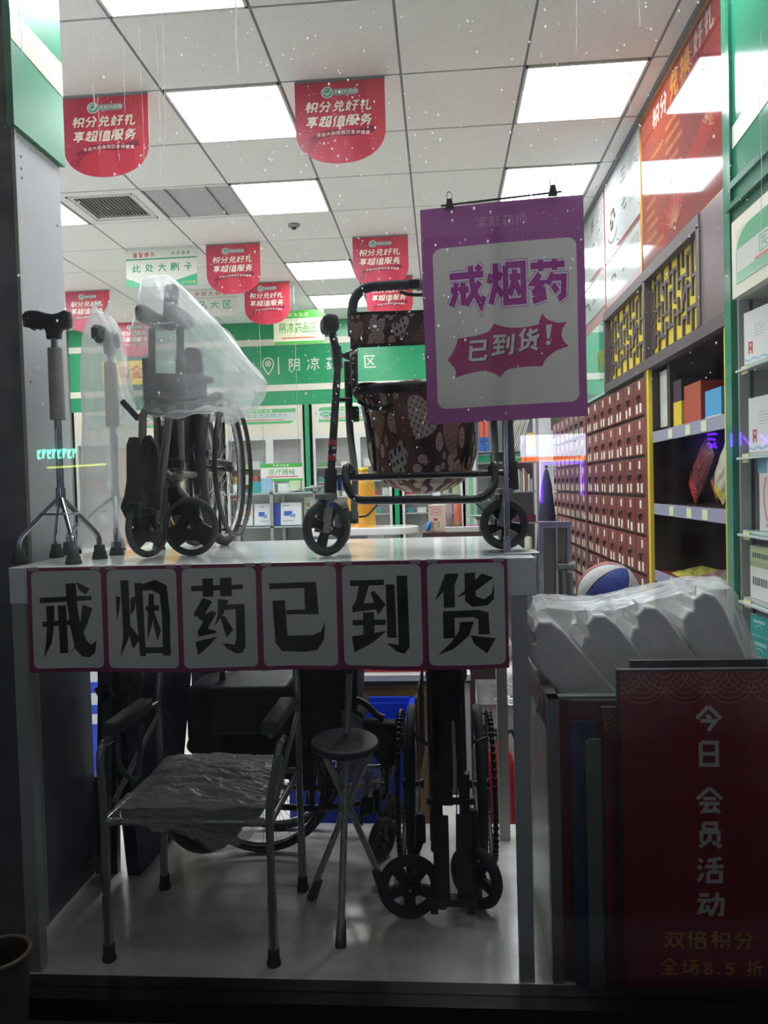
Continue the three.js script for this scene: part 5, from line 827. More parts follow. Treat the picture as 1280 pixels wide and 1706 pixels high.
  part(t, 'tie_rod', bar([-0.9222, 2.0665, -2.47], [-0.863, 2.0739, -2.49], 0.003), mat.steel);
  part(t, 'seat_cloth', [slab([-0.9499, 1.7821, -2.52], [-0.8833, 1.7817, -2.54], [-0.8783, 1.9176, -2.54], [-0.9448, 1.9172, -2.52], 0.03), rbox(0.04, 0.3, 0.34, 0.012, [-0.90, T0 + 0.46, -2.72])], mat.blackSoft);
  part(t, 'back_cloth', [rbox(0.06, 0.34, 0.09, 0.02, [-0.88, T0 + 0.56, -2.76], [0.12, 0.2, 0]), rbox(0.045, 0.16, 0.05, 0.018, [-0.9285, 2.1661, -2.66], [0, 0, -0.12])], mat.navy);
  part(t, 'push_handle', [bar([-0.935, T0 + 0.66, -2.78], [-0.94, T0 + 0.67, -2.86], 0.015), bar([-0.865, T0 + 0.62, -2.78], [-0.86, T0 + 0.63, -2.87], 0.015)], mat.rubber);
}
{
  const t = thing('plastic_wrap', 'large clear plastic bag draped over the folded wheelchair', 'plastic bag', [-0.9, 1.78, -2.65]);
  const k = 2.55 / 1288, R = (v, l, r, b, z = -2.66) => [[-0.9 + ((l + r) / 2 - 283) * k, 1.52 + (822 - v) * k, z], (r - l) / 2 * k, b];
  part(t, 'film', film([R(440, 246, 256, 0.01), R(446, 234, 274, 0.05), R(462, 227, 292, 0.10), R(500, 221, 326, 0.16), R(545, 217, 366, 0.2), R(590, 217, 396, 0.22), R(630, 219, 424, 0.23), R(655, 222, 414, 0.22), R(675, 226, 398, 0.21), R(690, 233, 378, 0.19)], 0, 0.085, 150, 5), mat.film);
  part(t, 'loose_flap', grid(16, 14, (u, v) => { const a = lerp3([-0.7683, 2.1089, -2.75], [-0.644, 1.9278, -2.86], u), b = lerp3([-0.7791, 1.7973, -2.75], [-0.7034, 1.8541, -2.86], u), p = lerp3(a, b, v); const w = 0.014 * Math.sin(u * 9 + v * 5) + 0.008 * Math.sin(v * 17 + u * 4); return [p[0] + w * 0.3, p[1] + w * 0.4, p[2] + w]; }), mat.filmMilky);
  part(t, 'gathered_hem', smooth(Array.from({ length: 14 }, (_, i) => { const a = i / 14 * Math.PI * 2; return [-0.865 + Math.cos(a) * 0.142, 1.784 + 0.012 * Math.sin(a * 3), -2.66 + Math.sin(a) * 0.19]; }), (q) => 0.011 + 0.004 * Math.sin(q * 60), 90, 8, true), mat.film);
}

// ---------------------------------------------------------------- rollator
const fabricTex = canvas(1024, 512, (c, w, h) => {
  c.fillStyle = '#5c3c37'; c.fillRect(0, 0, w, h); let s = 3; const rn = () => { s = (s * 1664525 + 1013904223) >>> 0; return s / 4294967296; };
  for (let i = 0; i < 40; i++) { c.fillStyle = i % 2 ? '#472c2d' : '#6e4a41'; c.beginPath(); c.ellipse(rn() * w, rn() * h, 50 + rn() * 60, 30 + rn() * 40, rn() * 3, 0, 7); c.fill(); }
  const button = (x, y, r) => { c.fillStyle = '#3a2728'; c.beginPath(); c.arc(x + 2, y + 3, r, 0, 7); c.fill(); c.fillStyle = '#c4ada0'; c.beginPath(); c.arc(x, y, r, 0, 7); c.fill(); c.strokeStyle = '#8f766c'; c.lineWidth = 2; c.beginPath(); c.arc(x, y, r * 0.68, 0, 7); c.stroke(); c.fillStyle = '#3a2728'; for (const [a, b] of [[-1, -1], [1, -1], [-1, 1], [1, 1]]) { c.beginPath(); c.arc(x + a * r * 0.22, y + b * r * 0.22, r * 0.11, 0, 7); c.fill(); } };
  const heart = (x, y, r, rot, k) => { c.save(); c.translate(x, y); c.rotate(rot); c.beginPath(); c.moveTo(0, r); c.bezierCurveTo(-r * 1.5, 0, -r * 0.9, -r * 1.1, 0, -r * 0.4); c.bezierCurveTo(r * 0.9, -r * 1.1, r * 1.5, 0, 0, r); c.closePath(); c.clip(); c.fillStyle = ['#b8aba0', '#a8a49f', '#a5836c'][k]; c.fillRect(-r * 2, -r * 2, r * 4, r * 4); c.fillStyle = ['#6f6660', '#33363b', '#7a5a48'][k]; const q = k === 1 ? r / 4 : r / 9; for (let a = -r * 2; a < r * 2; a += q * 2) for (let b = -r * 2; b < r * 2; b += q * 2) { c.fillRect(a, b, k === 2 ? 1.5 : q, q * (k === 2 ? 2 : 1)); if (k === 2) c.fillRect(a, b, q * 2, 1.5); } c.restore(); };
  for (let i = 0; i < 170; i++) button(rn() * w, rn() * h, 9 + rn() * 15);
  for (const [x, y, r, a, k] of [[90, 130, 62, -0.3, 0], [230, 90, 60, 0.4, 1], [370, 150, 56, 0.2, 2], [500, 110, 62, -0.5, 0], [120, 300, 60, 0.2, 1], [270, 270, 58, -0.2, 2], [420, 320, 62, 0.5, 0], [180, 430, 58, 0.1, 0], [330, 440, 58, -0.4, 1], [620, 210, 60, 0.3, 1], [740, 110, 60, -0.2, 2], [860, 190, 62, 0.4, 0], [960, 90, 55, 0, 1], [690, 360, 60, -0.4, 0], [830, 400, 60, 0.2, 2], [960, 340, 58, -0.2, 0], [540, 430, 56, 0.4, 2], [40, 440, 54, 0, 2]]) heart(x, y, r, a, k);
});
fabricTex.wrapS = fabricTex.wrapT = THREE.RepeatWrapping;
const fabric = M(0xffffff, { map: fabricTex, roughness: 0.85, side: THREE.DoubleSide }), fabricBand = fabric.clone(); fabricBand.map = fabricTex.clone(); fabricBand.map.repeat.set(0.9, 0.28);
{
  const t = thing('rollator', 'black rollator walker with a brown heart-and-button patterned bag', 'walker', [-0.08, TABLE, -2.55]);
  const K = mat.blackTube;
  // wheels, forks
  const w1 = casterWheel(0.087, 0.026, 4, '', 0.4, 0.26), w2 = casterWheel(0.081, 0.026, 5, '', 0.3, 0.26);
  putWheel(t, w1, [-0.357, TABLE + 0.0875, -2.36], 0.78, mat.rubberGrey, mat.black); putWheel(t, w2, [0.196, TABLE + 0.0815, -2.47], 0.25, mat.rubberGrey, mat.black);
  putWheel(t, w2, [-0.37, TABLE + 0.0815, -2.86], 1.45, mat.rubberGrey, mat.black); putWheel(t, w2, [0.22, TABLE + 0.0815, -2.9], 1.45, mat.rubberGrey, mat.black);
  for (const [p, a] of [[[-0.357, TABLE, -2.36], 0.78], [[0.196, TABLE, -2.47], 0.25]]) {
    const L = (s) => xf(merge([beam([s * 0.0, 0.19, s * 0.0], [0.0, 0.19, s * 0.022], 0.03, 0.012), beam([0.006, 0.185, s * 0.021], [-0.018, 0.075, s * 0.021], 0.024, 0.006)]), p, [0, a, 0]);
    part(t, 'caster_fork', [L(1), L(-1), xf(rbox(0.05, 0.02, 0.05, 0.006, [0, 0.185, 0]), p, [0, a, 0])], mat.greyPaint);
  }
  part(t, 'leg_socket', [bar([-0.3425, 1.4853, -2.37], [-0.3412, 1.5781, -2.38], 0.0205, 0.0195, 16), bar([-0.342, 1.5503, -2.38], [-0.3418, 1.5577, -2.38], 0.022)], mat.black); part(t, 'leg_socket', [bar([0.2256, 1.4992, -2.47], [0.2246, 1.5868, -2.48], 0.0195, 0.0185, 16)], mat.black);
  part(t, 'front_leg', [bar([-0.3422, 1.5447, -2.38], [-0.3182, 1.9195, -2.45], 0.0125)], K); part(t, 'front_leg', [bar([0.2257, 1.5487, -2.48], [0.2143, 1.9156, -2.52], 0.0125)], K);
  part(t, 'rear_leg', [pipe([[-0.2934, 1.9264, -2.5], [-0.3038, 1.707, -2.6], [-0.3028, 1.567, -2.72], [-0.321, 1.398, -2.8]], 0.0125, 0.05)], K); part(t, 'rear_leg', [pipe([[0.1704, 1.9221, -2.55], [0.1844, 1.6953, -2.66], [0.1937, 1.5538, -2.78], [0.1911, 1.3831, -2.86]], 0.0125, 0.05)], K);
  part(t, 'back_post', [bar([-0.2856, 1.8499, -2.62], [-0.2831, 2.0117, -2.62], 0.0125)], K); part(t, 'back_post', [bar([0.1511, 1.839, -2.66], [0.1548, 2.0011, -2.66], 0.0125)], K);
  part(t, 'hinge_link', [bar([-0.3187, 1.9024, -2.45], [-0.3238, 1.9688, -2.46], 0.016), bar([-0.3219, 1.9451, -2.455], [-0.3388, 2.0322, -2.47], 0.013), bar([0.2142, 1.9117, -2.52], [0.2261, 2.0204, -2.52], 0.013), bar([-0.3206, 1.9497, -2.46], [-0.2867, 1.948, -2.6], 0.007), bar([-0.2947, 1.9477, -2.5], [-0.2799, 1.9812, -2.62], 0.01), bar([-0.2857, 1.9118, -2.6], [-0.3039, 1.842, -2.55], 0.0025)], mat.black);
  part(t, 'knob', xf(rbox(0.054, 0.058, 0.09, 0.02, [0, 0, 0]), [-0.3443, 2.0419, -2.47], [0, 0.3, 0]), mat.rubber); part(t, 'knob', xf(rbox(0.054, 0.058, 0.09, 0.02, [0, 0, 0]), [0.2283, 2.0337, -2.52], [0, -0.3, 0]), mat.rubber);
  // foam handle loop and brake
  part(t, 'handle_loop', smooth([[-0.2866, 2.032, -2.62], [-0.2863, 2.1126, -2.62], [-0.2748, 2.1604, -2.62], [-0.2414, 2.189, -2.62], [-0.1762, 2.1961, -2.62], [-0.0751, 2.1954, -2.62], [0.0658, 2.198, -2.64], [0.1348, 2.1879, -2.66], [0.1581, 2.1465, -2.66], [0.1573, 2.0213, -2.66]], 0.0165, 70, 14), mat.foamDark);
  part(t, 'brake_lever', [smooth([[-0.1192, 2.1685, -2.6], [-0.095, 2.157, -2.59], [-0.0452, 2.1515, -2.585], [-0.0054, 2.1569, -2.59]], 0.006, 20, 8), rbox(0.04, 0.03, 0.03, 0.006, [-0.0748, 2.1928, -2.61])], mat.black); part(t, 'brake_clamp', [bar([-0.0671, 2.195, -2.62], [-0.0389, 2.1957, -2.62], 0.022)], mat.greyPaint);
  const bA = [-0.2935, 1.9944, -2.6], bB = [0.1658, 2.003, -2.64], bC = [0.1681, 2.1052, -2.64], bD = [-0.2904, 2.1024, -2.6];
  part(t, 'back_band', grid(20, 5, (u, v) => { const p = lerp3(lerp3(bA, bB, u), lerp3(bD, bC, u), v); p[2] += 0.012 * Math.sin(Math.PI * v) + 0.004 * Math.sin(u * 14); return p; }), fabricBand);
  part(t, 'band_piping', [bar(bA, bB, 0.006), bar(bD, bC, 0.006)], mat.blackSoft);
  // bag: rings from rim to bottom
  const k = 2.5 / 1288, R = (v, l, r, b, z) => [[-0.073 + ((l + r) / 2 - 692) * k, 1.52 + (811 - v) * k, z], (r - l) / 2 * k, b];
  const rings = [R(641, 586, 802, 0.16, -2.64), R(665, 592, 800, 0.15, -2.63), R(710, 600, 796, 0.14, -2.61), R(760, 606, 792, 0.13, -2.60), R(790, 616, 782, 0.125, -2.60), R(808, 634, 764, 0.105, -2.60), R(820, 664, 736, 0.07, -2.60), R(825, 690, 706, 0.015, -2.60)];
  const bm = fabric.clone(); bm.map = fabricTex.clone(); bm.map.repeat.set(2.0, -0.9);
  part(t, 'bag', film(rings, 0, 0.014, 72, 3), bm);
  part(t, 'bag_rim', smooth(Array.from({ length: 16 }, (_, i) => { const a = i / 16 * Math.PI * 2, e = 0.6, c = Math.cos(a), s = Math.sin(a); return [rings[0][0][0] + Math.sign(c) * Math.abs(c) ** e * 0.208, rings[0][0][1] - 0.012 + (i > 8 ? 0 : 0), -2.64 + Math.sign(s) * Math.abs(s) ** e * 0.158]; }), 0.016, 80, 10, true), mat.blackSoft);
  part(t, 'bag_lid', xf(grid(14, 10, (u, v) => [(u - 0.5) * 0.40, 0.022 * Math.sin(Math.PI * u) * Math.sin(Math.PI * v) + 0.004 * Math.sin(u * 17), (v - 0.5) * 0.3]), [rings[0][0][0], rings[0][0][1] + 0.004, -2.64]), fabricBand);
  part(t, 'bag_seam', [smooth([[-0.2409, 1.7972, -2.485], [-0.2148, 1.6572, -2.475], [-0.209, 1.5704, -2.47]], 0.006, 14, 8), smooth([[0.1031, 1.7867, -2.5], [0.09, 1.6485, -2.49], [0.0785, 1.5721, -2.485]], 0.006, 14, 8)], mat.blackSoft);
  part(t, 'rim_strap', smooth([[-0.2578, 1.7973, -2.48], [-0.2259, 1.7793, -2.465], [-0.1835, 1.7697, -2.46], [-0.1471, 1.7841, -2.465]], 0.008, 16, 8), mat.blackSoft);
  part(t, 'side_bracket', [bar([-0.3299, 1.8012, -2.44], [-0.2852, 1.8043, -2.5], 0.0075), rbox(0.025, 0.05, 0.025, 0.005, [-0.2783, 1.7621, -2.55])], mat.black); part(t, 'side_bracket', [bar([0.1414, 1.793, -2.5], [0.2194, 1.8002, -2.52], 0.0075)], mat.black);
  // lower bars
  part(t, 'cross_bar', bar([-0.3296, 1.5518, -2.385], [0.223, 1.5524, -2.47], 0.011), K);
  part(t, 'u_bar', pipe([[-0.2765, 1.5654, -2.4], [-0.2909, 1.5913, -2.37], [-0.2924, 1.5394, -2.34], [-0.2653, 1.4804, -2.33], [0.1277, 1.473, -2.38], [0.1691, 1.5196, -2.41], [0.167, 1.5835, -2.44], [0.1567, 1.5655, -2.46]], 0.0125, 0.045, 12), K);
  part(t, 'curb_lever', [pipe([[-0.2986, 1.4136, -2.78], [-0.2683, 1.4159, -2.76], [-0.2276, 1.4552, -2.7]], 0.004, 0.02, 8)], mat.black); part(t, 'curb_lever', [pipe([[0.1859, 1.4061, -2.84], [0.1534, 1.4149, -2.8], [0.1194, 1.4539, -2.74]], 0.004, 0.02, 8)], mat.black);
  part(t, 'leg_tip', bar([-0.3212, 1.3892, -2.8], [-0.32, 1.433, -2.8], 0.0165), mat.rubber); part(t, 'leg_tip', bar([0.1909, 1.3742, -2.86], [0.1918, 1.4184, -2.86], 0.0165), mat.rubber);
  part(t, 'reflector', [rbox(0.012, 0.035, 0.012, 0.003, [-0.3119, 1.529, -2.36]), rbox(0.014, 0.012, 0.004, 0.001, [-0.3343, 1.4693, -2.335])], mat.blue);
  part(t, 'sticker', [bar([-0.337, 1.6041, -2.382], [-0.3327, 1.6695, -2.392], 0.0135, 0.0132, 12, true)], M(0xffffff, { map: canvas(64, 64, (c) => { c.fillStyle = '#1d1c2a'; c.fillRect(0, 0, 64, 64); c.fillStyle = '#c43a3e'; c.fillRect(0, 0, 64, 18); c.fillRect(0, 46, 64, 18); c.fillStyle = '#c9c4e0'; for (let i = 0; i < 7; i++) c.fillRect((i * 23) % 56, 22 + (i * 13) % 22, 10, 8); }), roughness: 0.4 }));
}
// ---------------------------------------------------------------- poster stand with the magenta poster
{
  const t = thing('poster_stand', 'chrome poster stand with flat base plate on the table edge', 'stand', [0.2, TABLE, -2.46]);
  part(t, 'base_plate', rbox(0.165, 0.006, 0.11, 0.002, [0.2, TABLE + 0.003, -2.335]), mat.steel);
  part(t, 'socket', span(0.184, 0.204, TABLE + 0.006, TABLE + 0.05, -2.345, -2.365), mat.alu);
  part(t, 'rod', [bar([0.192, TABLE + 0.01, -2.355], [0.192, 2.36, -2.36], 0.0055), bar([0.199, TABLE + 0.03, -2.355], [0.199, 2.34, -2.36], 0.004)], mat.chrome);
  part(t, 'cross_rod', bar([0.0194, 2.3569, -2.355], [0.3767, 2.3799, -2.355], 0.0032), mat.black);
  for (const p of [[0.0445, 2.3573, -2.345], [0.349, 2.3812, -2.345]]) { const c = part(t, 'binder_clip', xf(extr([[-0.012, -0.014], [0.012, -0.014], [0.006, 0.012], [-0.006, 0.012]], 0.02, 0.001), p), mat.black); part(c, 'wire_loop', pipe([[p[0] - 0.007, p[1] + 0.006, p[2]], [p[0] - 0.008, p[1] + 0.034, p[2] + 0.004], [p[0] + 0.008, p[1] + 0.034, p[2] + 0.004], [p[0] + 0.007, p[1] + 0.006, p[2]]], 0.0014, 0.006, 6), mat.chrome); }
}
{
  const tx = canvas(820, 1110, (c, w, h) => {
    c.fillStyle = '#a3539a'; c.fillRect(0, 0, w, h); rrect(c, 56, 208, 724, 826, 44, '#d3d1cb');
    write(c, '家庭药师', 278, 64, 62, 5, '#c9a0c4', 0.06);
    const T = '戒烟药'; [['#d9d3dc', 34], ['#a3539a', 31], ['#d9d3dc', 27], ['#a02f92', 18]].forEach(([col, wt]) => [...T].forEach((ch, i) => { glyph(c, ch, 128 + i * 204, 296, 236, wt * 0.8, col, 0.82); }));
    c.save(); c.translate(402, 748); c.rotate(-0.05);
    const st = [[-290, 20], [-228, -84], [-80, -96], [-40, -138], [60, -104], [186, -106], [210, -160], [262, -112], [330, -104], [300, -44], [330, 20], [240, 50], [190, 108], [20, 104], [-30, 140], [-110, 98], [-260, 116], [-262, 60]];
    c.fillStyle = '#a8336e'; c.beginPath(); st.forEach(([x, y], i) => { if (!i) c.moveTo(x, y); else { const [px, py] = st[i - 1]; c.quadraticCurveTo((px + x) / 2 * 0.93, (py + y) / 2 * 0.9, x, y); } }); c.closePath(); c.fill(); c.restore();
    [...'已到货'].forEach((ch, i) => { glyph(c, ch, 214 + i * 132, 690 - i * 20, 118, 15, '#6d1f46', 1, 0.12); glyph(c, ch, 209 + i * 132, 685 - i * 20, 118, 13, '#d9d6d2', 1, 0.12); });
    c.fillStyle = '#d9d6d2'; poly(c, [[618, 640], [650, 636], [636, 706], [622, 708]], '#d9d6d2'); c.beginPath(); c.arc(628, 728, 12, 0, 7); c.fill();
  });
  const A = [-0.0364, 1.7023, -2.34], B = [0.4388, 1.7133, -2.34], C = [0.4376, 2.3641, -2.345], D = [-0.0436, 2.3442, -2.345], b0 = [(A[0] + B[0]) / 2, A[1], -2.34];
  const t = thing('poster', 'magenta-bordered poster hung from two clips in front of the walker', 'poster', b0);
  part(t, 'sheet', grid(20, 24, (u, v) => { const p = lerp3(lerp3(A, B, u), lerp3(D, C, u), v); p[2] += 0.012 * Math.sin(Math.PI * u) * (1 - 0.4 * v) + 0.006 * Math.sin(v * 7 + u * 3) * (1 - v); p[1] += 0.010 * Math.sin(Math.PI * u) * (v > 0.9 ? 1 : 0) * 0; return p; }), M(0xffffff, { map: tx, roughness: 1, transmission: 0.2, thickness: 0, side: THREE.DoubleSide }));
  part(t, 'clear_sleeve', grid(20, 24, (u, v) => { const p = lerp3(lerp3(A, B, u), lerp3(D, C, u), v); p[2] += 0.012 * Math.sin(Math.PI * u) * (1 - 0.4 * v) + 0.006 * Math.sin(v * 7 + u * 3) * (1 - v) + 0.0025; return p; }), M(0xffffff, { roughness: 0.14, transparent: true, opacity: 0.06, bumpMap: crease, bumpScale: 0.006, side: THREE.DoubleSide }));
}

// ================================================================ UNDER THE TABLE
// ---------------------------------------------------------------- commode chair
{
  const t = thing('commode_chair', 'chrome commode armchair with plastic-wrapped seat under the display table', 'chair', [-0.8, PLAT, -2.48]);
  const S = M(0xa4aaa6, { metalness: 0.6, roughness: 0.3, roughnessMap: rough1 }), FL = [-1.061, -2.273], FR = [-0.542, -2.265], RL = [-1.041, -2.702], RR = [-0.532, -2.702], yS = 0.545;
  const foot = (leg, x, z, h = 0.05) => part(leg, 'rubber_foot', lathe([[0, 0], [0.021, 0], [0.022, 0.01], [0.018, 0.02], [0.0175, h], [0, h]], [x, PLAT, z], 16), mat.rubber);
  let l;
  l = part(t, 'leg', [pipe([[FL[0], PLAT + 0.03, FL[1]], [FL[0], yS + 0.02, FL[1]], [-1.0696, 0.7111, -2.28], [-1.065, 0.7488, -2.29], [-1.0694, 0.7406, -2.36]], 0.0125, 0.04), bar([FL[0], PLAT + 0.03, FL[1]], [FL[0], PLAT + 0.21, FL[1]], 0.0145)], S); foot(l, ...FL);
  l = part(t, 'leg', [pipe([[FR[0], PLAT + 0.03, FR[1]], [FR[0], yS + 0.02, FR[1]], [-0.5133, 0.718, -2.28], [-0.5089, 0.7476, -2.29], [-0.5125, 0.7429, -2.36]], 0.0125, 0.04), bar([FR[0], PLAT + 0.03, FR[1]], [FR[0], PLAT + 0.21, FR[1]], 0.0145)], S); foot(l, ...FR);
  l = part(t, 'leg', [pipe([[RL[0], PLAT + 0.03, RL[1]], [RL[0], 0.78, RL[1]], [RL[0] + 0.01, 0.99, RL[1] - 0.04]], 0.0125, 0.05), bar([RL[0], PLAT + 0.03, RL[1]], [RL[0], PLAT + 0.2, RL[1]], 0.0145)], S); foot(l, ...RL);
  l = part(t, 'leg', [pipe([[RR[0], PLAT + 0.03, RR[1]], [RR[0], 0.78, RR[1]], [RR[0] - 0.01, 0.99, RR[1] - 0.04]], 0.0125, 0.05), bar([RR[0], PLAT + 0.03, RR[1]], [RR[0], PLAT + 0.2, RR[1]], 0.0145)], S); foot(l, ...RR);
  part(t, 'back_rail', [pipe([[RL[0] + 0.01, 0.99, -2.742], [RL[0] + 0.03, 1.06, -2.75], [RR[0] - 0.03, 1.06, -2.75], [RR[0] - 0.01, 0.99, -2.742]], 0.0125, 0.05), rbox(0.44, 0.12, 0.025, 0.01, [-0.787, 0.985, -2.75])], mat.black);
  for (const [f, r] of [[FL, RL], [FR, RR]]) {
    part(t, 'seat_rail', [bar([f[0], yS - 0.03, f[1]], [r[0], yS - 0.03, r[1]], 0.011)], S);
    part(t, 'brace', bar([r[0], 0.72, r[1] + 0.005], [f[0], yS, f[1] - 0.08], 0.0095), S);
    part(t, 'arm_rail', bar([f[0], 0.765, f[1] - 0.05], [r[0], 0.765, r[1]], 0.0095), S);
  }
  part(t, 'seat_rail', [bar([FL[0], yS - 0.03, FL[1]], [FR[0], yS - 0.03, FR[1]], 0.011), bar([RL[0], yS - 0.03, RL[1]], [RR[0], yS - 0.03, RR[1]], 0.011)], S);
  part(t, 'arm_pad', rbox(0.055, 0.045, 0.30, 0.012, [FL[0] + 0.008, 0.782, -2.47]), mat.armPad); part(t, 'arm_pad', rbox(0.055, 0.045, 0.30, 0.012, [FR[0] - 0.008, 0.782, -2.47]), mat.armPad);
  part(t, 'grip_loop', smooth([[FL[0] + 0.02, 0.76, -2.35], [FL[0] + 0.035, 0.66, -2.33], [FL[0] + 0.07, 0.61, -2.36], [FL[0] + 0.06, 0.66, -2.42], [FL[0] + 0.05, 0.76, -2.46]], 0.009, 24, 8), mat.armPad);
  part(t, 'seat', rbox(0.44, 0.05, 0.40, 0.02, [-0.795, yS, -2.49], [0.05, 0, 0]), M(0x7b7d78, { roughness: 0.7 }));
  part(t, 'bucket', [xf(new THREE.SphereGeometry(1, 26, 14, 0, Math.PI * 2, Math.PI * 0.42, Math.PI * 0.58), [-0.80, yS - 0.04, -2.47], [0, 0, 0], [0.145, 0.17, 0.15]), lathe([[0.145, 0.0], [0.16, 0.0], [0.16, 0.012], [0.145, 0.012]], [-0.80, yS - 0.04, -2.47], 30)], mat.black);
}
{
  const t = thing('plastic_wrap', 'crinkled grey plastic sheet over the commode seat', 'plastic sheet', [-0.79, 0.54, -2.48]);
  const A = [-1.0287, 0.5768, -2.27], B = [-0.5515, 0.5491, -2.27], C = [-0.5821, 0.6399, -2.66], D = [-0.9649, 0.6101, -2.7];
  const wr = (u, v) => 0.016 * crumple(u * 3.2 + 1, v * 8 + u * 1.5, 4) + 0.006 * crumple(u * 9, v * 14, 9);
  const gm = M(0xdedbd0, { roughness: 0.7, transmission: 0.4, thickness: 0, clearcoat: 0.6, clearcoatRoughness: 0.2, transparent: true, opacity: 0.82, bumpMap: crease, bumpScale: 0.012, side: THREE.DoubleSide }), gh = M(0xa9aaa2, { roughness: 0.25, transparent: true, opacity: 0.5, bumpMap: crease, bumpScale: 0.012, side: THREE.DoubleSide });
  part(t, 'top_film', grid(110, 80, (u, v) => { const p = lerp3(lerp3(A, B, u), lerp3(D, C, u), v); p[1] = 0.565 + 0.02 * v + wr(u, v) + 0.03 * Math.pow(Math.sin(Math.PI * v), 0.4) * Math.pow(Math.sin(Math.PI * u), 0.3) - 0.02; return p; }), gm);
  part(t, 'hanging_film', grid(80, 20, (u, v) => { const p = lerp3(A, B, u), L = 0.03 + 0.075 * Math.pow(Math.max(0, Math.sin(Math.PI * Math.pow(u, 2.2))), 1.5) + 0.02 * vnoise(u * 9, 3, 5); p[1] = 0.565 + wr(u, 0) - v * L - 0.02; p[2] += 0.03 * (crumple(u * 5, v * 1.5, 6)) * v + 0.012 * v; return p; }), gh);
  part(t, 'side_film', grid(40, 14, (u, v) => { const p = lerp3(B, C, u), L = 0.07 + 0.04 * vnoise(u * 6, 1, 8); p[1] = 0.565 + 0.02 * u + wr(1, u) - v * L - 0.02; p[0] += 0.02 * crumple(u * 5, v * 2, 7) * v; return p; }), gm);
}
// ---------------------------------------------------------------- cane with fold-out stool seat
{
  const t = thing('stool_cane', 'tripod cane stool with round dark blue seat and steel legs', 'cane stool', [-0.36, PLAT, -2.55]);
  const S = M(0xb0b2aa, { metalness: 0.5, roughness: 0.35, roughnessMap: rough1 }), F = [[-0.351, PLAT, -2.363], [-0.49, PLAT, -2.646], [-0.251, PLAT, -2.741]], up = (p, h) => [p[0], p[1] + h, p[2]];
  const tops = [[-0.3369, 0.8764, -2.66], [-0.2691, 0.6253, -2.56], [-0.4028, 0.6534, -2.48]];
  F.forEach((f, i) => { const l = part(t, 'leg', bar(up(f, 0.02), tops[i], 0.0115), S); const d = V(tops[i]).sub(V(f)).normalize(), e = V(f).add(d.clone().multiplyScalar(0.075)); part(l, 'rubber_foot', bar(f, e.toArray(), 0.0185, 0.0145, 14), mat.rubberGrey); });
  part(t, 'joint', xf(new THREE.SphereGeometry(0.021, 14, 10), [-0.3456, 0.4514, -2.53]), mat.greyPaint);
  part(t, 'seat', xf(lathe([[0, -0.02], [0.095, -0.018], [0.112, -0.008], [0.114, 0.002], [0.104, 0.010], [0.06, 0.007], [0, 0.004]], [0, 0, 0], 40), [-0.34, 0.6736, -2.52], [0.10, 0, -0.03]), mat.blueSeat);
  part(t, 'grip', pipe([[-0.337, 0.8721, -2.66], [-0.3342, 0.9374, -2.67], [-0.3822, 0.9591, -2.67]], 0.014, 0.03), mat.black);
}
{
  const t = thing('plastic_wrap', 'torn clear plastic hanging behind the cane stool', 'plastic sheet', [-0.3, 0.55, -2.72]);
  const A = [-0.4122, 0.3184, -2.72], B = [-0.2338, 0.4563, -2.76], C = [-0.3209, 0.7044, -2.74], D = [-0.3701, 0.7214, -2.72];
  part(t, 'film', grid(24, 24, (u, v) => { const p = lerp3(lerp3(A, B, u), lerp3(D, C, u), v), w = 0.02 * Math.sin(u * 9 + v * 6) + 0.012 * Math.sin(v * 17 - u * 8); p[2] += w; p[0] += w * 0.4; return p; }), M(0xd4dbe4, { roughness: 0.2, transparent: true, opacity: 0.38, bumpMap: crease, bumpScale: 0.012, side: THREE.DoubleSide }));
}
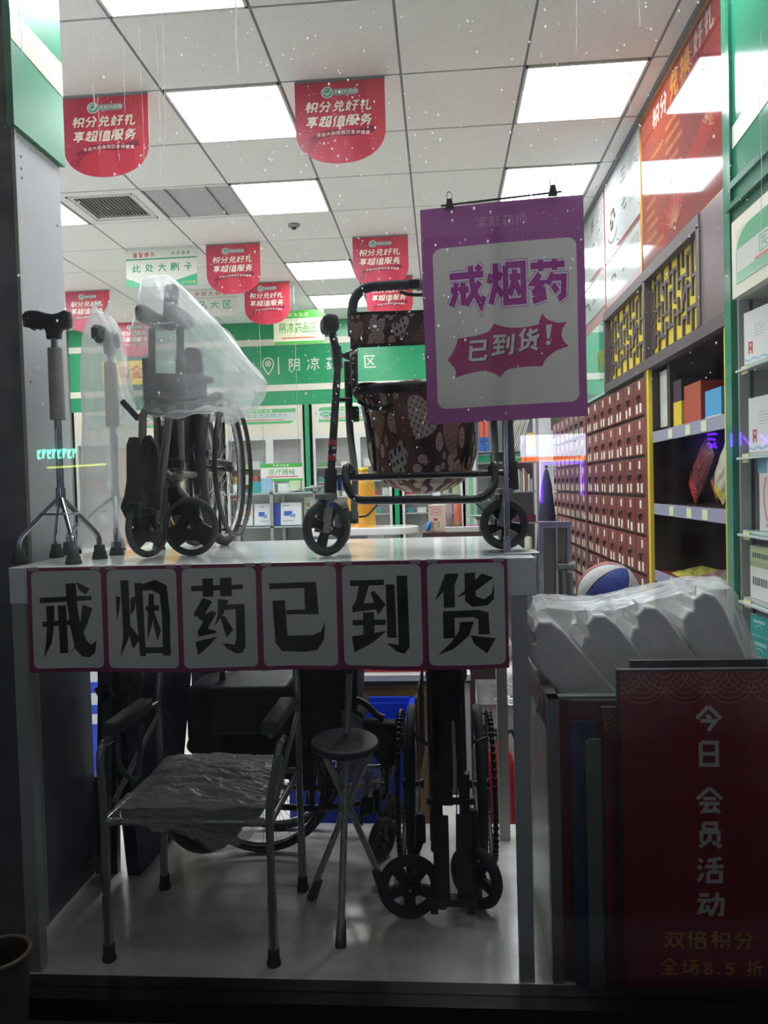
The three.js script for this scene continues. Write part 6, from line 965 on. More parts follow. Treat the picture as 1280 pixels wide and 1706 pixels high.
// ---------------------------------------------------------------- black wheelchair seen from its side
{
  const t = thing('wheelchair', 'black wheelchair standing sideways behind the commode chair', 'wheelchair', [-0.55, PLAT, -2.98]);
  const K = mat.blackTube, y = (h) => PLAT + h;
  bigWheel(t, [-0.74, y(0.287), -2.985], 0.287, { side: 1, yaw: 0.06, rim: true }); bigWheel(t, [-0.72, y(0.287), -3.19], 0.287, { side: -1, yaw: 0.06, rim: false });
  const cw = casterWheel(0.082, 0.03, 4, '', 0.3, 0.28);
  putWheel(t, cw, [-0.262, y(0.0825), -2.93], 1.05, mat.rubber, mat.black); putWheel(t, cw, [-0.235, y(0.0825), -3.13], 1.15, mat.rubber, mat.black);
  part(t, 'caster_fork', [smooth([[-0.28, y(0.3), -2.95], [-0.28, y(0.2), -2.95], [-0.27, y(0.17), -2.95], [-0.25, y(0.085), -2.965]], 0.011, 16, 8), bar([-0.28, y(0.19), -2.95], [-0.28, y(0.30), -2.95], 0.018)], mat.black); part(t, 'caster_fork', [smooth([[-0.26, y(0.3), -3.13], [-0.26, y(0.2), -3.13], [-0.245, y(0.17), -3.13], [-0.225, y(0.085), -3.15]], 0.011, 16, 8), bar([-0.26, y(0.19), -3.13], [-0.26, y(0.34), -3.13], 0.018), bar([-0.26, y(0.34), -3.13], [-0.26, y(0.35), -3.13], 0.0185)], mat.black);
  for (const z of [-2.97, -3.17]) part(t, 'side_frame', [pipe([[-0.88, y(0.86), z], [-0.88, y(0.2), z], [-0.5, y(0.18), z], [-0.24, y(0.22), z], [-0.24, y(0.46), z], [-0.86, y(0.48), z]], 0.0125, 0.05), bar([-0.54, y(0.19), z], [-0.54, y(0.48), z], 0.011), bar([-0.6, y(0.26), z], [-0.24, y(0.28), z], 0.009), bar([-0.47, y(0.2), z], [-0.30, y(0.44), z], 0.009)], K);
  part(t, 'cross_brace', [beam([-0.55, y(0.2), -2.97], [-0.52, y(0.46), -3.17], 0.024, 0.012), beam([-0.5, y(0.2), -3.17], [-0.5, y(0.46), -2.97], 0.024, 0.012)], K);
  part(t, 'seat_cushion', [rbox(0.6, 0.075, 0.3, 0.03, [-0.62, y(0.54), -3.06], [0, 0, 0.02])], mat.blackSoft); part(t, 'seat_pad', rbox(0.34, 0.19, 0.30, 0.035, [-0.7555, 0.6821, -3], [0, 0, 0.01]), mat.black);
  part(t, 'backrest', [rbox(0.24, 0.44, 0.30, 0.03, [-0.46, y(0.70), -3.08], [0, 0, -0.05])], mat.blackSoft);
  part(t, 'cushion_side', [rbox(0.13, 0.24, 0.28, 0.04, [-0.9454, 0.6484, -3.02], [0, 0, 0.15]), rbox(0.10, 0.1, 0.26, 0.035, [-0.9552, 0.5452, -3], [0, 0, -0.5])], mat.blackSoft);
  part(t, 'arm_rest', [pipe([[-0.3532, 0.7006, -2.95], [-0.3106, 0.6868, -2.94], [-0.2682, 0.6458, -2.92], [-0.2408, 0.6364, -2.92]], 0.013, 0.04)], mat.black);
  part(t, 'pouch', xf(extr([[-0.07, 0.06], [0.05, 0.05], [0.075, 0.03], [0.07, -0.03], [0.045, -0.09], [0.02, -0.11], [-0.01, -0.06], [-0.05, -0.02]].reverse(), 0.05, 0.012, [], 2), [-0.2567, 0.5622, -2.92]), mat.blackSoft);
  part(t, 'foot_post', [bar([-0.3, y(0.36), -2.9], [-0.34, y(0.16), -2.88], 0.011), rbox(0.05, 0.07, 0.05, 0.01, [-0.31, y(0.23), -2.9])], mat.black);
  part(t, 'skirt_guard', [slab([-1.0, y(0.34), -2.95], [-0.56, y(0.30), -2.95], [-0.52, y(0.52), -2.95], [-1.0, y(0.56), -2.95], 0.01), rbox(0.5, 0.12, 0.26, 0.03, [-0.78, y(0.5), -3.08])], mat.blackSoft);
  part(t, 'control_box', [rbox(0.09, 0.05, 0.07, 0.01, [-0.4966, 0.5044, -2.9]), rbox(0.06, 0.08, 0.05, 0.008, [-0.5446, 0.4177, -2.92])], mat.black);
}
// ---------------------------------------------------------------- folded black wheelchair with knobbed push rims
{
  const t = thing('wheelchair', 'folded black wheelchair with knobbed push rims, front toward the window', 'wheelchair', [-0.02, PLAT, -2.75]);
  const y = (h) => PLAT + h, K = mat.blackTube, cw = casterWheel(0.107, 0.034, 5, '', 0.3, 0.34);
  putWheel(t, cw, [-0.138, y(0.1075), -2.53], 0.12, mat.rubber, mat.black); putWheel(t, cw, [0.085, y(0.1075), -2.60], -0.7, mat.rubber, mat.black);
  bigWheel(t, [-0.135, y(0.298), -2.93], 0.298, { side: -1, knob: true }); bigWheel(t, [0.115, y(0.298), -2.93], 0.298, { side: 1, knob: true });
  for (const x of [-0.055, 0.05]) part(t, 'side_frame', [pipe([[x, y(0.24), -2.58], [x, y(0.60), -2.6], [x, y(0.66), -2.68], [x, y(0.66), -2.94], [x, y(0.2), -2.96], [x, y(0.19), -2.62]], 0.0125, 0.05), pipe([[x, y(0.6), -2.6], [x, y(0.84), -2.66], [x, y(0.88), -2.74], [x, y(0.86), -2.94]], 0.0125, 0.05), bar([x, y(0.6), -2.94], [x, y(1.0), -2.98], 0.0125)], K);
  part(t, 'caster_fork', [bar([-0.10, y(0.24), -2.57], [-0.10, y(0.33), -2.57], 0.019), smooth([[-0.10, y(0.25), -2.57], [-0.11, y(0.215), -2.575], [-0.135, y(0.18), -2.57], [-0.138, y(0.11), -2.57]], 0.013, 14, 8), bar([-0.1, y(0.33), -2.57], [-0.1, y(0.338), -2.57], 0.014)], mat.black);
  part(t, 'caster_fork', [bar([0.08, y(0.24), -2.60], [0.08, y(0.33), -2.60], 0.019), smooth([[0.08, y(0.25), -2.6], [0.085, y(0.2), -2.62], [0.085, y(0.11), -2.635]], 0.013, 14, 8), bar([0.08, y(0.33), -2.6], [0.08, y(0.338), -2.6], 0.014)], mat.black);
  part(t, 'footrest', [rbox(0.03, 0.46, 0.04, 0.006, [-0.035, y(0.27), -2.525], [0, 0, 0.02]), rbox(0.052, 0.30, 0.014, 0.005, [-0.03, y(0.21), -2.50])], mat.black); part(t, 'footrest', [rbox(0.03, 0.44, 0.04, 0.006, [0.05, y(0.27), -2.535], [0, 0, -0.02]), rbox(0.05, 0.3, 0.014, 0.005, [0.045, y(0.21), -2.51])], mat.black);
  part(t, 'foot_bracket', [span(-0.075, 0.085, y(0.06), y(0.085), -2.49, -2.53), span(-0.07, -0.045, y(0.03), y(0.07), -2.5, -2.53), span(0.05, 0.075, y(0.03), y(0.07), -2.5, -2.53), rbox(0.16, 0.02, 0.02, 0.004, [0.005, y(0.40), -2.52])], mat.black);
  part(t, 'seat_cloth', [slab([-0.055, y(0.34), -2.625], [0.012, y(0.34), -2.625], [0.02, y(1.0), -2.64], [-0.055, y(1.0), -2.64], 0.02), slab([0.03, y(0.4), -2.63], [0.052, y(0.36), -2.63], [0.052, y(1.0), -2.64], [0.02, y(1.0), -2.64], 0.02), rbox(0.05, 0.46, 0.36, 0.02, [-0.01, y(0.62), -2.78]), rbox(0.12, 0.22, 0.3, 0.03, [0.0, y(0.74), -2.76])], mat.blackSoft);
  part(t, 'side_guard', [slab([-0.095, y(0.45), -2.66], [-0.085, y(0.45), -2.9], [-0.085, y(0.78), -2.9], [-0.095, y(0.74), -2.66], 0.004)], mat.greyPaint); part(t, 'red_tag', span(-0.112, -0.108, y(0.38), y(0.68), -2.74, -2.80), mat.red);
  part(t, 'back_cloth', rbox(0.16, 0.36, 0.06, 0.025, [0.0, y(0.86), -2.96]), mat.blackSoft);
  part(t, 'brake', [pipe([[0.09, y(0.55), -2.66], [0.11, y(0.54), -2.7], [0.14, y(0.545), -2.72]], 0.006, 0.01), pipe([[-0.06, y(0.55), -2.62], [-0.1, y(0.56), -2.66], [-0.12, y(0.58), -2.7]], 0.006, 0.01)], mat.black);
  part(t, 'trim_strip', [bar([-0.06, y(0.22), -2.565], [-0.062, y(0.54), -2.585], 0.003), bar([0.03, y(0.52), -2.58], [0.02, y(0.22), -2.56], 0.002)], mat.steel);
}
// ---------------------------------------------------------------- folded couch leaning in the corner
{
  const t = thing('folding_couch', 'folded navy treatment couch with grey steel legs beside the pier', 'couch', [-1.16, PLAT, -2.95]);
  part(t, 'padded_board', slab([-1.165, PLAT + 0.006, -2.78], [-1.15, PLAT + 0.006, -3.15], [-1.02, 1.13, -3.15], [-1.24, 1.13, -2.78], 0.05), mat.navy);
  part(t, 'padded_board', slab([-1.10, PLAT + 0.006, -3.215], [-0.99, PLAT + 0.006, -3.215], [-0.93, 1.13, -3.215], [-1.08, 1.13, -3.215], 0.03), mat.navy);
  part(t, 'steel_leg', [beam([-1.2441, 0.8966, -2.72], [-1.2452, 0.8147, -2.72], 0.045, 0.02), beam([-1.2607, 0.8215, -2.72], [-1.2356, 0.7704, -2.72], 0.05, 0.02), beam([-1.2388, 0.8036, -2.72], [-1.2722, 0.0844, -2.72], 0.03, 0.02)], M(0x5b605c, { roughness: 0.5, metalness: 0.4 })); part(t, 'steel_leg', [beam([-1.1427, 0.8634, -2.79], [-1.1566, 0.7436, -2.79], 0.03, 0.02), beam([-1.1586, 0.8115, -2.79], [-1.2017, 0.7711, -2.79], 0.02, 0.02), beam([-1.1966, 0.7846, -2.79], [-1.2033, 0.6712, -2.79], 0.026, 0.02), beam([-1.1505, 0.8489, -2.785], [-1.1422, 0.8262, -2.785], 0.04, 0.024)], M(0x5b605c, { roughness: 0.5, metalness: 0.4 }));
  part(t, 'padded_board', slab([-1.3475, 0.0348, -2.8], [-1.2624, 0.0474, -2.8], [-1.2392, 0.8687, -2.8], [-1.3067, 0.8694, -2.8], 0.03), mat.black); part(t, 'padded_board', slab([-1.4078, 0.006, -2.84], [-1.343, 0.0115, -2.84], [-1.326, 0.4332, -2.84], [-1.3899, 0.4425, -2.84], 0.02), mat.black);
  part(t, 'foot_block', [beam([-1.3385, 0.1459, -2.74], [-1.2736, 0.1556, -2.74], 0.03, 0.06)], M(0x5b605c, { roughness: 0.5, metalness: 0.4 }));
}
// ---------------------------------------------------------------- things on the shop floor behind the platform
{
  const t = thing('plastic_crate', 'bright blue plastic crate behind the platform', 'crate', [-0.36, FLOOR, -3.55]);
  part(t, 'body', [span(-0.70, -0.19, FLOOR, 0.46, -3.36, -3.37), span(-0.70, -0.19, FLOOR, 0.46, -3.74, -3.75), span(-0.71, -0.70, FLOOR, 0.46, -3.36, -3.75), span(-0.19, -0.18, FLOOR, 0.46, -3.36, -3.75), span(-0.70, -0.19, FLOOR, FLOOR + 0.01, -3.36, -3.75)], mat.blue);
  part(t, 'rim', [span(-0.72, -0.17, 0.44, 0.485, -3.335, -3.36), span(-0.72, -0.17, 0.44, 0.485, -3.75, -3.775), span(-0.735, -0.71, 0.44, 0.485, -3.335, -3.775), span(-0.18, -0.155, 0.44, 0.485, -3.335, -3.775)], mat.blue);
  for (let i = 0; i < 6; i++) part(t, 'rib', span(-0.50 +  i * 0.058, -0.49 + i * 0.058, FLOOR, 0.44, -3.35, -3.362), mat.blue);
}
{ const t = thing('white_bench', 'low white bench behind the folded wheelchair', 'bench', [-0.3, FLOOR, -3.95]); part(t, 'top', span(-0.62, 0.12, 0.555, 0.585, -3.79, -4.1), mat.white); part(t, 'edge', span(-0.62, 0.12, 0.545, 0.556, -3.785, -3.79), mat.frameDark); for (const x of [-0.6, 0.1]) part(t, 'leg', span(x - 0.015, x + 0.015, FLOOR, 0.555, -3.8, -4.08), mat.white); }
carton('cardboard_box', 'brown cardboard box under the white bench', 'box', [-0.3, FLOOR, -3.96], [0.42, 0.87, 0.22], mat.cardboard, 0, undefined, [[0.93, 0.97, M(0xbf9c5c)]]);
const giftTex = canvas(128, 128, (c) => { c.fillStyle = '#c62a2c'; c.fillRect(0, 0, 128, 128); c.fillStyle = '#e6b85c'; for (let i = 0; i < 5; i++) { c.fillRect(14, 10 + i * 22, 14, 14); c.fillRect(52, 10 + i * 22, 16, 14); c.fillRect(90, 10 + i * 22, 12, 14); } });
for (let i = 0; i < 3; i++) { const t = thing('gift_carton', ['red gift carton with gold characters, closest to the black wheelchair', 'red gift carton with a dark medallion, in the middle of the white bench', 'red gift carton with gold characters, closest to the folded wheelchair'][i], 'box', [-0.42 + i * 0.13, 0.586, -3.92], 'red gift cartons on the white bench'); part(t, 'carton', box(0.122, 0.19, 0.12, [0, 0.095, 0]), mat.red, true); part(t, 'printed_face', xf(new THREE.PlaneGeometry(0.118, 0.15), [0, 0.1, 0.061]), M(0xffffff, { map: giftTex, roughness: 0.4 }), true); if (i === 1) part(t, 'medallion', lathe([[0, 0], [0.03, 0], [0.03, 0.003], [0, 0.003]], [0, 0.11, 0.061], 20, [Math.PI / 2, 0, 0]), mat.gold, true); }
{
  const t = thing('fire_extinguisher', 'red fire extinguisher with black hose behind the table leg', 'extinguisher', [0.235, FLOOR, -3.5]);
  part(t, 'cylinder', lathe([[0, 0], [0.06, 0], [0.064, 0.01], [0.064, 0.6], [0.055, 0.64], [0.025, 0.675], [0.02, 0.70], [0, 0.70]], [0, 0, 0], 30), mat.red, true);
  part(t, 'valve', [bar([0, 0.695, 0], [0, 0.74, 0], 0.016), box(0.1, 0.012, 0.02, [-0.03, 0.755, 0], [0, 0, -0.25]), box(0.09, 0.01, 0.02, [-0.03, 0.73, 0], [0, 0, 0.1])], mat.black, true);
  part(t, 'hose', smooth([[0.01, 0.72, 0.01], [0.05, 0.76, 0.03], [0.085, 0.66, 0.03], [0.078, 0.4, 0.03], [0.075, 0.24, 0.02]], 0.010, 30, 8), mat.black, true);
  part(t, 'gauge', lathe([[0, 0], [0.014, 0], [0.014, 0.008], [0, 0.008]], [0, 0.715, 0.02], 14, [Math.PI / 2, 0, 0]), mat.yellow, true);
}
{ const t = thing('fire_extinguisher', 'second red fire extinguisher, behind the table leg to the kiosk side', 'extinguisher', [0.40, FLOOR, -3.52]); part(t, 'cylinder', lathe([[0, 0], [0.06, 0], [0.064, 0.01], [0.064, 0.58], [0.055, 0.62], [0.025, 0.655], [0, 0.67]], [0, 0, 0], 30), mat.red, true); part(t, 'valve', bar([0, 0.66, 0], [0, 0.72, 0], 0.016), mat.black, true); }
{ // low display case full of papers behind
  const t = thing('glass_case', 'low glass case with papers behind the folded wheelchair', 'case', [0.55, FLOOR, -4.05]);
  part(t, 'body', span(0.16, 0.95, FLOOR, 0.42, -3.8, -4.25), mat.white); part(t, 'top_rail', span(0.16, 0.95, 0.42, 0.44, -3.78, -4.27), mat.alu);
}
[['white crumpled plastic bag on the low glass case', [0.33, 0.52, -3.95], [0.0, 0.15, 0.02], 0.22, 0.1, 0xdcdcd8], ['pale plastic bag with an orange patch on the low glass case', [0.30, 0.64, -4.05], [0.06, 0.13, 0.02], 0.2, 0.09, 0xe2dcd4]].forEach(([l, c, a, w, d, col]) => pouch('plastic_bag', l, c, a, w, d, M(col, { roughness: 0.3, bumpMap: crease, bumpScale: 0.014 })));
for (let i = 0; i < 6; i++) { const o = new THREE.Mesh(new THREE.BoxGeometry(0.2, 0.004, 0.14), M([0xd9d6cb, 0xb9b3a4, 0xe0ddd6, 0x77766f][i % 4], { roughness: 0.6 })); o.name = numbered('magazine'); o.position.set(0.36 + i * 0.02, 0.444 + i * 0.006, -3.85 - i * 0.015); o.rotation.set(0, 0.5 - i * 0.2, 0); o.userData = { label: 'magazine in the spread pile behind the fire extinguishers', category: 'magazine', group: 'magazines on the glass case' }; scene.add(o); }
{ const t = thing('water_pack', 'white and blue stacked packs glimpsed between pier and couch', 'pack', [-2.05, FLOOR, -4.3]); part(t, 'pack', span(-2.3, -1.8, FLOOR, 0.62, -4.2, -4.5), M(0xdfe3ea, { roughness: 0.3 })); for (const [a, b] of [[0.40, 0.46], [0.28, 0.33], [-0.1, 0.22]]) part(t, 'blue_band', span(-2.305, -1.795, a, b, -4.195, -4.505), mat.blue); }
// rolled poster film hanging at the table leg
{ const t = thing('rolled_sheet', 'curled translucent plastic sheet hanging behind the right table leg', 'sheet', [0.29, 1.0, -2.9]); part(t, 'sheet', grid(14, 12, (u, v) => { const a = u * 3.6, y = 0.66 + v * 0.54, r = 0.035 + 0.008 * Math.sin(v * 5); return [0.295 + Math.cos(a) * r, y, -2.85 + Math.sin(a) * r * 1.6 + 0.03 * (1 - v)]; }), M(0x9aa3ad, { roughness: 0.25, transparent: true, opacity: 0.75, side: THREE.DoubleSide })); part(t, 'clip', box(0.04, 0.015, 0.02, [0.295, 1.193, -2.85]), mat.black); }

// ================================================================ RIGHT-HAND KIOSK
{
  const t = thing('display_bin', 'red and white open display bin with aluminium corner posts by the window', 'bin', [0.66, PLAT, -2.48]);
  const x0 = 0.285, x1 = 1.06, z0 = -2.2, z1 = -2.76, y1 = 0.905, al = M(0x8e948f, { roughness: 0.4, metalness: 0.5 });
  part(t, 'corner_post', [span(x0, x0 + 0.032, PLAT, y1, z0, z0 - 0.03)], al); part(t, 'corner_post', [span(x0, x0 + 0.03, PLAT, y1, z1, z1 + 0.03)], al); part(t, 'corner_post', [span(x1 - 0.03, x1, PLAT, y1, z0, z0 - 0.03)], al); part(t, 'corner_post', [span(x1 - 0.03, x1, PLAT, y1, z1, z1 + 0.03)], al);
  part(t, 'side_panel', span(x0 + 0.004, x0 + 0.012, PLAT + 0.01, y1 - 0.01, z0 - 0.03, z1 + 0.03), M(0xd2d2cc, { roughness: 0.22, map: grain })); part(t, 'side_panel', span(x1 - 0.012, x1 - 0.004, PLAT + 0.01, y1 - 0.01, z0 - 0.03, z1 + 0.03), mat.redDark);
  part(t, 'red_edging', [span(x0 + 0.001, x0 + 0.005, y1 - 0.10, y1, z0 - 0.03, z1 + 0.03), span(x0 + 0.001, x0 + 0.005, PLAT, y1, z0 - 0.03, z0 - 0.042)], M(0x7a1a20, { roughness: 0.4 }));
  part(t, 'front_panel', span(x0 + 0.032, x1 - 0.03, PLAT + 0.01, y1 - 0.01, z0 - 0.006, z0 - 0.02), mat.redDark); part(t, 'back_panel', span(x0 + 0.03, x1 - 0.03, PLAT + 0.01, y1 - 0.01, z1 + 0.006, z1 + 0.02), mat.redDark);
  part(t, 'top_rim', [span(x0, x1, y1, y1 + 0.008, z0, z0 - 0.03), span(x0, x0 + 0.03, y1, y1 + 0.008, z0, z1), span(x1 - 0.03, x1, y1, y1 + 0.008, z0, z1), span(x0, x1, y1, y1 + 0.008, z1 + 0.03, z1)], al);
  part(t, 'bin_floor', span(x0 + 0.03, x1 - 0.03, 0.58, 0.6, z0 - 0.02, z1 + 0.02), mat.white);
  part(t, 'hook', pipe([[x0 - 0.004, y1 - 0.03, -2.33], [x0 - 0.012, y1 - 0.075, -2.33], [x0 - 0.012, y1 - 0.085, -2.345], [x0 - 0.012, y1 - 0.07, -2.355]], 0.002, 0.008, 6), mat.steel);
}
// bundle of tissue packs in one clear bag
{
  const outl = [[-0.056, -0.22], [0.056, -0.22], [0.058, 0.17], [0.05, 0.205], [0.03, 0.222], [0.004, 0.216], [-0.004, 0.196], [-0.016, 0.182], [-0.03, 0.188], [-0.048, 0.176], [-0.057, 0.15]];
  const g = extr(outl, 0.20, 0.010, [], 3);
  const specs = [[[0.4094, 0.9041, -2.44], 0.70], [[0.563, 0.9154, -2.45], 0.66], [[0.7018, 0.9307, -2.46], 0.60], [[0.8333, 0.9535, -2.47], 0.40]];
  specs.forEach(([p, a], i) => {
    const t = thing('tissue_pack', ['grey-white tissue pack lying nearest the display table', 'grey-white tissue pack, second from the display table', 'grey-white tissue pack, third from the display table', 'grey-white tissue pack standing steepest, nearest the cabinet shelves'][i], 'tissue pack', p, 'tissue packs in the clear bag'); t.rotation.z = a;
    part(t, 'wrapped_roll', g, mat.tissue, true); part(t, 'end_seal', xf(box(0.004, 0.05, 0.18, [0, 0, 0]), [0.012, 0.232, 0], [0, 0, -0.5]), mat.filmMilky, true);
  });
  const t = thing('plastic_bag', 'big clear plastic bag around the four tissue packs', 'plastic bag', [0.7, 0.9, -2.48]);
  const out = [[0.2759, 1.1351, -2.5], [0.3161, 1.1422, -2.5], [0.424, 1.1328, -2.5], [0.5146, 1.139, -2.5], [0.6087, 1.1605, -2.5], [0.7265, 1.1808, -2.52], [0.8199, 1.1887, -2.52], [0.8681, 1.184, -2.52], [0.8861, 1.114, -2.5], [0.9143, 1.0223, -2.48], [0.9417, 0.9133, -2.46], [0.9585, 0.822, -2.45]];
  const low = (p, i) => [p[0] * 0.985 + 0.01, 0.93, -2.36];
  const up = new THREE.CatmullRomCurve3(out.map(V));
  const topM = M(0xf4f6f6, { roughness: 0.16, transparent: true, opacity: 0.5, bumpMap: crease, bumpScale: 0.012, side: THREE.DoubleSide });
  const cr = (u, v, k) => 0.02 * crumple(u * 7, v * 2.5, k) + 0.006 * crumple(u * 19, v * 6, k + 3);
  const sheet = (dz, k) => grid(130, 44, (u, v) => { const p = up.getPoint(u), yb = 0.92, w = cr(u, v, k), b = Math.sin(Math.PI * Math.min(1, v * 0.5)); return [p.x + w * 0.5 + (u < 0.1 ? -0.02 * v : 0), p.y + (yb - p.y) * v + w * 0.3, p.z + dz * Math.pow(b, 0.6) + w]; });
  part(t, 'front_film', sheet(0.15, 3), mat.filmThin); part(t, 'back_film', sheet(-0.15, 6), mat.filmMilky);
  part(t, 'top_film', grid(130, 16, (u, v) => { const p = up.getPoint(u), w = cr(u, v + 2, 11); return [p.x + w * 0.4, p.y + 0.012 * Math.sin(Math.PI * v) - 0.03 * Math.abs(v - 0.5) + w * 0.6, p.z + (v - 0.5) * 0.24]; }), topM);
}
{ const t = thing('foil_parcel', 'white film-wrapped parcel under the basketball', 'parcel', [0.72, PLAT, -2.98]); part(t, 'parcel', rbox(0.46, 0.895, 0.34, 0.03, [0, 0.4475, 0]), M(0xe0e2e0, { roughness: 0.3, bumpMap: crease, bumpScale: 0.02 }), true); part(t, 'loose_film', xf(grid(20, 12, (u, v) => [(u - 0.5) * 0.42, 0.9 + 0.02 * Math.sin(u * 12 + v * 5) * Math.sin(Math.PI * v), (v - 0.5) * 0.3]), [0, 0, 0]), mat.filmMilky, true); }
{
  const c = [0.625, PLAT + 0.895 + 0.119, -2.98], t = thing('basketball', 'white, blue and red panelled basketball on a wrapped parcel', 'ball', [c[0], c[1] - 0.117, c[2]]);
  const tx = canvas(1024, 512, (k, w, h) => { const cols = ['#a8453a', '#c9c9c4', '#3847a0', '#c9c9c4', '#a8453a', '#c9c9c4', '#3847a0', '#c9c9c4'], at = [0, 70, 175, 345, 512, 600, 720, 880, 1024]; for (let i = 0; i < 8; i++) { k.fillStyle = cols[i]; k.fillRect(at[i], 0, at[i + 1] - at[i], h); k.fillStyle = '#1d2030'; k.fillRect(at[i] - 5, 0, 10, h); } k.save(); k.translate(432, 220); k.rotate(0); k.strokeStyle = '#26262a'; k.lineWidth = 5; k.strokeRect(-96, -44, 192, 88); k.fillStyle = '#26262a'; for (let i = 0; i < 7; i++) k.fillRect(-80 + i * 24, -34, 14, 18); for (let i = 0; i < 4; i++) k.fillRect(-70 + i * 38, -2, 12, 40); k.restore(); });
  part(t, 'ball', xf(new THREE.SphereGeometry(0.117, 48, 32).rotateY(-0.55), [0, 0.117, 0], [0.35, 0.05, -0.55]), M(0xffffff, { map: tx, roughness: 0.6, bumpMap: fine, bumpScale: 0.001 }), true);
  part(t, 'valve', xf(new THREE.SphereGeometry(0.003, 8, 6), [0, 0.232, 0.02]), mat.black, true);
}
{
  const t = thing('folding_ramp', 'folded aluminium frame with a latch, standing behind the tissue packs', 'folding frame', [0.4, PLAT, -2.9]), h = 1.295, A = mat.alu;
  part(t, 'leaf', [box(0.10, h, 0.02, [0, h / 2, 0]), ], M(0x8d8b82, { roughness: 0.5, metalness: 0.2, map: grain }), true);
  part(t, 'rail', [box(0.016, h, 0.035, [-0.05, h / 2, 0.006]), box(0.012, h, 0.035, [0.05, h / 2, 0.006]), box(0.008, h, 0.03, [0.006, h / 2, 0.01]), box(0.112, 0.024, 0.036, [0, h - 0.012, 0.006])], A, true);
  part(t, 'latch', [rbox(0.05, 0.02, 0.02, 0.004, [0.03, h - 0.165, 0.03]), xf(new THREE.SphereGeometry(0.016, 14, 10), [0.055, h - 0.165, 0.035]), bar([0.03, h - 0.18, 0.03], [0.034, h - 0.36, 0.03], 0.009), bar([0.055, h - 0.19, 0.03], [0.055, h - 0.36, 0.03], 0.009)], mat.greyPaint, true);
  t.rotation.z = -0.01;
}
// standing boards in front of the bin
const signTex = canvas(564, 1660, (c, w, h) => {
  c.fillStyle = '#7c1418'; c.fillRect(0, 0, w, h); poly(c, [[0, 0], [200, 0], [90, 900], [0, 1000]], '#761317'); poly(c, [[360, 0], [564, 0], [564, 500], [440, 420]], '#84181a');
  c.strokeStyle = '#a8744c'; c.lineWidth = 3; for (let r = 0; r < 2; r++) for (let i = -1; i < 6; i++) for (const q of [30, 48, 66, 82]) { c.beginPath(); c.arc(i * 140 + r * 70, -14 + r * 34, q, 0.25, Math.PI - 0.25); c.stroke(); }
  [['今', 108], ['日', 224], ['会', 380], ['员', 494], ['活', 610], ['动', 724]].forEach(([ch, y]) => glyph(c, ch, 236, y, 92, 14, '#b9bab4'));
  write(c, '双倍积分', 128, 858, 66, 11, '#b98a2e', 0.14); [['全', 114], ['场', 182], ['8', 246], ['.', 288], ['5', 316], ['折', 390]].forEach(([ch, x]) => glyph(c, ch, x, 954, 60, 11, '#b98a2e'));
});
{
  let t = thing('sign_board', 'tall dark red standing board with white vertical lettering by the window', 'sign board', [0.7, FLOOR, -2.085]);
  part(t, 'board', [span(0.455, 0.925, FLOOR, 1.015, -2.085, -2.105)], mat.frameDark); part(t, 'printed_face', xf(new THREE.PlaneGeometry(0.456, 1.345), [0.69, 1.008 - 1.345 / 2, -2.0838]), M(0xffffff, { map: signTex, roughness: 0.55 }));
  t = thing('sign_board', 'dark board edge standing directly behind the red lettered board', 'sign board', [0.7, FLOOR, -2.13]); part(t, 'board', span(0.50, 0.86, FLOOR, 1.03, -2.125, -2.14), mat.frameDark);
  const sm = signTex.clone(); t = thing('sign_board', 'lower red patterned board half hidden behind the tall lettered board', 'sign board', [0.55, FLOOR, -2.155]); part(t, 'board', span(0.425, 0.85, FLOOR, 0.895, -2.15, -2.165), mat.frameDark); part(t, 'printed_face', quad([0.43, FLOOR, -2.1488], [0.85, FLOOR, -2.1488], [0.85, 0.888, -2.1488], [0.43, 0.888, -2.1488]), M(0xffffff, { map: sm, roughness: 0.55 }));
  t = thing('foam_board', 'narrow grey rounded board beside the red boards', 'board', [0.40, FLOOR, -2.172]); part(t, 'board', xf(extr([[-0.02, 0], [0.05, 0], [0.05, 1.15], [-0.012, 1.15], [-0.02, 1.14]], 0.01, 0.001), [0.405, FLOOR, -2.172]), M(0x6d7670, { roughness: 0.7, map: grain }));
  t = thing('foam_board', 'narrow dark blue board between the grey board and the bin post', 'board', [0.36, FLOOR, -2.183]); part(t, 'board', span(0.345, 0.41, FLOOR, 0.85, -2.1795, -2.1825), M(0x1f2f5c, { roughness: 0.6 }));
}
// ================================================================ OUTSIDE
{
  const t = thing('plastic_tub', 'beige round plastic tub on the outer window ledge', 'tub', [-1.10, 0.13, -1.76]);
  part(t, 'tub', lathe([[0, 0], [0.055, 0], [0.072, 0.285], [0.068, 0.285], [0.052, 0.01], [0, 0.01]], [0, 0, 0], 30), M(0x5f5248, { roughness: 0.6, map: grain, side: THREE.DoubleSide }), true); part(t, 'rim', xf(new THREE.TorusGeometry(0.072, 0.006, 8, 36), [0, 0.285, 0], [Math.PI / 2, 0, 0]), M(0x6a5c50, { roughness: 0.5 }), true);
}
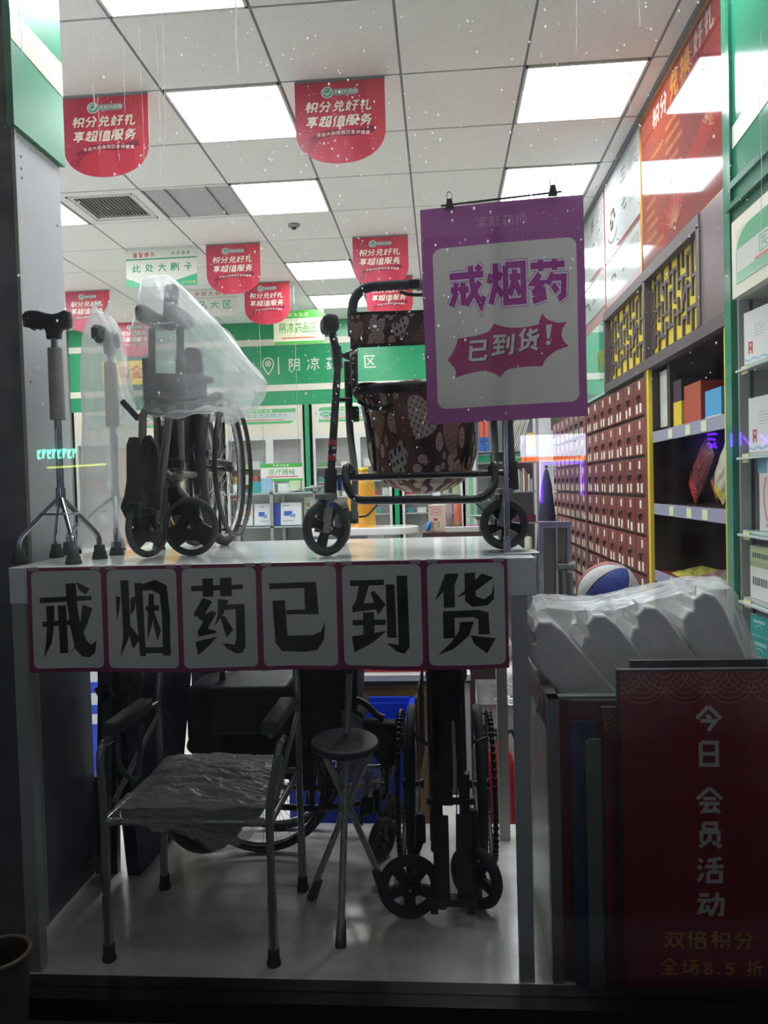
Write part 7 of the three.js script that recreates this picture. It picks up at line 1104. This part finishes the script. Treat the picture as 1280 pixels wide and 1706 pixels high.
// shop signs across the street, mirrored faintly in the pane
const glow = (c, k) => new THREE.MeshStandardMaterial({ color: c, emissive: c, emissiveIntensity: k, roughness: 0.6 });
struct('wall_opposite', span(-9, 9, -0.5, 6, 10.2, 10.5), mat.darkGrey);
{
  const at = (p) => [p[0], p[1], 10.04];
  let t = thing('light_box_sign', 'white lit shop sign with an orange strip across the street', 'sign', [1.7, 1.9, 10.1]);
  const a = at([1.4293, 1.978, -14]), b = at([2.5777, 2.3696, -14]); part(t, 'lit_panel', span(a[0], b[0], a[1], b[1], 10.04, 10.1), glow(0xdfe8ff, 5)); part(t, 'orange_strip', span(a[0], b[0], a[1] - 0.08, a[1], 10.04, 10.1), glow(0xff6a20, 4));
  t = thing('neon_sign', 'violet neon door frame across the street', 'neon sign', [2.0, 1.0, 10.1]);
  const n = [at([1.7841, 1.1522, -14]), at([1.7983, 1.8599, -14]), at([2.5158, 1.8602, -14]), at([2.5049, 1.2623, -14])]; part(t, 'tube', sweep(fillet(n, 0.02), 0.022, 8), glow(0x4a10ff, 14)); part(t, 'pale_tube', sweep(fillet(n.map((p) => [p[0] * 1.0 - 0.03, p[1] + 0.04, p[2]]), 0.02), 0.012, 8), glow(0xffd890, 4));
  const pts = [[1180, 724, 1194, 724], [1180, 731, 1192, 733], [1180, 738, 1194, 746], [1183, 746, 1192, 738], [1217, 724, 1217, 745], [1231, 722, 1231, 744], [1236, 730, 1246, 744], [1262, 727, 1278, 744], [1264, 744, 1277, 729]];
  t = thing('neon_letters', 'violet neon lettering across the street', 'neon sign', [5.5, 2.2, 10.1]);
  const p14 = (u, v) => [PX0 + (u - 1180) * 14 / 1288, PY0 - (v - 735) * 14 / 1288, 10.04], PX0 = [4.6905, 2.165, -14][0], PY0 = [4.6905, 2.165, -14][1];
  for (const [x0, y0, x1, y1] of pts) part(t, 'tube', bar(p14(x0, y0), p14(x1, y1), 0.02, 0.02, 8), glow(0x5a18ff, 12));
  t = thing('led_letters', 'pale green lit lettering over a yellow strip across the street', 'neon sign', [-7, 2.2, 10.1]);
  const g14 = (u, v) => [QX0 + (u - 80) * 14 / 1288, QY0 - (v - 757) * 14 / 1288, 10.04], QX0 = [-7.3334, 2.2954, -14][0], QY0 = [-7.3334, 2.2954, -14][1];
  for (let i = 0; i < 8; i++) { const x = 62 + i * 9; part(t, 'letter', [bar(g14(x, 749), g14(x, 764), 0.016, 0.016, 6), bar(g14(x, i % 2 ? 749 : 764), g14(x + 5, i % 2 ? 750 : 763), 0.016, 0.016, 6), bar(g14(x + 5, 749), g14(x + (i % 3), 757), 0.016, 0.016, 6)], glow(0x6affc8, 9)); }
  part(t, 'yellow_strip', bar(g14(78, 780), g14(182, 777), 0.02, 0.02, 6), glow(0xf0ff40, 4));
}

scene.traverse((o) => { if (o.isMesh) { o.castShadow = true; o.receiveShadow = true; } if (o.isLight && o.shadow) o.castShadow = true; });
renderer.render(scene, camera);
